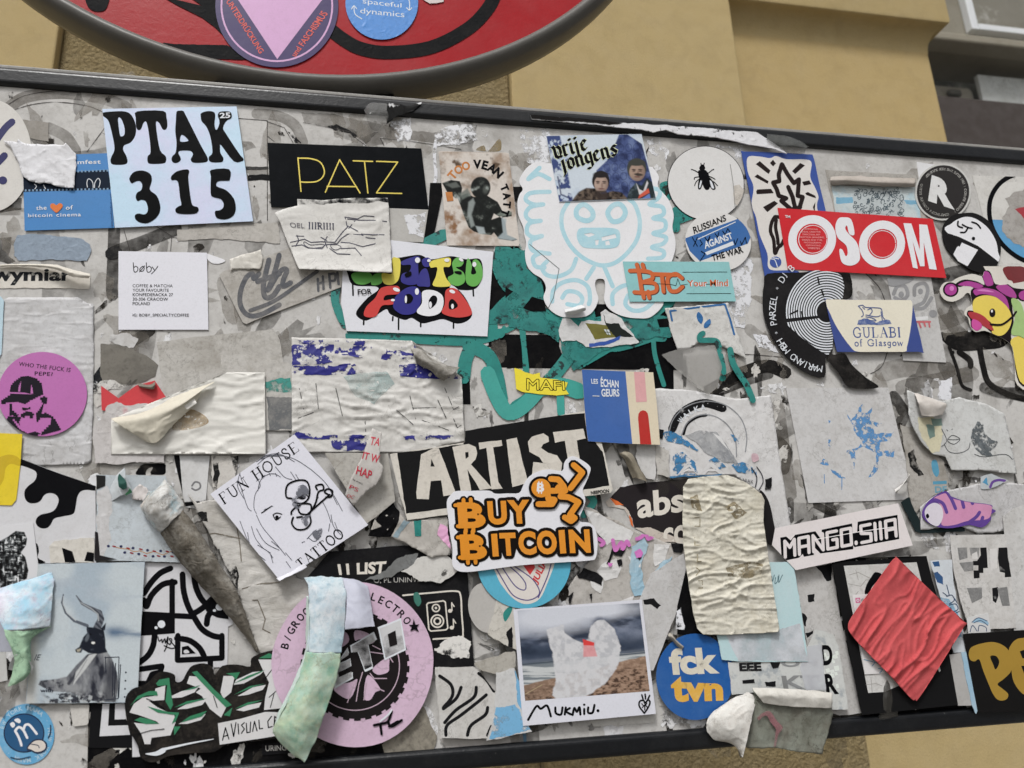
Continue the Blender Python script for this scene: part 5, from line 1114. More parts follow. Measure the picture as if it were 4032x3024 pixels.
dk_.p("outline", DL, [sm("1670 740 1740 705 1840 720 1900 745 1870 640 1940 640 1985 740 2060 730 2130 770 2220 790 2220 870 2160 860 2120 900 2130 1040 2110 1160 2160 1300 2270 1540 2170 1520 2110 1250 2040 1180 1960 1130 1880 1070 1800 1090 1785 1020 1760 985 1770 950 1815 950 1800 900 1790 800 1810 770 1760 750 1700 765", 4), el(1632, 785, 62, 58), el(2215, 830, 60, 50)])
dk_.p("head", YE, [sm("1820 860 1900 830 2000 850 2080 920 2115 1010 2090 1100 2030 1150 1960 1130 1960 1060 1900 1010 1830 980 1805 930", 5), sm("2110 1180 2230 1180 2270 1510 2180 1510 2130 1300", 4)])
dk_.p("hat", PU, [el(1632, 785, 48, 45), sm("1690 745 1760 718 1850 735 1890 760 1830 775 1790 760 1730 755", 4), sm("1885 650 1935 650 1970 740 1910 750", 4), sm("1990 765 2060 740 2130 790 2150 850 2070 830", 4), el(2215, 830, 45, 38), sm("1812 790 1880 770 1990 790 2070 850 2095 940 2060 900 1980 840 1880 820 1830 830", 5)])
dk_.p("hat_shine", M((214, 128, 196)), [el(1640, 775, 18, 20), sm("1840 790 1900 782 1980 805 1900 800", 4)])
dk_.p("beak", M((176, 54, 62), dirt=.1), [sm("1770 965 1830 965 1900 1000 1950 1060 1970 1110 1900 1080 1850 1040 1790 1010", 5)]); dk_.p("tongue", M((206, 84, 160)), [sm("1805 1020 1860 1040 1880 1080 1840 1110 1800 1080", 5)])
dk_.p("eye", DL, [el(1962, 968, 24, 34)]); dk_.p("eye_shine", WO, [el(1958, 955, 8, 11)]); dk_.p("ruff", M((166, 196, 128), dirt=.15), [sm("2110 860 2180 880 2220 1000 2230 1160 2170 1150 2110 1130 2140 1000", 4)]); dk_.ln("strap", DL, ["1950 1060 2040 1060 2120 1000 2150 960"], 16)

# ------------------------------------------------------------------ stickers, lower left
T('c0')
dr = S("drip_sticker", "white sticker with a thick black dripping shape under the yellow tape", "sticker", "-30 560 160 615 755 832 762 1440 300 1445 -30 1450", pap((212, 212, 215), .14, .3, dscale=30))
dr.p("black_drip", INK, [sm("-30 560 160 615 450 725 755 832 752 868 690 862 640 875 612 920 600 990 580 1052 500 1072 430 1090 400 1140 370 1165 325 1166 290 1140 285 1098 320 1060 400 1040 440 1010 465 945 440 900 390 888 350 905 320 950 280 968 230 965 198 930 195 870 225 830 275 790 290 740 265 705 160 668 60 655 -30 650", 4)])
dr.p("black_drip", INK, [sm("280 1290 300 1300 308 1350 300 1400 360 1436 290 1440 270 1380", 4)])
s = S("torn_label", "creased white label with slanting black bars below the drip sticker", "paper scrap", rag("388 1310 430 1268 748 1238 745 1436 400 1440", 2, 8), pap((214, 210, 202), .2, .7, 70, st=(1, 1, 2)))
s.p("black_bar", INK, ["490 1320 572 1350 598 1436 515 1436", "690 1352 745 1362 742 1432 668 1425", "700 1220 742 1190 748 1240 690 1240"])
s = S("yellow_tape", "bright yellow tape end over the black dripping shape", "tape", "-30 412 176 420 162 650 128 940 92 985 -30 982", M((232, 206, 44), rough=.3, dirt=.08, wr=.3))
s.p("drip_through_tape", M((206, 176, 36), dirt=.1), [sm("-30 640 40 588 110 588 162 625 158 672 90 655 45 690 25 790 -30 840", 4)])  # black drip showing through the yellow tape, set as a darker yellow
s = S("mineral_sticker", "white sticker with a photo of a dark glittering mineral lump", "sticker", "-30 1165 262 1122 312 1535 312 1700 -30 1740", pap((218, 218, 220), .08))
def paint_mineral(p):
    p.img[:] = rgb((216, 216, 219)); m = p.poly("-60 1300 60 1235 125 1188 192 1196 214 1250 206 1300 165 1360 200 1395 224 1500 212 1565 140 1600 60 1660 -60 1720", 5); p.put(m, (44, 46, 48)); a = p.fbm(26, 5, 3, .5, 1.6); b = p.fbm(22, 5, 5, 1.6, .5); p.put(m*sst(.5, .66, np.maximum(a, b))*.8, (128, 132, 134)); p.put(m*sst(.64, .74, np.maximum(a, b)), (222, 224, 226)); p.put(m*sst(.44, .3, np.minimum(a, b)), (12, 12, 14)); p.put(m*sst(175, 205, p.X)*sst(1350, 1400, p.Y)*.8, (14, 14, 15))
s.pict("picture", "-28 1168 260 1126 308 1535 -28 1700", 90, 120, paint_mineral)
# patterned pale blue sheet with the leaf
s = S("patterned_sheet", "pale blue worn sheet with a row of navy dots and orange zigzag", "paper sheet", rag("764 742 1000 745 1310 752 1360 900 1440 1438 960 1424 762 1416", 1.5, 9), pap((196, 204, 210), .25, .4, dscale=30))
s.p("fuzzy_edge", pap((206, 205, 206), .25, .8, 120), [rag("770 860 860 830 900 980 860 1100 880 1250 800 1400 770 1400", 6, 8)])
zz = M((196, 140, 84), dirt=.2); ND = M((40, 44, 84), dirt=.1); RD = M((150, 44, 48), dirt=.1)
s.ln("zigzag", zz, ["900 1310 950 1325 1010 1330 1060 1352 1110 1345 1160 1365 1220 1350 1290 1378 1350 1350 1420 1380"], 5, smooth=False)
s.p("navy_dot", ND, [el(x, y, 12, 10) for x, y in ((958, 1310), (1053, 1323), (1168, 1340), (1272, 1346), (1370, 1355), (988, 1358), (1098, 1370), (1212, 1388), (1302, 1390), (1410, 1390), (858, 1308))])
s.p("red_mark", RD, [el(x, y, 16, 6, 15) for x, y in ((903, 1310), (1015, 1325), (1115, 1332), (1222, 1348), (1325, 1350), (1042, 1362), (1150, 1384), (1256, 1386), (1360, 1388))])
mk("black_remnant", M((40, 40, 40), dirt=.3), "762 745 835 750 832 830 765 860"); mk("black_remnant", M((40, 38, 40), dirt=.2), "752 1190 775 1200 790 1380 925 1412 750 1425"); mk("black_print", K, sm("1082 742 1090 700 1130 660 1200 656 1300 656 1312 690 1300 740 1200 742", 4))
s = S("framed_label", "white worn label with a black inner border beside the rolled paper", "paper scrap", "1372 586 1662 590 1622 1048 1540 1010 1470 1000", pap((200, 200, 200), .25, .3))
s.p("border", K, ["1376 588 1420 588 1436 700 1450 962 1580 952 1584 975 1462 996 1420 880 1408 760"]); s.p("label_face", pap((212, 212, 212), .2, .3), ["1422 590 1660 592 1630 940 1585 950 1452 958"]); s.ln("emblem", M((120, 120, 122)), ["1520 830 1545 800 1580 810 1585 845 1550 865 1520 850"], 14)
s = S("worn_label", "worn white label with black torn edges next to the pencil portrait sheet", "paper scrap", rag("1672 590 1890 588 1860 780 1850 940 1690 1005", 2, 8), pap((204, 200, 194), .3, .5, 90)); s.p("black_edge", M((36, 36, 36), alpha=(70, .5, .05)), [rag("1690 600 1740 600 1710 1000 1680 1000", 4, 8), rag("1830 590 1895 590 1870 760 1850 720", 4, 8)])
T('d0')
wl = S("crumpled_layer", "crumpled torn white paper layer below the pencil portrait sheet", "paper sheet", rag("1480 -520 1560 -440 1700 -470 1800 -460 2010 -300 2110 -60 2350 150 2570 210 2580 380 2440 540 2360 720 2240 780 2050 760 1900 300 1760 0", 4, 10), pap((198, 195, 190), .35, 1.0, 70, dscale=30, st=(1, 1, 2), ridge=False), hf=ridges(1.6, 70, 5, 3, 41), dens=11)
wl.p("black_fleck", M((34, 34, 34), alpha=(60, .48, .04)), [rag("1540 -360 1640 -370 1640 -290 1560 -300", 4, 7), rag("1640 -60 1740 -70 1740 60 1680 60", 4, 7), rag("1740 0 1860 10 1890 130 1880 250 1830 160 1760 60", 4, 7)])
wl.ln("crack", M((120, 112, 100)), ["1920 240 2060 200 2212 190", "2000 330 2040 330 2100 480 2080 560 2140 590", "1860 -340 1900 -100 1910 20", "1560 -180 1700 -200 1900 -160"], 8, smooth=False)
# small dark block, black and white maze sticker
mz = S("maze_sticker", "black and white geometric maze sticker with a scribbled signature", "sticker", "1146 30 1490 45 1600 180 1700 310 1842 330 1842 522 1806 540 1800 860 1690 862 1690 1010 1400 1300 1090 1300 1100 780", pap((212, 212, 216), .1, .2))
mz.ln("black_shape", INK, ["1140 275 1200 185 1270 115 1350 78", "1140 330 1160 380 1200 290 1290 205 1385 188", "1445 125 1455 260 1490 380 1540 470 1600 560 1680 610 1757 625", "1535 110 1552 230 1610 340 1700 400", "1515 445 1600 395 1700 300", "1636 520 1650 450 1700 400", "1225 600 1212 690 1170 770 1090 832", "1400 632 1500 650 1580 710 1622 790"], 47)
mz.ln("black_shape", INK, ["1363 180 1363 440", "1120 440 1520 460", "1757 610 1757 788 1405 806 1408 610", "1100 878 1282 852 1268 900 1205 915 1170 990 1100 990", "1665 800 1665 860"], 44, smooth=False)
mz.p("black_shape", INK, ["1118 420 1384 438 1384 592 1116 612", "1600 350 1700 300 1810 340 1808 482 1720 468 1640 430", "1440 700 1490 690 1550 752 1440 760"])
mz.p("white_gap", pap((212, 212, 216), .1, .2), [sm("1455 730 1480 722 1500 745 1462 752", 3)])
mz.p("white_dot", WT, [el(1278, 520, 30, 30), el(1236, 548, 13, 12), el(1738, 384, 30, 28), el(1698, 412, 13, 11)])
mz.ln("signature", INK, ["1250 620 1260 655 1280 640 1285 665 1305 635 1310 670 1330 620 1320 690 1300 735", "1320 660 1345 680 1360 640 1340 640 1385 700 1350 710 1300 690"], 8)
bs_ = S("corner_sign_sticker", "black sticker with white right-angle lines below the antelope print", "sticker", "718 1150 985 1140 1000 1280 1110 1420 1110 1575 1045 1578 1040 1500 700 1500", M((26, 26, 28), rough=.4, dirt=.08))
bs_.p("white_line", pap((214, 214, 218), .08), ["812 1150 866 1150 856 1325 1012 1320 1030 1396 788 1408", "912 1150 985 1145 1000 1272 908 1275", "1046 1398 1060 1400 1108 1480 1108 1570 1048 1573"])
# antelope print
an = S("antelope_print", "pale blue print of an antelope-headed figure in a suit", "photo print", rag("300 44 700 35 1146 28 1092 1000 1085 1140 203 1150 230 800 245 575 300 300", 1, 14), M((190, 200, 206), rough=.55, dirt=.35, dscale=26, dcol=(136, 152, 168), wr=.45, wscale=60, st=(1, 1, 2), fleck=((166, 180, 194), 30, .52, .12)))
AK = M((38, 42, 54), dirt=.25, dscale=60, dcol=(86, 92, 102))
def paint_antelope(p):
    n = p.fbm(300, 6, 2); p.img[:] = rgb((196, 205, 210)); p.put(sst(.4, .75, n)*.7, (158, 174, 188)); p.put(np.exp(-((p.Y-585)/45)**2)*sst(.3, .6, p.fbm(160, 5, 3, 2.5, .7))*sst(780, 900, p.X), (98, 118, 142)); p.put(np.exp(-((p.Y-640)/50)**2)*sst(.35, .6, p.fbm(140, 5, 5, 2, .8))*sst(660, 450, p.X), (122, 140, 160)); p.put(sst(500, 250, p.Y)*sst(.5, .7, p.fbm(80, 5, 6, 3, .6))*.5, (176, 186, 196)); p.put(sst(340, 240, p.X)*.6, (206, 200, 188))
    p.put(p.line("502 286 490 350 520 430 585 492 690 532", 10, 26), (92, 98, 108)); p.put(p.line("502 300 498 360 530 430 600 490", 4, 9)*.8, (196, 200, 202)); hr = p.line("605 295 650 358 730 398 788 428 800 480 765 560", 10, 62); p.put(hr, (104, 108, 116)); p.put(hr*sst(.35, .6, np.sin((p.X-p.Y)/7.5)*.5+.5)*sst(700, 770, p.X)*.8, (44, 48, 58)); p.put(p.line("640 350 720 395 775 440 780 490", 6, 12, 5)*.7, (190, 194, 196))
    su = p.poly("690 760 760 745 850 745 885 790 925 900 938 1000 915 1135 780 1138 660 1110 560 1060 400 1050 305 1000 320 968 450 955 530 935 600 850", 8); t = p.fbm(90, 6, 8, .7, 1.6); p.put(su, (112, 114, 120)); p.put(su*sst(.5, .7, t)*.8, (158, 160, 162)); p.put(su*sst(.5, .3, t), (44, 46, 56)); p.put(su*p.poly("860 780 940 900 945 1140 800 1140 830 1000", 40)*.7, (42, 44, 54)); p.put(su*p.poly("300 960 450 950 520 990 430 1060 300 1020", 20)*.8*sst(.4, .6, p.fbm(24, 4, 9)), (30, 32, 42)); p.put(p.line("700 770 620 890 545 990", 12, 26, 8)*.85, (50, 52, 62))
    p.put(p.poly("705 765 772 748 690 860 580 1000 600 900", 8)*.9, (204, 206, 206)); p.put(p.line("690 800 630 900 570 990", 5, f=5)*.7, (90, 92, 98)); low = sst(1030, 1100, p.Y)*sst(950, 850, p.X)*sst(300, 420, p.X); p.put(low*sst(.45, .6, p.fbm(30, 5, 12)), (52, 54, 62)); p.put(low*sst(.52, .62, p.fbm(40, 5, 14))*.8, (190, 194, 196))
    hd = np.maximum(p.poly("690 540 760 550 822 570 834 640 836 710 852 742 780 756 700 748 655 722 642 746 602 744 595 722 628 700 660 622 690 590 684 556", 5), p.poly("796 558 840 508 832 566 812 578", 4)); p.put(hd, (30, 34, 44)); p.put(hd*sst(.5, .72, p.fbm(40, 5, 10))*.6, (84, 92, 104)); p.put(p.ell(690, 630, 14, 30, 20, .6)*.6, (120, 128, 136)); p.put(p.poly("606 722 642 712 634 736 612 740", 4), (170, 164, 148)); p.put(p.ell(738, 668, 15, 10, 0, .3), (232, 232, 228)); p.put(p.ell(716, 600, 9, 6, 0, .4), (10, 10, 14)); p.mul(.9+.2*p.fbm(9, 2, 15))
an.pict("picture", "300 46 1144 30 1086 1136 206 1147", 190, 210, paint_antelope)
an.ln("stamp", AK, ["830 785 942 780 935 1110 830 1120", "835 780 838 900", "895 820 890 1090", "915 830 905 1100", "955 840 940 1100"], 7, smooth=False); an.p("dot_row", AK, [el(996, 902, 7, 7), el(993, 968, 7, 7), el(990, 1032, 7, 7), el(987, 1096, 7, 7)]); an.tx("IE", "275 760 328 760 320 806 270 806", AK, .0, shear=.3); an.tx("with", "318 1030 420 1030 420 1058 318 1060", AK, .02); an.p("lower_speckle", M((60, 62, 70), alpha=(120, .56, .03)), [rag("300 1080 640 1060 760 1130 300 1148", 3, 9)])
s = S("paper_tag", "little curled white tag under the antelope print", "paper scrap", "552 1158 705 1160 700 1300 690 1318 590 1330 575 1310", pap((206, 203, 198), .2, .5))
sm_ = S("smiley_sticker", "round blue sticker with a winking face, arched letter and stuck-out tongue", "sticker", el(208, 1392, 222, 240), M((98, 166, 208), rough=.45, dirt=.2, dscale=60, dcol=(190, 212, 226)))
NVB = M((28, 84, 128), dirt=.08); NVL = M((22, 40, 72))
sm_.arc("EW YORK MAMA * NEW YORK MAMA *", 205, 1392, 192, 208, 190, 500, 34, M((176, 204, 222), dirt=.2), .03, wid=.7)
sm_.p("face_edge", NVL, [el(190, 1382, 162, 156)]); sm_.p("face", NVB, [el(190, 1382, 152, 146)]); sm_.ln("letter_arch", WO, ["120 1365 150 1420 170 1480", "120 1365 150 1335 185 1360 215 1420", "185 1360 200 1320 235 1320 290 1388"], 20); sm_.p("eye", WO, [sm("78 1310 105 1295 120 1320 100 1340", 4), sm("112 1280 140 1265 165 1285 150 1305", 4)])
sm_.p("tongue_edge", NVL, [sm("210 1500 260 1440 320 1430 365 1455 372 1500 340 1535 290 1545 240 1520", 5)]); sm_.p("tongue", M((222, 214, 206), dirt=.1), [sm("222 1498 265 1450 320 1440 355 1462 360 1498 335 1522 290 1532 245 1512", 5)]); sm_.ln("tongue_line", NVL, ["245 1470 300 1480 310 1500", "215 1515 250 1520"], 7); sm_.ln("motion_line", NVL, ["400 1320 398 1380 382 1420", "85 1575 150 1588 240 1570"], 8)
# black graffiti word
T('d0')
se = S("graffiti_sticker", "cut-out graffiti word in white and green spikes on black", "sticker", sm("990 1180 1000 1090 1040 1040 1080 1020 1160 990 1240 910 1300 895 1380 920 1390 975 1440 970 1480 900 1520 850 1610 830 1680 860 1700 920 1760 850 1880 840 1980 855 1990 790 2080 745 2212 715 2420 660 2440 800 2400 950 2330 1100 2300 1390 2200 1420 2000 1450 1800 1470 1700 1530 1550 1540 1350 1560 1230 1612 1150 1600 1105 1550 1090 1480 1020 1350", 3), M((28, 27, 27), rough=.55, dirt=.35, dscale=24, dcol=(78, 72, 66), wr=.5, wscale=60))
GRN = M((54, 128, 92), rough=.5, dirt=.12); SW = pap((214, 213, 214), .06, .2)
se.p("letter", SW, ["1230 1030 1310 1005 1300 1120 1180 1130 1250 1180 1380 1240 1390 1300 1350 1400 1200 1420 1190 1470 1145 1470 1120 1390 1060 1300 1150 1310 1260 1310 1240 1290 1100 1240 1025 1220 1060 1150 1130 1100 1220 1090"])
se.p("letter", SW, ["1310 1110 1440 1050 1570 1020 1540 1060 1440 1100", "1400 1195 1500 1140 1640 1115 1600 1160 1480 1190", "1415 1310 1500 1260 1630 1230 1590 1280 1480 1310"]); se.p("letter", SW, ["1500 930 1560 935 1690 1080 1790 1180 1750 1260 1660 1190 1600 1090 1550 1060 1590 1030 1480 990"]); se.p("letter", SW, ["1770 930 1860 930 1830 1060 1770 1110 1745 1060"])
se.p("letter", SW, ["1880 1090 2000 1020 2105 1000 2080 1040 1960 1080", "1870 960 2000 900 2090 890 2060 920 1930 990 1850 1000", "1870 1200 1960 1160 2070 1140 2050 1180 1930 1210"]); se.p("letter", SW, ["2045 800 2150 800 2212 890 2320 790 2390 800 2340 960 2280 1180 2090 1200 2100 1100 2130 980 2080 880"])
se.p("green_side", GRN, ["1260 960 1340 945 1345 1000 1250 1010 1235 990", "1325 1000 1345 1000 1370 1160 1350 1200 1310 1130", "1030 1170 1090 1090 1180 1050 1240 1050 1250 1085 1160 1085 1080 1120", "1165 1170 1330 1215 1420 1220 1390 1290 1360 1310 1390 1240 1250 1220", "1440 1050 1590 1000 1540 1030", "1380 1180 1480 1130 1640 1105 1560 1130", "1430 1300 1500 1250 1640 1205 1600 1250", "1375 1330 1430 1330 1380 1400", "1065 1280 1110 1258 1180 1270 1260 1308 1150 1310"])
se.p("green_side", GRN, ["1520 900 1560 890 1700 1040 1835 1160 1790 1180 1690 1080", "1790 910 1900 900 1870 960 1840 930", "1850 990 1960 930 2100 880 2060 905 1960 950", "1850 1080 1980 1010 2100 990 2000 1020", "1860 1190 1960 1140 2080 1120 2010 1145", "1770 1240 1840 1180 1820 1250", "2050 790 2130 750 2212 780 2212 850 2150 790", "2220 900 2300 1000 2240 960", "2290 720 2420 680 2410 880 2370 860 2380 740 2300 760"])
se.ln("crack_line", INK, ["1160 1110 1210 1130 1300 1190", "1090 1390 1200 1360 1300 1350", "1690 1090 1720 1180", "2160 870 2100 950", "2170 1070 2140 1180", "2290 870 2230 1010 2130 1100"], 6, smooth=False)
lb = sm("1725 1305 1900 1270 2100 1215 2290 1220 2270 1390 2100 1420 1900 1450 1740 1475", 1); se.p("banner", SW, [lb])
se.ln("lettering", INK, ["1762 1440 1785 1340 1812 1430", "1768 1410 1805 1400", "1830 1310 1850 1410 1868 1300", "1885 1310 1890 1390", "1935 1300 1912 1320 1935 1350 1912 1385", "1950 1305 1955 1380 1980 1375 1985 1295", "2000 1370 2015 1290 2035 1365", "2050 1280 2055 1350 2080 1345", "2150 1250 2120 1290 2125 1340 2155 1330", "2170 1330 2175 1250 2195 1270 2175 1290 2205 1325"], 9, smooth=False)
se.ln("brush", WT, ["1300 1510 1500 1465 1690 1430"], 22, w2=6); se.p("brush_head", WT, [sm("1150 1545 1230 1530 1290 1500 1310 1530 1250 1560 1190 1558", 4)])
T('d1'); mk("url_print", M((170, 168, 164)), "0 0 1 0 1 1"); s = S("url_strip", "black strip with small pale capitals under the hanging ribbon", "sticker", "60 1470 290 1455 300 1540 62 1560", M((26, 26, 28), dirt=.08)); s.tx("URING", "90 1482 255 1475 256 1520 92 1526", M((176, 174, 170), dirt=.1), .0)

# ------------------------------------------------------------------ stickers, lower middle
T('d1')
bl_ = S("listing_sheet", "black sheet with a listing word and a white loudspeaker icon, torn in strips", "sticker", rag("420 150 600 -55 1190 -105 1540 -60 1690 100 1745 865 1400 880 900 900 600 300", 1, 14), M((26, 26, 28), rough=.4, dirt=.10, dscale=40, dcol=(74, 72, 70), wr=.2))
CRT = M((222, 216, 206), dirt=.12)
bl_.tx("11 LIST", "660 45 1050 20 1035 120 675 132", CRT, .04); bl_.tx("O, PL UNINVITED", "945 152 1420 148 1415 190 950 200", M((180, 178, 174), dirt=.2), 0)
bl_.ln("icon_frame", CRT, ["1180 292 1400 272 1590 258 1635 290 1645 440 1655 590 1630 622 1420 638"], 13)
bl_.ln("loudspeaker", CRT, ["1380 352 1500 335 1515 345 1535 550 1520 565 1400 575 1385 560 1368 365"], 11, smooth=False, closed=True)
bl_.p("loudspeaker", CRT, [el(1441, 392, 34, 34)], [el(1441, 392, 23, 23)]); bl_.p("loudspeaker", CRT, [el(1441, 392, 10, 10)]); bl_.p("loudspeaker", CRT, [el(1452, 496, 55, 55)], [el(1452, 496, 43, 43)]); bl_.p("loudspeaker", CRT, [el(1452, 496, 32, 32)], [el(1452, 496, 18, 18)])
bl_.p("music_note", CRT, [el(1553, 415, 17, 15), el(1566, 548, 17, 15)]); bl_.ln("music_note", CRT, ["1568 412 1565 350 1585 380", "1580 545 1578 480 1598 512"], 9, smooth=False)
bl_.p("white_wear", M((222, 220, 216), alpha=(70, .42, .05), dirt=.15), [rag("1430 740 1490 660 1600 600 1720 660 1720 770 1560 790", 10, 8)]); bl_.p("teal_fleck", M((70, 130, 118), dirt=.3), [sm("1265 280 1300 270 1325 340 1300 380 1270 340", 4)])
S("torn_scrap", "grey torn paper strip across the black listing sheet", "paper scrap", rag("880 175 1040 95 1110 20 1200 -30 1290 -40 1280 40 1300 110 1180 90 1090 150", 4, 8), pap((120, 122, 122), .4, .5))
S("torn_scrap", "white chipped label with broken black letters on the black listing sheet", "paper scrap", rag("1160 100 1260 60 1290 -10 1520 -60 1555 0 1640 60 1560 150 1480 195 1300 175 1250 130", 4, 8), M((212, 210, 206), dirt=.15, dscale=40, fleck=((32, 32, 32), 50, .64, .02), wr=.4))
T('c1')
s = S("torn_scrap", "pale grey wrinkled scrap with a teal streak left of the orange lettered sticker", "paper scrap", rag("900 1230 1000 1000 1100 960 1210 1110 1530 1080 1560 1380 1400 1390 1100 1240", 4, 9), pap((186, 182, 176), .3, .8, 80), hf=ridges(1.0, 60, 20, 2, 51), dens=11)
s.p("black_patch", K, [rag("900 1240 920 1180 1010 1150 960 1100 1010 1040 1110 960 1160 1030 1150 1100 1080 1240", 3, 8)]); s.p("teal_streak", TEAL, ["1265 1100 1325 1100 1325 1230 1275 1230"]); s.p("blue_rub", M((140, 160, 170), dirt=.3), [rag("1100 1230 1200 1090 1240 1110 1140 1240", 4, 8)]); s.p("pink_bit", M((226, 170, 206)), [rag("1470 1130 1530 1150 1560 1330 1450 1220", 3, 7)])
S("old_sheet", "grey streaked old sheet between the pencil portrait and the black lettered panel", "paper sheet", rag("560 570 1060 575 1120 950 1010 1040 880 1140 800 980 640 700", 2, 10), pap((184, 181, 175), .4, .5, dscale=25))
# ARTIST panel
T('n')
ar = S("word_panel", "big black panel with a cream border and hand-cut cream capitals", "sticker", rag("1535 1788 1830 1742 1832 1696 2303 1619 2330 1660 2370 1745 2413 1925 2405 1940 2000 1996 1604 2047 1570 1930", 1, 12), M((216, 211, 202), rough=.55, dirt=.18, dscale=40, wr=.5, wscale=70))
T('c1')
ar.p("black_field", M((30, 30, 31), rough=.4, dirt=.08, fleck=((190, 190, 186), 130, .74, .02), wr=.4, wscale=70), [rag("1135 570 1660 500 1668 390 2320 285 2660 250 2700 480 2760 560 2815 830 2300 905 1205 1052", 1.5, 12)])
CC = M((214, 208, 198), rough=.55, dirt=.15, dscale=60, wr=.6, wscale=60, dcol=(160, 152, 142))
for o, h in (("1290 935 1285 880 1325 578 1420 532 1462 530 1605 898 1500 910 1480 788 1400 792 1385 935", "1398 678 1405 618 1432 678"), ("1572 520 1700 500 1755 520 1768 570 1755 620 1718 660 1890 850 1790 865 1690 700 1720 868 1638 875 1610 700", "1672 565 1698 562 1700 600 1676 618"),
             ("1778 488 1960 468 1968 512 1895 525 1935 800 1970 852 1880 858 1840 530 1785 542", None), ("1998 466 2080 450 2172 808 2045 842", None), ("2200 440 2290 415 2330 440 2335 480 2290 500 2275 530 2330 570 2400 590 2440 650 2430 720 2200 760 2210 640 2290 650 2260 605 2180 560 2170 480", None), ("2368 405 2610 380 2625 455 2555 470 2580 620 2500 700 2460 475 2385 490", None)):
    ar.p("letter", CC, [rag(o, 1, 10)], [g(h)] if h else ())
T('c2'); ar.tx("NESPOON", "655 872 800 855 802 884 658 898", INK, .03)
# pencil portrait sheet
T('c1')
fh = S("portrait_sheet", "white sheet turned on its corner with a pencil portrait and scissors drawing", "paper sheet", "-346 895 320 422 905 1140 600 1340 270 1545 205 1582", pap((226, 226, 236), .03, .15, 30))
PE = M((70, 72, 84), dirt=.1)
fh.serif("FUN HOUSE", "-285 905 318 478 362 548 -238 978", INK, 4, 13); fh.serif("TATTOO", "325 1432 668 1162 718 1226 375 1494", INK, 4, 13)
T('c0'); fh.ln("pencil_line", PE, ["2040 780 2060 830 2020 900 2010 1000 2030 1050", "1890 790 1920 880 1960 1000 1990 1030", "2030 1060 2080 1160 2180 1280 2260 1380", "1900 1110 1960 1260 2010 1340 2100 1480", "2090 1020 2160 990", "1990 1150 2020 1240 2080 1320 2140 1360", "1960 1200 1990 1320 2100 1420", "2060 620 2100 590 2212 570", "2040 660 2120 600 2212 600", "1900 740 1930 830", "1900 730 1880 830 1930 930", "2180 1280 2230 1340"], 5)
T('c1'); fh.ln("pencil_line", PE, ["30 870 50 790 100 745 160 735 210 760", "60 750 70 770", "120 730 130 750", "170 730 180 755", "170 680 240 760 300 780", "20 640 120 590 300 610 450 700", "60 620 200 580 320 640", "450 700 560 800 640 920 700 1030", "600 860 660 980", "540 950 580 1030 610 1120", "420 1250 470 1200 530 1180", "430 1240 480 1270 530 1230", "20 1170 90 1280 200 1340", "140 1270 210 1330", "30 1300 110 1350 150 1400", "250 1360 300 1420", "610 1060 630 1150 690 1220", "640 1120 670 1200", "600 1130 590 1190", "380 1280 400 1270", "130 1370 150 1440", "255 1430 290 1480", "290 720 330 780", "330 740 360 790", "510 920 470 1000"], 5)
fh.ln("pencil_line", INK, ["150 1060 180 1045 220 1055", "150 1060 175 1100 210 1075", "60 1045 140 990", "345 930 400 895 435 925"], 8); fh.p("iris", INK, [el(182, 1080, 14, 16), el(380, 920, 30, 18)])
fh.ln("scissors", INK, ["300 930 255 915 262 830 330 790 410 790 440 850 430 930 380 970 320 960", "380 970 450 980 440 1050 370 1050 350 1000 380 970", "345 985 300 1030 295 1055", "310 1080 300 1130 340 1175 410 1170 450 1120 440 1060", "430 1050 530 960 600 900", "380 1075 340 1080", "500 860 490 830 540 820 550 860 510 880 490 960 460 1020", "590 900 560 880 580 855 620 870 610 915 570 920"], 14)
fh.p("pencil_shade", M((110, 112, 122), alpha=(150, .5, .06)), [sm("340 850 390 820 430 860 420 920 340 920", 4), sm("460 1200 530 1165 540 1200 500 1260", 4), sm("370 1090 450 1060 440 1110 410 1150", 4), sm("300 940 360 900 370 1000 320 1010", 4)])
curl("lifted_corner", ["180 1560 .5 260 1530 1 400 1440 .5", "205 1583 4 275 1548 3 420 1475 1"], pap((216, 216, 224), .05), fh, base=fh.h)
# red lettered strip
T('c1')
s = S("red_letter_strip", "narrow torn strip of clear paper with red capitals", "paper strip", rag("935 376 1016 405 1000 520 992 640 1022 680 1010 760 960 830 900 870 790 985 722 900 770 760 860 600", 1.5, 8), M((196, 192, 188), rough=.3, dirt=.2, dscale=40, wr=.6, wscale=70), hf=lambda u, v: .004+.004*math.sin((v-1690)/300*3.1), dens=10)
RR_ = M((190, 54, 72), dirt=.1)
s.tx("TA", "930 440 1008 455 990 515 915 505", RR_, .02); s.tx("IT W", "870 560 1000 590 985 655 855 615", RR_, .02); s.tx("HAP", "820 670 940 715 925 780 805 735", RR_, .02); s.tx("by every", "785 770 865 810 860 825 780 788", INK); s.tx("PS", "765 820 830 850 820 880 752 850", RR_, .0); s.tx("OC", "740 895 800 910 785 935 732 920", RR_, .0)
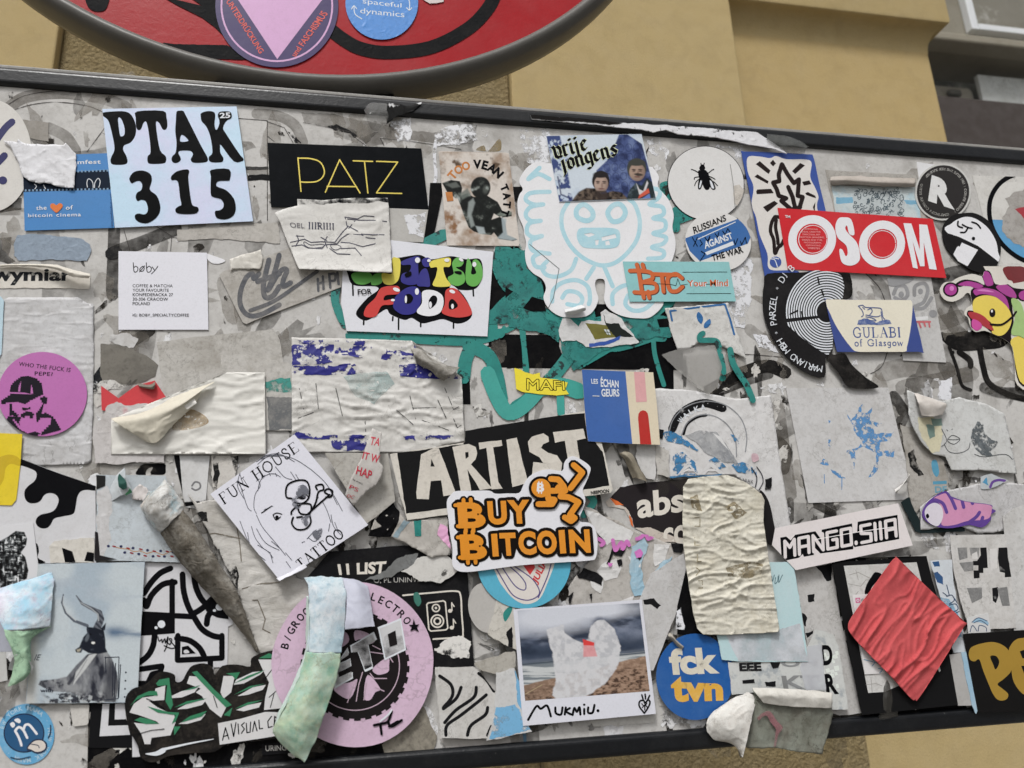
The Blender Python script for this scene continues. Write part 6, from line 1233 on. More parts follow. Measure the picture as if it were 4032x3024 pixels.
# torn collage in the middle
T('c2')
tcg = S("torn_collage", "shredded layers of white, blue and black paper right of the orange lettered sticker", "paper sheet", rag("590 985 640 1000 760 1060 1000 1180 1240 1275 1410 1290 1415 1500 1390 1680 1310 1960 1060 2010 700 2050 520 1960 470 1640 640 1430 690 1230", 4, 10), pap((184, 180, 175), .35, .8, 60, dscale=35), hf=ridges(1.2, 70, 40, 1.5, 61), dens=11)
SHW = pap((218, 217, 216), .1, .4)
for o in ("600 1010 740 1060 860 1130 1000 1190 960 1270 830 1260 780 1300 700 1200", "850 1150 1000 1200 940 1280 900 1240", "740 1450 860 1400 900 1480 860 1560 770 1580 700 1500", "1160 1290 1280 1300 1240 1420 1160 1470 1150 1380", "640 1550 760 1580 740 1680 660 1640", "1010 1540 1060 1500 1060 1620 1020 1650", "1100 1650 1140 1560 1130 1700 1090 1740", "870 1750 1000 1700 960 1800", "950 1380 1060 1410 1050 1480 1000 1480", "650 1790 770 1750 750 1850 680 1860"):
    tcg.p("white_shard", SHW, [rag(o, 3, 7)])
BS = M((150, 184, 202), dirt=.35, dscale=30, dcol=(196, 206, 210))
tcg.p("blue_streak", BS, [rag("960 1600 980 1320 1080 1240 1120 1300 1060 1400 1080 1700 1000 1700", 5, 8), rag("1090 1900 1130 1560 1200 1440 1300 1390 1250 1560 1180 1700 1140 1960", 5, 8)])
BKS = M((30, 30, 32), dirt=.1)
for o in ("520 1480 560 1460 700 1520 755 1560 740 1620 680 1590 560 1560", "820 1350 930 1340 900 1390 840 1380", "780 1450 830 1310 845 1320 800 1450", "860 1420 900 1410 910 1460 880 1470", "1230 1650 1260 1540 1290 1590 1250 1680", "1070 1740 1170 1730 1140 1770", "420 1750 520 1670 500 1760 450 1780", "1290 1280 1400 1290 1380 1360 1310 1350", "650 1690 670 1680 660 1760", "700 1200 770 1260 740 1260", "1010 1380 1060 1400 1040 1420"):
    tcg.p("black_shard", BKS, [rag(o, 2, 6)])
tcg.ln("pink_scribble", M((206, 120, 190), dirt=.2), ["720 1250 760 1280 740 1300", "830 1260 850 1340 880 1300 900 1280 910 1330 940 1270 960 1300", "1020 1250 1050 1240 1090 1210 1110 1250 1150 1230"], 30); tcg.p("pink_bit", M((206, 120, 190)), [rag("1000 1350 1040 1330 1070 1360 1060 1400 1020 1400", 3, 6), rag("790 1440 830 1440 820 1470 800 1470", 2, 6)])
# round blue sneaker sticker and a grey disc under it
T('d1'); S("grey_disc", "plain grey round sticker half under the blue sneaker sticker", "sticker", el(1840, 390, 142, 200, -10), pap((184, 181, 177), .12))
s = S("torn_scrap", "white torn scrap with teal and black flecks beside the grey disc", "paper scrap", rag("1920 330 2060 330 2080 560 2090 730 1980 680 1850 600", 3, 8), pap((202, 198, 190), .25, .5)); s.p("fleck", TEAL, [sm("1975 430 2040 370 2040 420 1990 500", 4), el(1945, 690, 26, 30)]); s.p("fleck", BKS, [rag("1990 580 2040 540 2050 700 2010 700", 4, 6)])
wv = S("waves_sticker", "white torn sticker with bold black wavy lines", "sticker", rag("1432 862 1740 858 1790 900 1912 1050 1905 1250 1845 1425 1482 1422 1450 1100", 2, 9), pap((204, 202, 199), .2, .5))
wv.ln("wave", BKS, ["1470 930 1560 1000 1570 1090 1500 1180", "1640 1020 1600 1110 1500 1190", "1520 1400 1530 1320 1640 1240 1780 1130 1840 1080", "1690 1400 1720 1320 1830 1240 1850 1180", "1510 1300 1600 1200 1740 1100 1760 1020", "1780 910 1840 960 1900 1050", "1850 1400 1880 1330"], 26)
S("torn_scrap", "dirty grey torn scrap covering the top of the wavy line sticker", "paper scrap", rag("1740 830 1850 790 2060 730 2080 860 1920 920 1790 880", 4, 8), pap((176, 172, 164), .4, .6)); S("grey_strip", "plain grey strip along the frame below the wavy line sticker", "paper strip", "1470 1425 1860 1440 2100 1400 2100 1450 1530 1512", pap((178, 174, 170), .25)); S("brown_scrap", "brown grey torn scraps between the tyre sticker and the wavy lines", "paper scrap", rag("1150 1300 1340 1170 1450 1420 1420 1520 1040 1560 1010 1480", 4, 8), M((150, 144, 132), dirt=.5, dscale=22, dcol=(64, 58, 50), wr=.8))
bt2 = S("blue_torn_sheet", "white sheet with torn sky blue paint left of the seaside photo", "paper sheet", rag("1918 905 2060 870 2115 1000 2125 1200 2200 1370 1840 1445 1905 1250", 3, 9), pap((204, 204, 204), .2, .5)); bt2.p("blue_paint", M((120, 176, 214), dirt=.2, alpha=(45, .46, .04)), [rag("1920 1180 2060 1150 2190 1360 1860 1430 1900 1300", 5, 9), rag("2060 880 2105 920 2120 1200 2090 1150", 4, 8)])
T('d2')
ju = S("sneaker_sticker", "round sky blue sticker with a white sneaker drawing and red name", "sticker", el(127, 28, 372, 368), M((92, 178, 206), rough=.4, dirt=.12, dscale=30))
ju.p("sneaker", pap((222, 216, 210), .08), [sm("-150 -120 330 -60 372 20 310 200 250 320 150 362 60 330 -20 250 -90 130", 4)])
PUR = M((84, 74, 128))
ju.ln("outline", PUR, ["-100 -20 -20 110 60 220 130 250 140 200 90 130 10 60", "-120 30 -40 170 40 290 140 330 220 310 250 260 200 170 110 100 30 50", "345 30 310 150 240 310"], 9); ju.p("red_lines", M((206, 62, 64)), ["95 20 210 50 215 70 175 130", "-10 -40 60 -20 40 10"]); ju.tx("JULIA", "190 170 265 0 335 30 240 215", M((206, 62, 64)), .03)
# tyre sticker and the hanging ribbon
T('d1')
be = S("tyre_sticker", "round lilac sticker with a black tyre and silvery block letters", "sticker", sm("785 185 950 205 1110 275 1250 390 1350 530 1410 690 1420 840 1395 1010 1320 1190 1190 1350 1010 1460 800 1495 600 1460 430 1370 280 1230 180 1060 140 880 150 720 210 560 310 400 430 290 600 210", 3), pap((212, 184, 206), .08, .6, 18))
be.arc("ELECTRO", 785, 840, 545, 560, 277, 325, 62, INK, .02, wid=.55); be.arc("B/GROO", 785, 840, 560, 560, 192, 232, 62, INK, .02, wid=.55)
TY = M((34, 31, 32), rough=.5, dirt=.06)
tooth = []
for i in range(30):
    a = i*12; tooth.append(el(800, 850, 432, 436, 0, 2, a, a+7)+list(reversed(el(800, 850, 400, 400, 0, 2, a, a+7))))
be.p("tyre", TY, [el(800, 850, 415, 420, 0, 90)]+tooth, [sm("800 570 900 590 960 650 900 680 840 640 800 650", 4), sm("940 870 1060 780 1070 850 1060 900 980 920", 4), sm("900 920 1000 1030 960 1060 920 1120 870 1100", 4), sm("640 1010 760 980 820 960 760 1110 650 1060", 4), sm("540 800 640 760 660 900 560 960", 4), sm("600 620 720 580 750 660 640 720", 4)])
be.ln("tyre_line", M((196, 172, 188)), [" ".join("%.1f %.1f" % (800+352*math.cos(R(a)), 850+352*math.sin(R(a))) for a in range(-20, 170, 8))], 8)
be.ln("rim_line", M((196, 172, 188)), ["810 1130 830 1000 860 900", "870 1120 890 990", "740 1140 790 1000", "920 910 950 950 1050 950", "960 1020 1030 1050", "920 740 1060 760 1100 820", "940 690 1000 720"], 8, smooth=False)
GRL = M((40, 40, 42), rough=.4, dirt=.0, fleck=((206, 206, 208), 48, .47, .10))
for o in ("980 545 1165 470 1205 725 1035 808", "760 690 950 580 975 640 905 680 945 870 880 900 820 740 770 745", "640 860 740 705 755 750 680 800 680 830 765 790 770 850 660 910 670 950 780 900 785 950 640 1030"):
    be.p("letter_edge", WT, [rag(o, 1, 10)]); c = g(o); cx = sum(p[0] for p in c)/len(c); cy = sum(p[1] for p in c)/len(c)
    be.p("letter", GRL if o[0] != '9' else GRL, [[(cx+(x-cx)*.88, cy+(y-cy)*.88) for x, y in c]])
be.p("letter_counter", TY, ["1060 600 1120 570 1135 680 1075 700"]); be.p("star", INK, ["1265 480 1280 525 1310 520 1290 545 1305 580 1270 562 1235 578 1250 545 1225 525 1255 525"]); be.ln("sparkle", INK, ["950 1320 1000 1310 1060 1290 1090 1210", "1000 1310 1010 1390", "1060 1290 1090 1330 1170 1280", "1070 1330 1140 1290"], 20); be.ln("sparkle_light", WT, ["1000 1290 1060 1240 1090 1200"], 14)
RB1 = M((190, 206, 212), rough=.75, dirt=.45, dscale=28, dcol=(138, 176, 196), wr=.9, wscale=60, fleck=((206, 210, 214), 40, .5, .1), spec=.1); RB2 = M((184, 206, 192), rough=.75, dirt=.4, dscale=34, dcol=(204, 204, 168), wr=.7, wscale=60, fleck=((132, 176, 156), 45, .5, .09), spec=.1)
rb = curl("hanging_ribbon", ["395 150 2 545 144 2 690 150 2", "428 220 7 560 225 9 715 215 6", "432 330 10 560 335 13 728 300 9", "432 560 13 560 570 17 716 565 12", "415 740 15 540 750 20 690 745 15"], RB1, None, "long pastel ribbon of peeled sticker, blue above and green below, hanging over the tyre", "paper strip", base=.004, crum=1.0, edge=4)
curl("green_end", ["415 738 15 540 748 20 690 743 15", "345 960 16 480 965 22 652 950 17", "205 1235 16 380 1250 23 562 1235 18", "160 1385 14 330 1400 21 508 1390 17", "330 1575 12 372 1592 14 405 1612 14"], RB2, rb, base=.004, crum=1.0, edge=4)
curl("folded_edge", ["418 300 9 430 300 11", "412 560 9 440 560 14", "405 740 9 425 740 16", "320 960 9 350 960 17", "190 1235 8 215 1235 17", "150 1385 6 180 1385 15"], M((196, 214, 206), dirt=.15), rb, base=.004)
curl("white_flap", ["690 152 2 790 168 2 892 200 1", "725 275 8 830 235 8 920 330 5", "728 400 12 840 380 13 938 430 9", "718 565 14 840 553 16 955 540 12"], M((186, 188, 202), rough=.5, dirt=.1), rb, base=.004)
# left ribbon
T('d0')
r2 = curl("peeled_ribbon", ["-30 240 2 180 180 3 412 112 2", "-30 330 8 190 300 8 428 200 3", "-20 440 12 200 430 11 415 330 4", "30 570 14 200 560 12 398 540 4"], M((164, 206, 226), rough=.75, dirt=.5, dscale=20, dcol=(214, 200, 218), wr=.8, wscale=60, fleck=((216, 226, 232), 36, .5, .08), spec=.1), None, "pastel peeled ribbon lying over the antelope print", "paper strip", base=.002)
curl("green_end", ["30 568 14 180 575 12 300 560 6 398 538 4", "60 650 13 180 660 12 230 650 8 250 640 5", "110 760 11 190 770 11 225 780 9 245 800 6", "100 900 6 150 930 9 200 920 9 235 900 6", "65 1015 3 90 1010 4 130 990 5 190 960 4"], M((176, 208, 178), rough=.75, dirt=.45, dscale=22, dcol=(120, 164, 138), wr=.8, wscale=60, spec=.1), r2, base=.002)
curl("white_loop", ["70 880 3 75 830 6 110 770 9 160 755 10 220 790 9 262 860 5", "110 890 2 108 840 4 130 800 6 165 790 7 210 820 6 250 930 3"], pap((214, 214, 216), .08), r2, base=.003)
S("grey_flap", "flat lilac grey paper flap left of the pastel ribbon", "paper scrap", "-30 480 10 470 60 620 115 735 -30 740", pap((176, 178, 190), .08)); mk("black_patch", K, rag("50 740 130 740 110 900 60 960", 3, 8)); S("old_sheet", "pale paper edge under the lilac grey flap", "paper sheet", "-30 742 45 740 60 965 -30 985", pap((198, 198, 196), .15))
# rolled cone of dirty paper
T('c0')
RK = M((120, 114, 104), rough=.85, spec=.08, dirt=.8, dscale=45, dcol=(60, 54, 47), wr=1.2, wscale=110, st=(1, 1, 2), fleck=((156, 152, 144), 60, .56, .08))
cone = curl("rolled_paper", ["1268 1200 3 1330 1150 14 1385 1090 18 1450 1020 10", "1330 1300 3 1400 1240 16 1460 1200 20 1530 1120 10", "1420 1420 3 1490 1390 15 1560 1340 19 1640 1290 9", "1560 1590 3 1620 1550 13 1680 1510 17 1745 1460 8", "1740 1780 2 1790 1740 10 1830 1710 13 1880 1680 7", "1930 2010 1 1950 1990 6 1968 1980 7 1985 1970 4", "2030 2150 .5 2036 2145 2 2040 2140 3 2048 2130 1"], RK, None, "dirty grey paper rolled into a long cone, hanging across the sheets", "rolled paper", base=.002, nu=10, nv=10, crum=1.3, edge=3)
curl("white_mouth", ["1180 880 3 1215 870 5 1260 830 8 1305 770 6", "1120 990 4 1185 930 14 1290 870 18 1360 840 9", "1130 1040 4 1200 1030 16 1310 960 20 1430 940 10", "1190 1120 4 1260 1100 15 1350 1040 19 1455 1000 10", "1266 1202 3 1328 1152 14.5 1383 1092 18.5 1450 1022 10.5"], M((206, 206, 204), rough=.6, spec=.1, dirt=.6, dscale=45, dcol=(140, 130, 116), wr=.9, fleck=((166, 192, 200), 40, .6, .05)), cone, base=.002, nu=9, nv=9, crum=2.0, edge=4)
curl("pale_lip", ["1110 990 5 1135 960 7 1180 900 8", "1140 1045 5 1165 1000 9 1200 940 10"], pap((208, 202, 194), .15), cone, base=.002)
lf = curl("leaf_scrap", ["870 860 1 915 760 4 985 690 8", "880 900 2 940 850 6 1000 780 8", "885 955 1 960 910 5 1045 870 5"], M((206, 212, 216), rough=.45, dirt=.2, dscale=40), None, "curling white scrap with a green printed leaf above the dotted sheet", "paper scrap", base=.002)
curl("printed_leaf", ["935 760 6 950 735 7", "940 830 7.5 1000 800 9.2", "970 860 7 1000 850 8.5"], M((48, 92, 84), dirt=.3, dscale=90), lf, base=.0025); curl("printed_leaf", ["990 900 5.6 1030 850 7", "1000 905 5.6 1048 880 6.6"], M((60, 120, 84), dirt=.2), lf, base=.0025)
S("torn_scrap", "rumpled pinkish white scrap between the leaf scrap and the cone", "paper scrap", rag("1045 870 1100 820 1170 850 1190 930 1130 950 1050 930", 4, 7), pap((208, 202, 200), .15, .8), hf=ridges(2.5, 40, 20, 1, 71), dens=9)

# ------------------------------------------------------------------ stickers, lower right
T('c2')
wk = S("peeled_sheet", "large torn white sheet with a broken black ring and blue lettering remains", "paper sheet", rag("1165 60 1380 66 1560 92 1780 140 1960 130 2080 108 2125 400 2165 700 2240 1140 2130 1290 2020 900 1790 740 1270 770 1160 500", 2, 10), pap((214, 213, 213), .16, .6, 70, dscale=30), hf=ridges(.8, 80, 60, 2, 81), dens=12)
wk.ln("ring", M((30, 30, 32), alpha=(70, .36, .06)), ["1300 380 1350 280 1440 210 1560 175 1700 215"], 66); wk.ln("ring", M((30, 30, 32), alpha=(70, .38, .06)), ["1390 420 1420 340 1500 285 1570 270"], 22); wk.ln("ring_line", M((150, 152, 156), clear=.2), ["1270 460 1300 320 1400 210 1560 160 1720 190 1840 290 1890 430 1880 560", "1370 440 1420 330 1520 270 1640 280 1740 350 1800 460 1810 600"], 9)
wk.arc("WALKA", 1580, 470, 262, 262, 212, 268, 46, WT, .02)
wk.p("grey_tear", M((138, 140, 144), dirt=.5, dscale=40, dcol=(206, 206, 206), alpha=(60, .38, .08)), [rag("1400 430 1530 390 1640 400 1700 470 1770 560 1820 660 1700 640 1560 560 1480 480", 4, 8)]); wk.p("white_cone", pap((222, 222, 222), .08), ["1620 410 1680 440 1755 555 1700 500"])
BLW = M((64, 128, 176), dirt=.3, dscale=90, alpha=(150, .485, .03))
wk.p("blue_print", BLW, [rag("1215 400 1300 400 1420 470 1540 570 1500 560 1380 500 1260 480", 4, 8), rag("1305 600 1370 560 1480 640 1495 740 1310 750", 5, 8), rag("1590 640 1640 600 1730 680 1650 710", 4, 8), rag("1765 670 1850 640 1960 690 1970 740 1820 725", 4, 8), rag("1760 420 1830 430 1840 500 1800 490", 3, 7)])
wk.tx("AA", "1340 640 1700 650 1720 740 1340 745", pap((214, 213, 213), .16), .03); wk.p("blue_print", M((64, 128, 176), dirt=.2), ["1280 755 1560 748 1700 735 1640 765 1290 778"]); wk.ln("emblem", M((50, 50, 60)), ["1970 680 2010 740 2020 800 1990 860"], 7); wk.ln("emblem", M((50, 50, 60)), ["1930 690 1970 760 1960 840"], 8); wk.tx("NIAK", "1860 770 1945 785 1945 815 1860 800", M((80, 80, 84)), .0); wk.p("pink_rub", M((222, 186, 196), clear=.3), [sm("1930 580 1975 580 1985 625 1940 640", 4)])
wk.p("black_corner", M((30, 30, 32), alpha=(50, .42, .05)), [rag("2040 780 2090 760 2080 870 2040 860", 4, 7), rag("1200 380 1240 390 1220 460 1195 450", 3, 7), rag("1170 540 1240 530 1230 580 1180 575", 3, 6)])
S("torn_scrap", "narrow white torn scrap left of the broken ring sheet", "paper scrap", rag("1020 505 1165 500 1175 690 1160 780 1090 770 1010 600", 3, 8), pap((208, 207, 206), .2, .5))
s = S("torn_scrap", "wrinkled grey scrap between the ring sheet and the narrow scrap", "paper scrap", rag("1165 500 1280 560 1270 760 1180 740", 3, 8), pap((196, 193, 188), .3, .6))
curl("rolled_twig", ["875 578 1 900 600 2 930 640 2 985 770 1", "905 565 5 940 590 8 985 650 8 1050 780 6", "940 556 1 985 580 3 1040 680 3 1105 800 1"], M((150, 142, 126), rough=.8, dirt=.4, dscale=60, wr=.4), None, "small rolled brown paper twig above the dark torn sticker", "rolled paper", base=.0015)
ab = S("dark_torn_sticker", "dark torn sticker with cream lower-case letters and an orange edge", "sticker", rag("890 838 1160 800 1440 766 1420 1290 1330 1280 1240 1250 1130 1190 1000 1165 985 1080 925 1000 870 975 808 930", 2.5, 8), M((44, 40, 42), rough=.4, dirt=.08, wr=.15))
ab.p("torn_edge", pap((206, 196, 186), .2, .6), [rag("770 950 815 925 870 975 930 995 970 1060 965 1090 920 1010 850 1000 790 990", 3, 7), rag("1000 1165 1130 1160 1250 1210 1400 1250 1400 1275 1240 1275 1100 1220", 3, 7)], clip=False); ab.p("orange_edge", M((222, 112, 54), dirt=.1), [rag("808 925 870 950 918 990 850 982", 2, 7), rag("955 1060 975 1080 995 1160 970 1130", 2, 7)], clip=False)
ab.tx("abs", "1008 885 1400 835 1395 1035 1030 1092", CRT, .03); ab.tx("co", "1222 1170 1420 1130 1420 1290 1240 1310", CRT, .03, clip=True)
# buy sticker
bb = S("lettered_cutout", "cut-out sticker with bold orange words and a coin-headed running figure", "sticker", sm("-451 900 -410 872 -300 870 -150 868 -100 892 0 890 90 885 125 820 170 755 250 712 330 700 430 712 445 650 480 605 530 598 600 635 648 675 652 715 620 800 592 865 612 930 605 990 575 1060 570 1112 640 1122 685 1160 705 1230 710 1300 695 1400 640 1422 400 1438 100 1460 -200 1500 -320 1512 -400 1502 -440 1450 -438 1330 -460 1200 -470 1100 -485 960", 3), pap((228, 228, 234), .03, .2))
OG = M((226, 146, 44), rough=.4, dirt=.12, dscale=30, wr=.15)
KO = M((26, 22, 20), rough=.4, dirt=.03)
LT = [("B", -395, -178, 962, 1168), ("U", -158, -8, 952, 1140), ("Y", -2, 176, 944, 1132), ("B", -376, -168, 1216, 1418), ("I", -126, -78, 1212, 1392), ("T", -62, 66, 1204, 1386), ("C", 84, 224, 1190, 1380), ("O", 230, 388, 1186, 1376), ("I", 408, 456, 1182, 1368), ("N", 486, 652, 1178, 1364)]
def lq(a, b, y0, y1): return "%f %f %f %f %f %f %f %f" % (a-8, y0, b-8, y0-4, b+6, y1-4, a+6, y1)
bars = ["-352 940 -350 975", "-295 936 -293 975", "-335 1150 -333 1192", "-275 1150 -273 1192", "-338 1192 -336 1230", "-280 1190 -278 1230", "-318 1400 -316 1442", "-258 1398 -256 1440", "-418 984 -350 980", "-398 1150 -330 1148", "-398 1238 -330 1236", "-382 1398 -320 1396"]
bb.ln("letter_edge", KO, bars, 62, smooth=False)
for c, a, b, y0, y1 in LT: bb.txo(c, lq(a, b, y0, y1), KO, .05, 50)
bb.ln("letter_bar", OG, bars, 30, smooth=False)
for c, a, b, y0, y1 in LT: bb.tx(c, lq(a, b, y0, y1), OG, .05, name='letter')
run_ = ["520 665 590 725 495 850", "375 870 310 870 320 935 370 940 350 975 240 975", "340 775 400 780 440 830 455 870", "385 870 400 840 450 870 420 890", "415 915 480 920 560 960 490 1060 530 1085 500 1110 450 1080"]
bb.ln("figure_edge", KO, run_, 84, smooth=False); bb.p("figure_edge", KO, [el(262, 848, 97, 94)]); bb.ln("figure", OG, run_, 46, smooth=False); bb.p("figure_head", OG, [el(262, 848, 76, 74)])
bb.tx("B", "232 805 290 810 285 880 228 876", WO, .04); bb.ln("coin_bar", WO, ["245 798 243 888", "268 800 265 890"], 9, smooth=False)
# seaside photo
T('d2')
bgs = S("old_sheet", "pale grey slanted sheet behind the seaside photo and the round blue sticker", "paper sheet", rag("1040 330 1130 120 1390 -40 1416 90 1320 460 1150 890 1100 880", 1.5, 10), pap((200, 199, 199), .25, .4)); bgs.p("black_tear", BKS, [rag("1070 335 1160 320 1210 370 1180 400 1140 370 1080 365", 4, 7)])
mk("black_print", K, "1340 380 1415 60 1500 60 1560 620 1340 600"); mk("white_flakes", FLAKE2, rag("1330 420 1370 390 1400 560 1330 550", 5, 7))
S("paper_edge", "crumpled white paper edge poking out below the seaside photo", "paper scrap", rag("645 1275 1165 1230 1160 1300 680 1330", 2, 8), pap((206, 204, 200), .2, .6)); mk("white_flakes", M((214, 214, 216), alpha=(40, .42, .1)), rag("740 1330 920 1320 915 1460 810 1465", 5, 8))
po = S("seaside_photo", "instant photo of a stormy beach with a torn round patch and handwriting", "photo print", "42 402 1060 325 1172 1230 120 1326", pap((218, 219, 228), .05, .15))
pq = g("76 412 1040 352 1122 1050 136 1127")
def paint_beach(p):
    hz = 832-(p.X-110)*.097; n = p.fbm(210, 7, 3, 1.7, 1); n2 = p.fbm(120, 6, 5, 2.2, .8)
    p.img[:] = rgb((76, 86, 106)); p.put(sst(.42, .66, n)*.9, (134, 142, 160)); p.put(sst(.5, .3, n2)*.9, (38, 46, 62)); br = p.ell(360, 450, 420, 130, -6, .9)+p.ell(800, 400, 240, 60, 0, .9)*.7; p.put(sst(.38, .62, n+.06)*np.clip(br, 0, 1), (206, 209, 218)); p.put(np.exp(-((p.Y-hz+70)/60)**2)*.75, (46, 56, 72)); p.put(np.exp(-((p.Y-hz+12)/14)**2)*.5, (116, 124, 136))
    sea = np.clip((p.Y-hz)/5+.5, 0, 1); p.put(sea, (120, 128, 134)); st = p.fbm(60, 6, 7, 5, .35); p.put(sea*sst(.42, .62, st), (196, 199, 200)); p.put(sea*np.exp(-((p.Y-hz-8)/9)**2), (70, 80, 92))
    sy = np.interp(p.X, [100, 330, 420, 700, 900, 1130], [1010, 955, 930, 872, 815, 762]); sa = np.clip((p.Y-sy+14*(p.fbm(40, 4, 9)-.5))/8+.5, 0, 1); p.put(sa, (146, 120, 102)); gr = p.fbm(16, 5, 11, 1.5, .8); p.put(sa*sst(.5, .3, gr)*sst(sy, sy+120, p.Y), (74, 57, 48)); p.put(sa*sst(.52, .7, gr)*.6, (178, 152, 132)); p.put(sa*sst(500, 150, p.X)*.35, (110, 92, 80)); p.put(p.line("135 1075 200 1040 270 1000", 5, 5)*.6, (206, 190, 150))
    rg_ = 26*(p.fbm(36, 5, 15)-.5); X0, Y0 = p.X, p.Y; p.X = X0+rg_; p.Y = Y0+rg_*.7; m = p.poly("300 560 440 525 452 590 520 640 590 668 640 640 660 530 700 490 760 485 846 560 888 690 882 800 832 920 742 1012 600 1110 520 1172 440 1172 350 1080 380 960 350 740 320 640", 10); p.X, p.Y = X0, Y0
    ft = p.fbm(34, 6, 17); p.put(m*(.78+.22*sst(.3, .6, ft)), (208, 208, 211)); p.put(m*sst(.5, .3, ft)*.18, (170, 174, 182)); p.put(m*sst(.56, .7, p.fbm(70, 4, 19))*.15, (178, 184, 190)); p.put(p.poly("592 638 684 666 682 692 598 688", 4), (216, 70, 68)); p.put(p.poly("598 688 682 692 708 775 596 780", 8)*.7, (222, 128, 130)); p.mul(.94+.12*p.fbm(7, 2, 21))
po.pict("picture", "76 412 1040 352 1122 1050 136 1127", 230, 170, paint_beach)
po.ln("lettering", INK, ["160 1278 225 1170 260 1190 310 1165 340 1250", "375 1180 380 1225 420 1235 432 1180", "458 1180 450 1235", "490 1185 460 1210 500 1235", "512 1240 526 1184 546 1214 566 1178 574 1236", "604 1192 604 1232", "636 1180 635 1220 670 1220 685 1160"], 18); po.p("dot", INK, [el(713, 1205, 12, 12), el(604, 1158, 10, 9)]); po.ln("heart_doodle", INK, ["1080 1225 1040 1170 1045 1130 1075 1125 1085 1145 1110 1120 1125 1140 1110 1180 1080 1225", "1060 1080 1070 1115", "1086 1075 1090 1112", "1122 1085 1108 1115"], 13); po.ln("heart_doodle", INK, ["1060 1150 1080 1170 1100 1145", "1065 1180 1085 1160 1105 1180", "1085 1150 1083 1200"], 8)
fk = S("round_sticker", "scuffed round blue sticker with cream and yellow lower-case letters", "sticker", el(1482, 937, 308, 342), M((30, 88, 158), rough=.4, dirt=.14, dscale=30, dcol=(92, 130, 170)))
fk.tx("fck", "1266 715 1655 698 1678 912 1290 925", M((218, 212, 196), dirt=.2, dscale=60), .05); fk.tx("tvn", "1284 925 1700 955 1706 1128 1300 1140", M((220, 168, 66), dirt=.25, dscale=60, dcol=(222, 206, 150)), .05)
curl("rolled_twig", ["1260 598 1 1290 590 2 1330 640 2 1390 690 1", "1275 620 4 1305 625 7 1340 665 7 1388 705 5", "1285 640 1 1310 665 2 1340 700 2 1370 735 1"], pap((170, 164, 154), .3), None, "tiny grey paper roll at the rim of the scuffed blue sticker", "rolled paper", base=.0015)
# pale blue sheet, then the holographic letters, then the crumpled cream note
T('d3')
S("old_sheet", "streaked grey sheet with black torn spots below the slanted outlined word", "paper sheet", rag("395 95 560 60 690 40 760 480 850 860 922 1226 750 1245 620 1200 500 700", 1.5, 10), pap((196, 194, 192), .3, .5, dscale=25)).p("black_spot", BKS, [rag("500 300 550 280 560 340 510 350", 4, 6), rag("455 430 500 470 480 540 440 500", 4, 7), rag("480 590 540 570 530 600 490 630", 4, 6), rag("560 60 690 40 690 170 650 180 610 110", 3, 8)])
hl = S("mirror_sheet", "shiny broken sheet with bold black letters over the frame", "sticker", rag("-130 822 100 815 500 700 560 560 700 600 745 700 822 1190 690 1202 640 1050 250 1045 -100 1080", 2, 9), M((204, 206, 204), rough=.25, dirt=.2, dscale=50, fleck=((168, 174, 178), 60, .58, .04), spec=.6))
hl.p("facet", M((222, 228, 222), rough=.2, dirt=.05), ["%d %d %d %d %d %d %d %d" % (x, y, x+w, y-6, x+w+8, y+h, x+8, y+h+6) for x, y, w, h in [(rnd.randint(560, 720), rnd.randint(700, 1160), rnd.randint(20, 40), rnd.randint(16, 30)) for i in range(26)]]); 
hl.tx("D", "598 688 690 680 700 842 616 848", INK, .04); hl.tx("R", "632 915 705 908 748 1072 648 1080", INK, .04); hl.tx("ON", "280 800 570 790 580 850 300 860", M((140, 142, 144), dirt=.3), .03); hl.tx("KT", "290 930 590 920 610 1025 310 1035", M((146, 148, 150), dirt=.3), .03); hl.tx("EEE", "-45 828 130 822 135 890 -40 892", M((34, 34, 36), alpha=(60, .38, .05)), .05)
hl.p("black_shard", BKS, ["-18 965 75 955 80 985 -15 990", rag("160 980 240 970 245 1015 170 1010", 3, 6), rag("200 825 280 822 270 860 230 870", 3, 6)]); hl.p("clear_tape", M((214, 216, 222), rough=.2, dirt=.1, clear=.35), [rag("500 690 610 680 645 1040 480 1040 440 860", 2, 9)])
s = S("pale_blue_sheet", "pale blue thin sheet with a script word under the crumpled cream note", "paper sheet", rag("60 28 386 30 430 300 470 560 502 815 130 818 -60 815 -180 802 -220 600 0 400", 1, 12), M((184, 212, 216), rough=.5, dirt=.2, dscale=18, dcol=(206, 212, 216), wr=.3)); s.p("white_part", M((204, 208, 214), rough=.5, dirt=.25, dscale=30, alpha=(14, .36, .12)), [rag("-150 600 280 560 440 520 500 812 -50 812", 3, 10)]); s.ln("script", M((90, 120, 128)), ["215 140 222 180 235 130", "245 150 240 200 260 180 265 140", "272 130 270 190 290 150 300 130"], 6)
def hcream(): 
    f = ridges(3.2, 50, -4, 3.0, 91, 2.4)
    return lambda u, v: f(u, v)+.0015
T('c2')
S("black_strip", "black glossy strip curving out from behind the crumpled cream note", "sticker", sm("1990 880 2040 905 2080 1000 2110 1150 2142 1280 2060 1290 2020 1150", 3), M((36, 34, 35), rough=.3, dirt=.1)); 
cn = S("crumpled_note", "crumpled blank cream note with faint stamped marks", "paper sheet", rag("1388 835 1430 775 1580 752 1740 745 1880 800 2005 890 2032 945 2022 1100 2050 1300 2080 1500 2110 1700 2150 1960 2140 1990 1700 2012 1550 2008 1500 1960 1470 1850 1415 1500 1390 1300 1384 1100", 1, 12), M((214, 210, 197), rough=.8, spec=.08, dirt=.3, dscale=35, dcol=(170, 160, 134), wr=.7, wscale=90, st=(1, 1, 2)), hf=hcream(), dens=5)
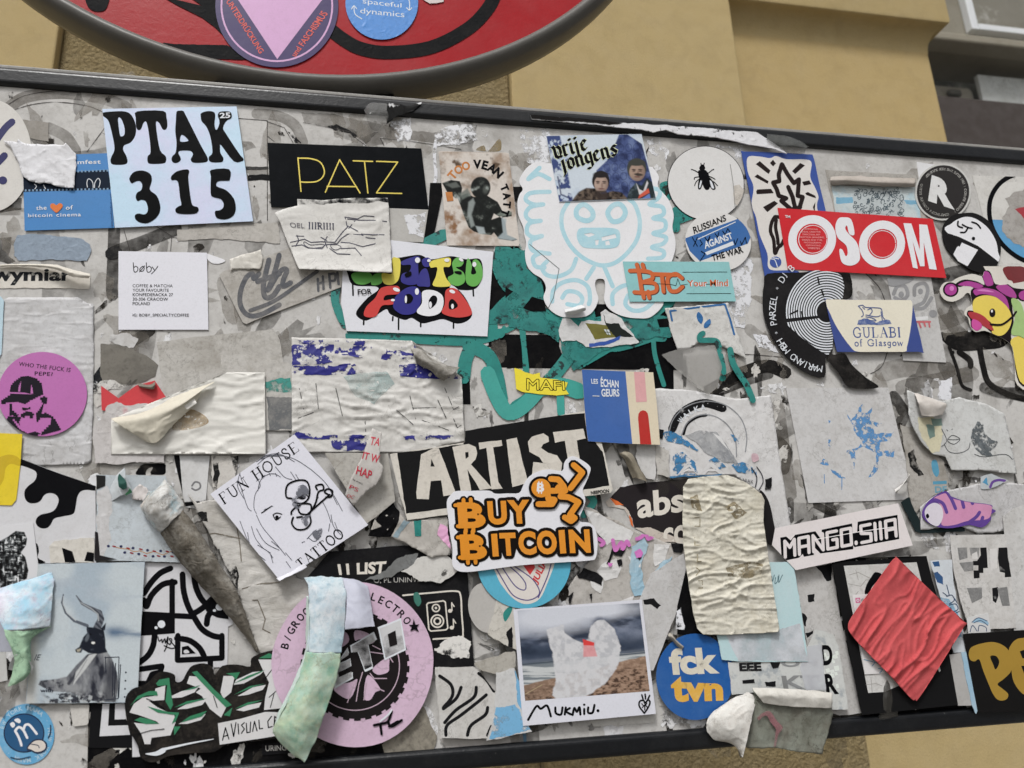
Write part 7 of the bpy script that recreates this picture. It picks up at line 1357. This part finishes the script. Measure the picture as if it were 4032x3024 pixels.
FM = M((150, 138, 112), dirt=.2, alpha=(90, .47, .1)); cn.p("stamp_mark", FM, [rag("1730 1480 1900 1430 2020 1450 2010 1530 1900 1560 1740 1540", 4, 7), rag("1440 920 1500 900 1530 1030 1460 1000", 4, 7), rag("1700 980 1800 960 1900 1050 1800 1090", 4, 7)]); cn.ln("faint_letter", M((168, 158, 132), alpha=(90, .42, .12)), ["1480 1080 1520 1080 1520 1150 1480 1150", "1480 1240 1480 1300 1520 1300", "1500 1370 1500 1430 1530 1430", "1490 1480 1520 1500 1490 1540", "1510 1580 1540 1580 1540 1640 1510 1640"], 9, smooth=False)
T('d2')
rc = curl("rolled_corner", ["1895 1060 4 1945 1085 6 1958 1140 10 1932 1260 15 1895 1420 17 1862 1578 13", "1862 1080 7 1880 1130 11 1895 1200 15 1885 1310 17 1868 1430 16 1855 1570 12", "1815 1095 8 1790 1160 12 1770 1240 15 1775 1340 16 1805 1435 14 1846 1560 9", "1775 1112 6 1690 1185 9 1650 1260 11 1655 1350 11 1720 1430 10 1825 1500 7", "1755 1125 3 1640 1205 5 1583 1272 6 1580 1370 6 1650 1440 6 1800 1450 5"], M((214, 212, 207), rough=.65, spec=.1, dirt=.35, dscale=40, dcol=(176, 166, 156), wr=.4, wscale=80), None, "white speckled sheet corner peeled into a pointed flap over the frame", "paper scrap", base=.003, crum=.8, edge=3)
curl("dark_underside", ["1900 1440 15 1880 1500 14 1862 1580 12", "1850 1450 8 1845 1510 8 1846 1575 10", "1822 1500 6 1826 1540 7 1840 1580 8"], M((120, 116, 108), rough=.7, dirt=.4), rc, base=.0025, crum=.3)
T('d3')
hg = curl("hanging_film", ["60 1030 4 250 1035 5 420 1040 5 690 1062 4", "80 1100 9 250 1085 11 420 1095 11 690 1120 8", "75 1150 9 250 1160 10 420 1180 10 690 1180 8", "30 1320 8 240 1330 9 420 1340 8 682 1310 7", "5 1500 8 230 1500 9 420 1530 9 608 1546 8"], M((140, 144, 134), rough=.45, dirt=.7, dscale=26, dcol=(92, 90, 78), clear=.1, wr=.7, wscale=60, fleck=((116, 112, 102), 30, .52, .12)), None, "greyish translucent film with pink squiggles hanging below the board", "plastic film", base=.005, crum=1.0, edge=4)
curl("rolled_top", ["60 1022 9 250 1028 10 420 1036 10 692 1062 9", "90 1075 12 250 1080 14 420 1095 14 694 1118 12", "150 1145 11 260 1160 12 420 1178 12 690 1184 10.5"], M((206, 203, 196), rough=.55, dirt=.2, dscale=50, wr=.4), hg, base=.0055)
curl("pink_squiggle", ["100 1262 11 140 1225 11.5 200 1210 11.5 250 1280 11.5 300 1340 11.5 265 1400 11.5 245 1490 11.5", "112 1285 11 150 1250 11.5 180 1250 11.5 205 1300 11.5 245 1350 11.5 240 1400 11.5 232 1490 11.5"], M((160, 112, 118), dirt=.5, dscale=60, clear=.35, alpha=(60, .4, .15)), hg, base=.0055, crum=0, edge=1)
# blue paint sheet and torn face
T('c3')
bps = S("blue_paint_sheet", "pale square sheet with a splashed blue painting, right of the broken ring sheet", "paper sheet", "328 57 760 53 1138 52 1165 180 1300 735 1290 780 1185 865 1265 925 1262 940 505 966 400 420", pap((204, 203, 203), .22, .4, dscale=40))
BP = M((96, 148, 200), rough=.5, dirt=.3, dscale=90, alpha=(210, .485, .03))
bps.p("blue_splash", BP, [rag("800 230 850 310 880 280 900 210 935 180 930 250 960 260 1010 200 990 320 1050 330 1090 330 1060 360 1000 350 1040 420 1090 400 1170 420 1180 400 1140 480 1060 490 1080 560 1190 540 1170 600 1080 590 1060 700 1010 750 980 760 1050 640 1030 560 960 520 920 530 880 560 870 660 850 640 840 580 800 560 900 530 930 470 870 400 840 320", 5, 7), rag("580 660 620 615 660 640 670 670 620 665", 4, 6), rag("680 700 740 720 795 770 740 760 690 730", 4, 6), rag("665 460 685 460 680 520 668 510", 3, 6), rag("660 310 680 320 670 350", 3, 6)]); bps.ln("drip", BP, ["770 760 770 860", "630 740 632 810", "868 640 866 690"], 7)
curl("lifted_corner", ["1300 735 1 1280 790 3 1185 862 2", "1300 750 4 1245 830 8 1190 880 4", "1262 800 6 1230 850 7 1195 895 3"], pap((214, 212, 208), .1), bps, base=bps.h)
s = S("torn_layer", "grey torn layers with a blue bird mark between the blue painting and the torn face", "paper scrap", rag("1230 350 1380 370 1480 560 1590 640 1615 860 1500 900 1400 1000 1340 1060 1290 800 1280 600", 4, 9), pap((176, 172, 166), .45, .6, dscale=30)); s.p("bird_mark", M((92, 156, 186), dirt=.2), [sm("1480 640 1520 630 1540 720 1520 760 1490 720", 4), "1490 795 1600 790 1600 815 1492 820"]); s.tx("DF", "1505 835 1600 832 1600 880 1508 885", M((112, 164, 186), dirt=.2), .03); s.p("black_smear", M((34, 34, 34), alpha=(50, .44, .06)), [rag("1290 560 1340 540 1370 680 1420 740 1370 750 1310 680", 4, 7)])
tf = S("torn_face_sheet", "torn curling sheet with a drawn face, lips and a dark inky plume", "paper sheet", rag("1290 72 1345 95 1420 120 1560 160 1700 130 1900 180 2060 260 2100 450 2155 735 1990 718 1870 708 1640 706 1610 640 1590 600 1490 578 1400 480 1340 380 1300 250", 2, 9), pap((206, 207, 206), .22, .4, dscale=30), hf=lambda u, v: .002+.006*max(0, (3760-u)/190)**2 if u < 3760 else .002, dens=12)
tf.p("cream_patch", M((214, 208, 180), dirt=.3), [rag("1370 290 1480 280 1560 330 1570 420 1540 560 1490 570 1400 450", 4, 8)]); tf.p("grey_green", M((120, 142, 134), dirt=.3), [rag("1480 300 1560 300 1560 350 1500 360", 4, 7), rag("1440 350 1510 350 1510 440 1470 460", 4, 7)]); tf.ln("face_line", M((70, 74, 78)), ["1580 500 1620 560 1700 570 1770 540 1785 490", "1610 455 1650 430 1705 460 1660 500 1612 480 1610 455", "1615 462 1660 465 1700 460", "1640 385 1645 380", "1560 380 1600 470 1560 520", "1820 580 1900 600 2060 580 2120 620", "1600 385 1610 395"], 4.5)
tf.p("plume", M((84, 90, 94), dirt=.4, dscale=160, dcol=(150, 156, 160), alpha=(190, .45, .05)), [rag("1795 380 1840 330 1890 340 1900 420 1950 470 2005 470 1990 520 1940 560 1960 590 1880 585 1830 540 1800 480", 4, 6)])
curl("curled_flap", ["1345 92 6 1400 110 9 1550 165 6", "1370 170 12 1450 190 14 1600 190 8", "1410 275 9 1480 285 11 1565 270 7"], pap((206, 200, 194), .2), tf, base=.002)
# fish
s = S("dark_green_card", "dark green black card corner below the blue painting sheet", "card", rag("1240 960 1300 920 1420 1180 1745 1150 1742 1192 1400 1205 1350 1190 1300 1080", 1.5, 9), M((36, 46, 48), rough=.4, dirt=.15))
fsx = S("torn_layer", "wrinkled pale torn paper round the pink fish", "paper scrap", rag("1390 1000 1480 920 1590 872 1750 840 1900 805 1980 800 2240 820 2240 1000 2040 1090 2060 1190 1850 1205 1700 1140 1400 1180", 3, 9), pap((196, 195, 196), .25, .7, 60), hf=ridges(.9, 50, 0, 3, 95), dens=12)
fi = S("fish_sticker", "pink cartoon fish sticker with purple stripes and a round white head, tail torn off", "sticker", rag(sm("1405 1060 1430 985 1500 915 1585 872 1620 890 1640 915 1720 945 1800 960 1950 980 1960 1010 1990 1030 1950 1060 1950 1100 1880 1160 1780 1140 1650 1165 1540 1158 1450 1120", 3), .8, 8), M((96, 66, 146), rough=.45, dirt=.08))
PKF = M((208, 146, 182), rough=.45, dirt=.12, wr=.3); fi.p("body", PKF, [sm("1540 905 1590 890 1620 920 1700 945 1800 965 1945 985 1955 1030 1940 1080 1890 1100 1760 1110 1660 1140 1560 1140 1570 1040 1540 970 1500 930", 4)]); fi.p("head", M((218, 212, 222), dirt=.08), [sm("1425 1040 1450 990 1500 965 1550 985 1572 1040 1560 1110 1520 1150 1450 1110", 5)])
fi.ln("stripe", M((96, 66, 146)), ["1510 940 1570 970 1600 1040", "1610 890 1640 940 1670 1010", "1720 940 1735 1000", "1800 960 1805 970", "1760 1130 1830 1080 1860 1040", "1830 1150 1870 1120 1885 1080"], 26); fi.p("eye", INK, [sm("1435 1065 1450 1050 1462 1075 1445 1088", 4)])
T('c3'); s = S("torn_scrap", "small torn scrap with purple arc and blue bits above the fish", "paper scrap", rag("1870 760 1960 735 2090 790 2030 820 1940 850 1870 850", 3, 7), pap((190, 196, 200), .2)); s.ln("purple_arc", M((104, 70, 150)), ["1945 840 1965 800 2010 785 2060 790"], 20); s.p("blue_bit", M((86, 150, 186)), [rag("1880 800 1920 760 1930 830", 3, 6)])
# outlined word
mg = S("outlined_word_sticker", "slanted white sticker with a blocky black outlined word", "sticker", "243 1165 1215 968 1332 1302 405 1498 218 1300", pap((226, 219, 219), .05, .25))
mg.p("word_ground", INK, ["282 1240 330 1232 365 1262 400 1218 560 1190 610 1260 610 1178 850 1128 855 1200 890 1198 895 1115 1210 1060 1224 1252 870 1316 860 1300 860 1332 600 1366 545 1310 548 1378 470 1392 460 1370 430 1400 295 1428"])
MB_ = {'M': ["0 0 0 1 .5 .55 1 1 1 0"], 'A': ["0 0 0 1 1 1 1 0", "0 .45 1 .45"], 'N': ["0 0 0 1 1 0 1 1"], 'G': ["1 1 0 1 0 0 1 0 1 .5 .55 .5"], 'O': ["0 0 0 1 1 1 1 0 0 0"], '.': ["0 0 .05 .1"], 'S': ["1 1 0 1 0 .55 1 .45 1 0 0 0"], 'I': ["0 0 0 1"]}
def blockword(s, txt, quad, mat, w, wid):
    q = g(quad); P = []; tot = sum(wid.get(c, 1)+.48 for c in txt)-.48; x = 0; k = _org[2]; save = list(_org); _org[:] = [0, 0, 1]
    for c in txt:
        cw = wid.get(c, 1)
        for l in MB_[c]:
            a = [float(z) for z in l.split()]; P += stroke([quadmap(q, (x+a[i]*cw)/tot, a[i+1]) for i in range(0, len(a), 2)], w*k, False)
        x += cw+.48
    _org[:] = save; vo, fo = cdt(P); s.parts('letter', vo, fo, mat)
blockword(mg, "MANGO.SIIA", "318 1268 1190 1096 1200 1228 322 1395", pap((226, 219, 219), .05, .25), 25, {'I': .08, '.': .1})
T('d3'); mg.ln("tear_line", M((240, 236, 236)), ["560 -150 900 -210 1180 -250"], 6)
# right column below: pixel sheet, doodles, gold letters
T('c3')
S("old_sheet", "pale rough blank sheet lapping the pixel sheet's edge", "paper sheet", rag("2045 1080 2130 1010 2300 950 2300 2040 2140 2040 2100 1600 2060 1250", 1.5, 10), pap((204, 203, 202), .22, .7, 70))
px = S("pixel_sheet", "peeling white sheet with black and grey pixel blocks", "paper sheet", rag("1625 1222 2065 1216 2110 1550 2150 1955 1780 1975 1700 1700 1655 1500", 1.5, 9), pap((206, 204, 202), .25, .5, dscale=35))
PXK = M((30, 30, 32), dirt=.1, fleck=((120, 120, 120), 60, .64, .03)); PXG = M((120, 120, 120), dirt=.4, dscale=50, dcol=(186, 184, 182))
px.p("pixel_block", PXK, ["1865 1320 1915 1318 1925 1480 1890 1482 1890 1520 1860 1520 1860 1560 1815 1565 1812 1500 1850 1500 1850 1460 1810 1460 1808 1425 1840 1425 1870 1380", "2010 1320 2080 1318 2085 1400 2120 1550 2060 1555 2060 1520 2020 1510 2005 1400", "1960 1640 2005 1632 2010 1700 1990 1760 1965 1740"], clip=True)
px.p("pixel_block", PXG, ["1685 1320 1760 1318 1765 1400 1700 1420", "1780 1320 1860 1320 1850 1400 1790 1380", "2000 1640 2080 1630 2100 1780 2040 1780", "1760 1640 1880 1635 1880 1720 1800 1760", "1700 1440 1810 1430 1810 1500 1740 1510"]); px.p("pixel_gap", pap((214, 212, 210), .15), ["1800 1370 1840 1350 1850 1410 1800 1410", "1940 1330 2000 1325 2000 1480 1950 1500"])
T('d3')
dd = S("doodle_sheet", "narrow white and blue sheet with inky machine doodles", "paper sheet", rag("1470 18 1640 8 1655 200 1700 420 1760 735 1655 748 1580 430 1530 240", 1.5, 9), pap((206, 212, 218), .2, .3))
dd.p("blue_patch", M((46, 86, 134), dirt=.25), [rag("1480 30 1540 20 1545 65 1500 70", 3, 6), rag("1495 110 1530 105 1570 150 1570 210 1520 190", 3, 6)]); dd.p("blue_shade", M((140, 180, 206), dirt=.2, alpha=(40, .42, .08)), [rag("1540 300 1620 320 1690 440 1720 620 1660 640 1590 420", 4, 8)]); dd.ln("doodle", M((50, 70, 100)), ["1600 300 1640 290 1660 330 1620 360", "1620 370 1670 360 1690 400 1650 420 1630 390", "1660 440 1700 420 1715 440", "1600 210 1620 290", "1570 270 1610 300", "1650 300 1690 360"], 7)
s = S("blue_doodle_scrap", "little scrap with a pale blue arch doodle above the gold letters", "paper scrap", "1760 470 1930 430 1950 585 1772 592", pap((208, 208, 208), .15)); s.p("arch", M((150, 184, 206), dirt=.15), [sm("1800 505 1850 470 1925 500 1925 525 1860 505", 4)]); s.ln("doodle", M((54, 76, 110)), ["1800 505 1850 470 1920 495", "1815 510 1870 492 1925 530", "1785 580 1805 530 1840 575", "1850 575 1860 530 1910 545 1915 575"], 6)
S("grey_strip", "pale grey strip beside the blue drip, next to the gold lettered sticker", "paper strip", "1608 765 1740 742 1850 1163 1690 1166", pap((176, 174, 172), .2)); S("blue_drip_strip", "light blue dripped paint strip at the gold lettered sticker's edge", "paint strip", rag("1715 742 1765 738 1840 1040 1860 1170 1830 1230 1800 1160", 2, 8), M((150, 184, 206), dirt=.4, dscale=30, dcol=(196, 206, 210)))
gp = S("gold_letter_sticker", "black sticker with fat rounded gold letters next to the blue dripped strip", "sticker", "1730 598 2212 566 2330 560 2330 1210 1850 1218", M((27, 26, 26), rough=.35, dirt=.08, wr=.2)); GP = M((176, 142, 62), rough=.4, dirt=.08, metal=.2)
gp.p("letter", GP, [sm("1775 745 1800 700 1880 672 1970 662 2050 690 2105 750 2122 830 2105 900 2050 955 2003 995 2040 1030 2085 1070 2078 1110 2040 1125 2000 1115 1965 1070 1930 990 1890 890 1858 800 1820 815 1785 800", 5)], [sm("1945 775 1990 772 2015 810 2008 850 1985 878 1968 840", 4)]); gp.p("letter", GP, [sm("2092 740 2105 690 2145 645 2200 630 2330 640 2330 1090 2230 1085 2170 1040 2125 960 2110 860", 5)], ["2178 735 2225 720 2330 720 2330 800 2200 790", "2190 850 2330 850 2330 960 2230 960"]); gp.p("letter", GP, ["2270 700 2340 700 2340 900 2280 900"], clip=True)
# black framed panel and the red diamond
bf = S("framed_white_panel", "cracked white panel in a wide black border under the red diamond", "sticker", "690 30 1440 -15 1480 150 1620 760 1690 1160 930 1240 820 700", M((26, 26, 27), rough=.4, dirt=.10, wr=.1))
bf.p("white_field", pap((206, 205, 203), .25, .4, dscale=50), ["785 58 1362 30 1400 180 1440 360 1552 890 1540 900 1530 870 1110 1056 978 1065 905 690"]); bf.ln("crack", M((150, 146, 142)), ["830 130 900 110 1000 160", "820 200 920 220 960 170 1060 170", "870 300 900 260", "960 1000 1040 990 1090 1010", "1000 940 1010 1060", "880 90 900 170"], 4, smooth=False); bf.p("black_arc", INK, [sm("950 278 965 210 1000 150 1035 108 1088 130 1040 190 1005 230 985 282", 3)])
s = S("handle_card", "small white card with a pink app icon poking out by the red diamond", "card", "853 288 1010 280 1115 908 952 918", pap((222, 220, 220), .06)); s.p("icon", M((206, 110, 150)), ["876 312 914 310 918 350 880 353"]); s.p("icon", WT, [el(897, 331, 12, 12)], [el(897, 331, 7, 7)]); s.tx("@L", "922 318 950 316 950 342 924 344", INK); s.ln("doodle", M((110, 150, 176)), ["1000 790 1030 820 1010 850", "1060 870 1090 880 1070 905", "945 800 1060 830"], 6)
curl("clear_tape", ["1085 960 1 1125 930 3 1170 935 1", "1075 1100 2 1130 1090 5 1200 1090 1", "1060 1280 1 1140 1270 3 1215 1250 1"], M((70, 68, 64), rough=.12, dirt=.2, clear=.55, spec=.7), None, "dark creased clear tape below the red diamond", "tape", base=.003)
rd = ridges(4.0, 74, -56, 5.0, 101, 2.6, .4)
s = S("red_diamond", "plain red crumpled cloth-like square standing on its corner", "paper sheet", sm("1195 -5 1215 0 1470 250 1745 505 1735 545 1400 1080 1352 1114 1320 1110 1150 925 930 700 845 600 820 540 850 460 1000 250 1150 40", 3), M((196, 86, 88), rough=.85, dirt=.4, dscale=24, dcol=(164, 58, 64), wr=.34, wscale=90, spec=.1), hf=lambda u, v: rd(u, v)+.002, dens=5.5)
T('n')

# ------------------------------------------------------------------ last ones, lying over their neighbours
T('b2')
lfm = S("leaf_sheet", "torn white sheet with a blue corner line and two blue leaves, teal drips below", "paper sheet", rag("1243 932 1500 910 1742 888 1820 1130 1892 1335 1830 1300 1750 1262 1690 1230 1640 1195 1520 1200 1430 1250 1340 1255 1295 1120", 2.5, 7), pap((212, 211, 208), .18, .8, 90), hf=ridges(.9, 60, 20, 2, 111), dens=11)
LBL = M((48, 104, 160), rough=.5, dirt=.1)
lfm.ln("corner_line", LBL, ["1300 1030 1284 955 1500 925 1718 900 1760 1020 1792 1140"], 15, smooth=False); lfm.p("leaf", LBL, [sm("1508 962 1535 985 1545 1020 1528 1055 1500 1020 1495 985", 5), sm("1600 1018 1606 1050 1585 1080 1556 1090 1552 1060 1575 1032", 5)])
mkl("teal_drip", TEAL, 42, "1545 1130 1520 1150 1525 1185 1600 1185 1660 1200 1680 1290 1700 1370 1710 1440"); mkl("teal_drip", TEAL, 48, "1760 1260 1780 1360 1830 1450 1890 1540 1940 1660"); mk("teal_drip", TEAL, sm("1672 1480 1700 1462 1725 1478 1715 1505 1685 1508", 4))
clf = M((176, 174, 170), rough=.15, dirt=.25, dscale=30, clear=.5, spec=.6, wr=.3, wscale=40)
S("clear_film", "creased clear plastic film below the leaf sheet", "plastic film", rag("1215 1300 1330 1260 1640 1225 1700 1400 1660 1560 1580 1620 1360 1440", 2, 9), clf, thick=.0002)
hs_ = S("house_sticker", "torn sticker scrap with an olive house, dark fir branch and white fuzzy paper", "sticker", rag("400 1100 430 1010 490 1012 560 1080 585 1040 640 1028 740 1030 735 960 770 940 830 980 900 1020 940 1080 1000 1160 1042 1205 900 1225 700 1240 620 1240 540 1180 430 1200", 3, 7), pap((214, 214, 214), .12, .8, 120))
hs_.p("house", M((118, 114, 52), dirt=.3, dscale=50), [rag("615 1048 800 1068 850 1110 880 1160 690 1180", 1.5, 8)]); hs_.p("dark_tree", M((40, 44, 42), dirt=.3), [rag("770 980 790 1050 860 1060 920 1100 985 1165 860 1160 830 1130 780 1080", 7, 6)]); hs_.p("blue_edge", M((52, 86, 168), dirt=.15), [rag("640 1215 760 1195 890 1152 880 1185 760 1225 645 1242", 2, 7)]); hs_.p("window", M((206, 214, 214)), ["758 1098 800 1102 815 1145 785 1140"]); hs_.ln("window_bar", M((70, 76, 70)), ["778 1098 798 1142", "765 1120 810 1124"], 5)
ma = S("yellow_scrap", "torn yellow sticker with black outlined capitals", "sticker", rag("50 1405 100 1418 140 1440 200 1455 250 1442 255 1480 320 1488 390 1500 475 1520 455 1572 482 1612 380 1622 240 1612 110 1592 66 1572", 1, 9), M((240, 222, 62), rough=.45, dirt=.05, wr=.2))
ma.txo("MAFI", "150 1490 445 1512 450 1580 150 1578", INK, .0, 12); ma.tx("MAFI", "150 1490 445 1512 450 1580 150 1578", M((240, 222, 62), dirt=.03), .0)
bt_ = S("oblong_sticker", "pale turquoise oblong sticker with orange letters and thin black lines", "sticker", "910 562 1750 565 1805 877 965 880", M((146, 200, 202), rough=.4, dirt=.1, dscale=40, wr=.12))
BO = M((206, 104, 56), dirt=.1); BSH = M((96, 44, 32))
bpts = ["965 635 1040 635 1130 650 1140 700 1060 725", "1035 640 1060 800", "1060 725 1160 735 1175 790 1120 810 1000 805", "1020 585 1035 640", "1065 585 1080 640", "1065 800 1075 850", "1110 800 1118 850"]
bt_.ln("letter_shadow", BSH, [" ".join(str(float(z)+6) for z in l.split()) for l in bpts]+["1150 667 1330 672", "1225 680 1240 810", "1385 700 1330 662 1270 700 1285 790 1340 802 1388 765"], 34); bt_.ln("letter", BO, bpts+["1145 662 1325 667", "1218 675 1232 802", "1378 695 1325 660 1265 695 1280 785 1335 797 1382 760"], 32)
bt_.ln("thin_line", INK, ["1385 647 1735 645", "1415 817 1765 815", "1180 738 1300 745 1330 755 1345 700 1365 750 1420 742", "1540 742 1600 742"], 4, smooth=False); bt_.tx("Your Mind", "1423 714 1745 708 1748 762 1428 762", WT, .025); bt_.tx("Your Mind", "1418 710 1740 704 1743 758 1423 758", BO, .01)
le = S("folded_leaflet", "blue and cream sticker with white capitals, a pink bar and a red arch", "sticker", sm("585 1418 860 1430 1150 1440 1180 1700 1205 2013 920 2004 700 1990 635 1985 610 1800 600 1600", 1), M((222, 210, 186), rough=.45, dirt=.08, wr=.2))
le.p("blue_half", M((66, 104, 172), rough=.45, dirt=.1, wr=.2), ["580 1410 930 1432 955 1700 985 2010 630 1990"]); le.p("pink_bar", M((222, 168, 170), dirt=.1), ["998 1436 1082 1438 1100 1672 1015 1676"]); le.p("red_arch", M((186, 46, 40), dirt=.08), ["1030 1800 1034 1768 1048 1748 1070 1740 1092 1746 1106 1764 1112 1790 1136 2012 1048 2012"])
le.tx("LES", "658 1490 712 1493 714 1532 662 1530", WT, .02); le.tx("ÉCHAN", "732 1472 875 1492 878 1562 736 1556", WT, .03); le.tx("GEURS", "738 1570 880 1572 884 1632 742 1634", WT, .03); le.ln("dash", WT, ["672 1626 722 1628"], 6)
# torn white tape along the frame's top rail, and clear tape at its end
T('a2')
S("torn_tape", "long torn white and black tape along the frame's top edge", "tape", rag("180 912 420 930 800 968 1000 975 1350 998 1700 1025 1980 1050 2080 1120 2180 1185 2212 1215 2100 1175 1900 1140 1650 1085 1350 1060 1250 1030 1150 1048 1050 1020 880 1010 700 985 400 960 190 940", 2, 8), M((226, 226, 230), rough=.5, dirt=.05, fleck=((34, 32, 32), 110, .60, .02), wr=.6, wscale=120), at=.0046, thick=.0012)
S("torn_tape_end", "black ragged tape end on the frame's top edge", "tape", rag("178 908 560 935 900 972 800 985 600 962 330 950 185 938", 2, 8), M((32, 30, 30), rough=.6, dirt=.3, dscale=60), at=.0059, thick=.0004)
T('a3')
curl("clear_tape", ["175 1062 5 320 1078 5 400 1100 6 505 1160 5", "190 1120 7 325 1140 8 400 1150 9 490 1180 8", "330 1215 3 345 1215 4 420 1220 4 470 1215 3"], M((120, 122, 120), rough=.08, dirt=.2, clear=.7, spec=.9), None, "bit of clear tape over the top rail by the blue bordered sticker", "tape", thick=.0002)
T('n')

# ------------------------------------------------------------------ details that belong to a part, not to the whole thing
SUB = {'eye_shine': 'eye', 'hat_shine': 'hat', 'tongue': 'beak', 'wing_light': 'wing', 'letter_counter': 'letter', 'window_bar': 'window', 'ball_line': 'ball', 'tongue_line': 'tongue', 'coin_bar': 'figure_head',
       'white_gap': 'black_shape', 'window_pane': 'window_frame', 'label_face': 'border', 'brush_head': 'brush', 'crack_line': 'letter', 'rim_line': 'tyre', 'tyre_line': 'tyre', 'sparkle_light': 'sparkle', 'red_rag': 'picture', 'drip_through_tape': 'black_drip', 'inner_ring': 'letter', 'groove_break': 'groove', 'display_label': 'display_box'}
kids = {}
for o in list(bpy.data.objects):
    if o.parent and not o.parent.parent: kids.setdefault(o.parent.name, []).append(o)
for top, ks in kids.items():
    base = lambda o: o.name.split('.')[0]
    for o in ks:
        want = SUB.get(base(o)); c = [k for k in ks if base(k) == want]
        if c and want != base(o) and not any(base(k) == base(o) and k.children for k in [o]):
            if c[0].parent is o.parent: o.parent = c[0]
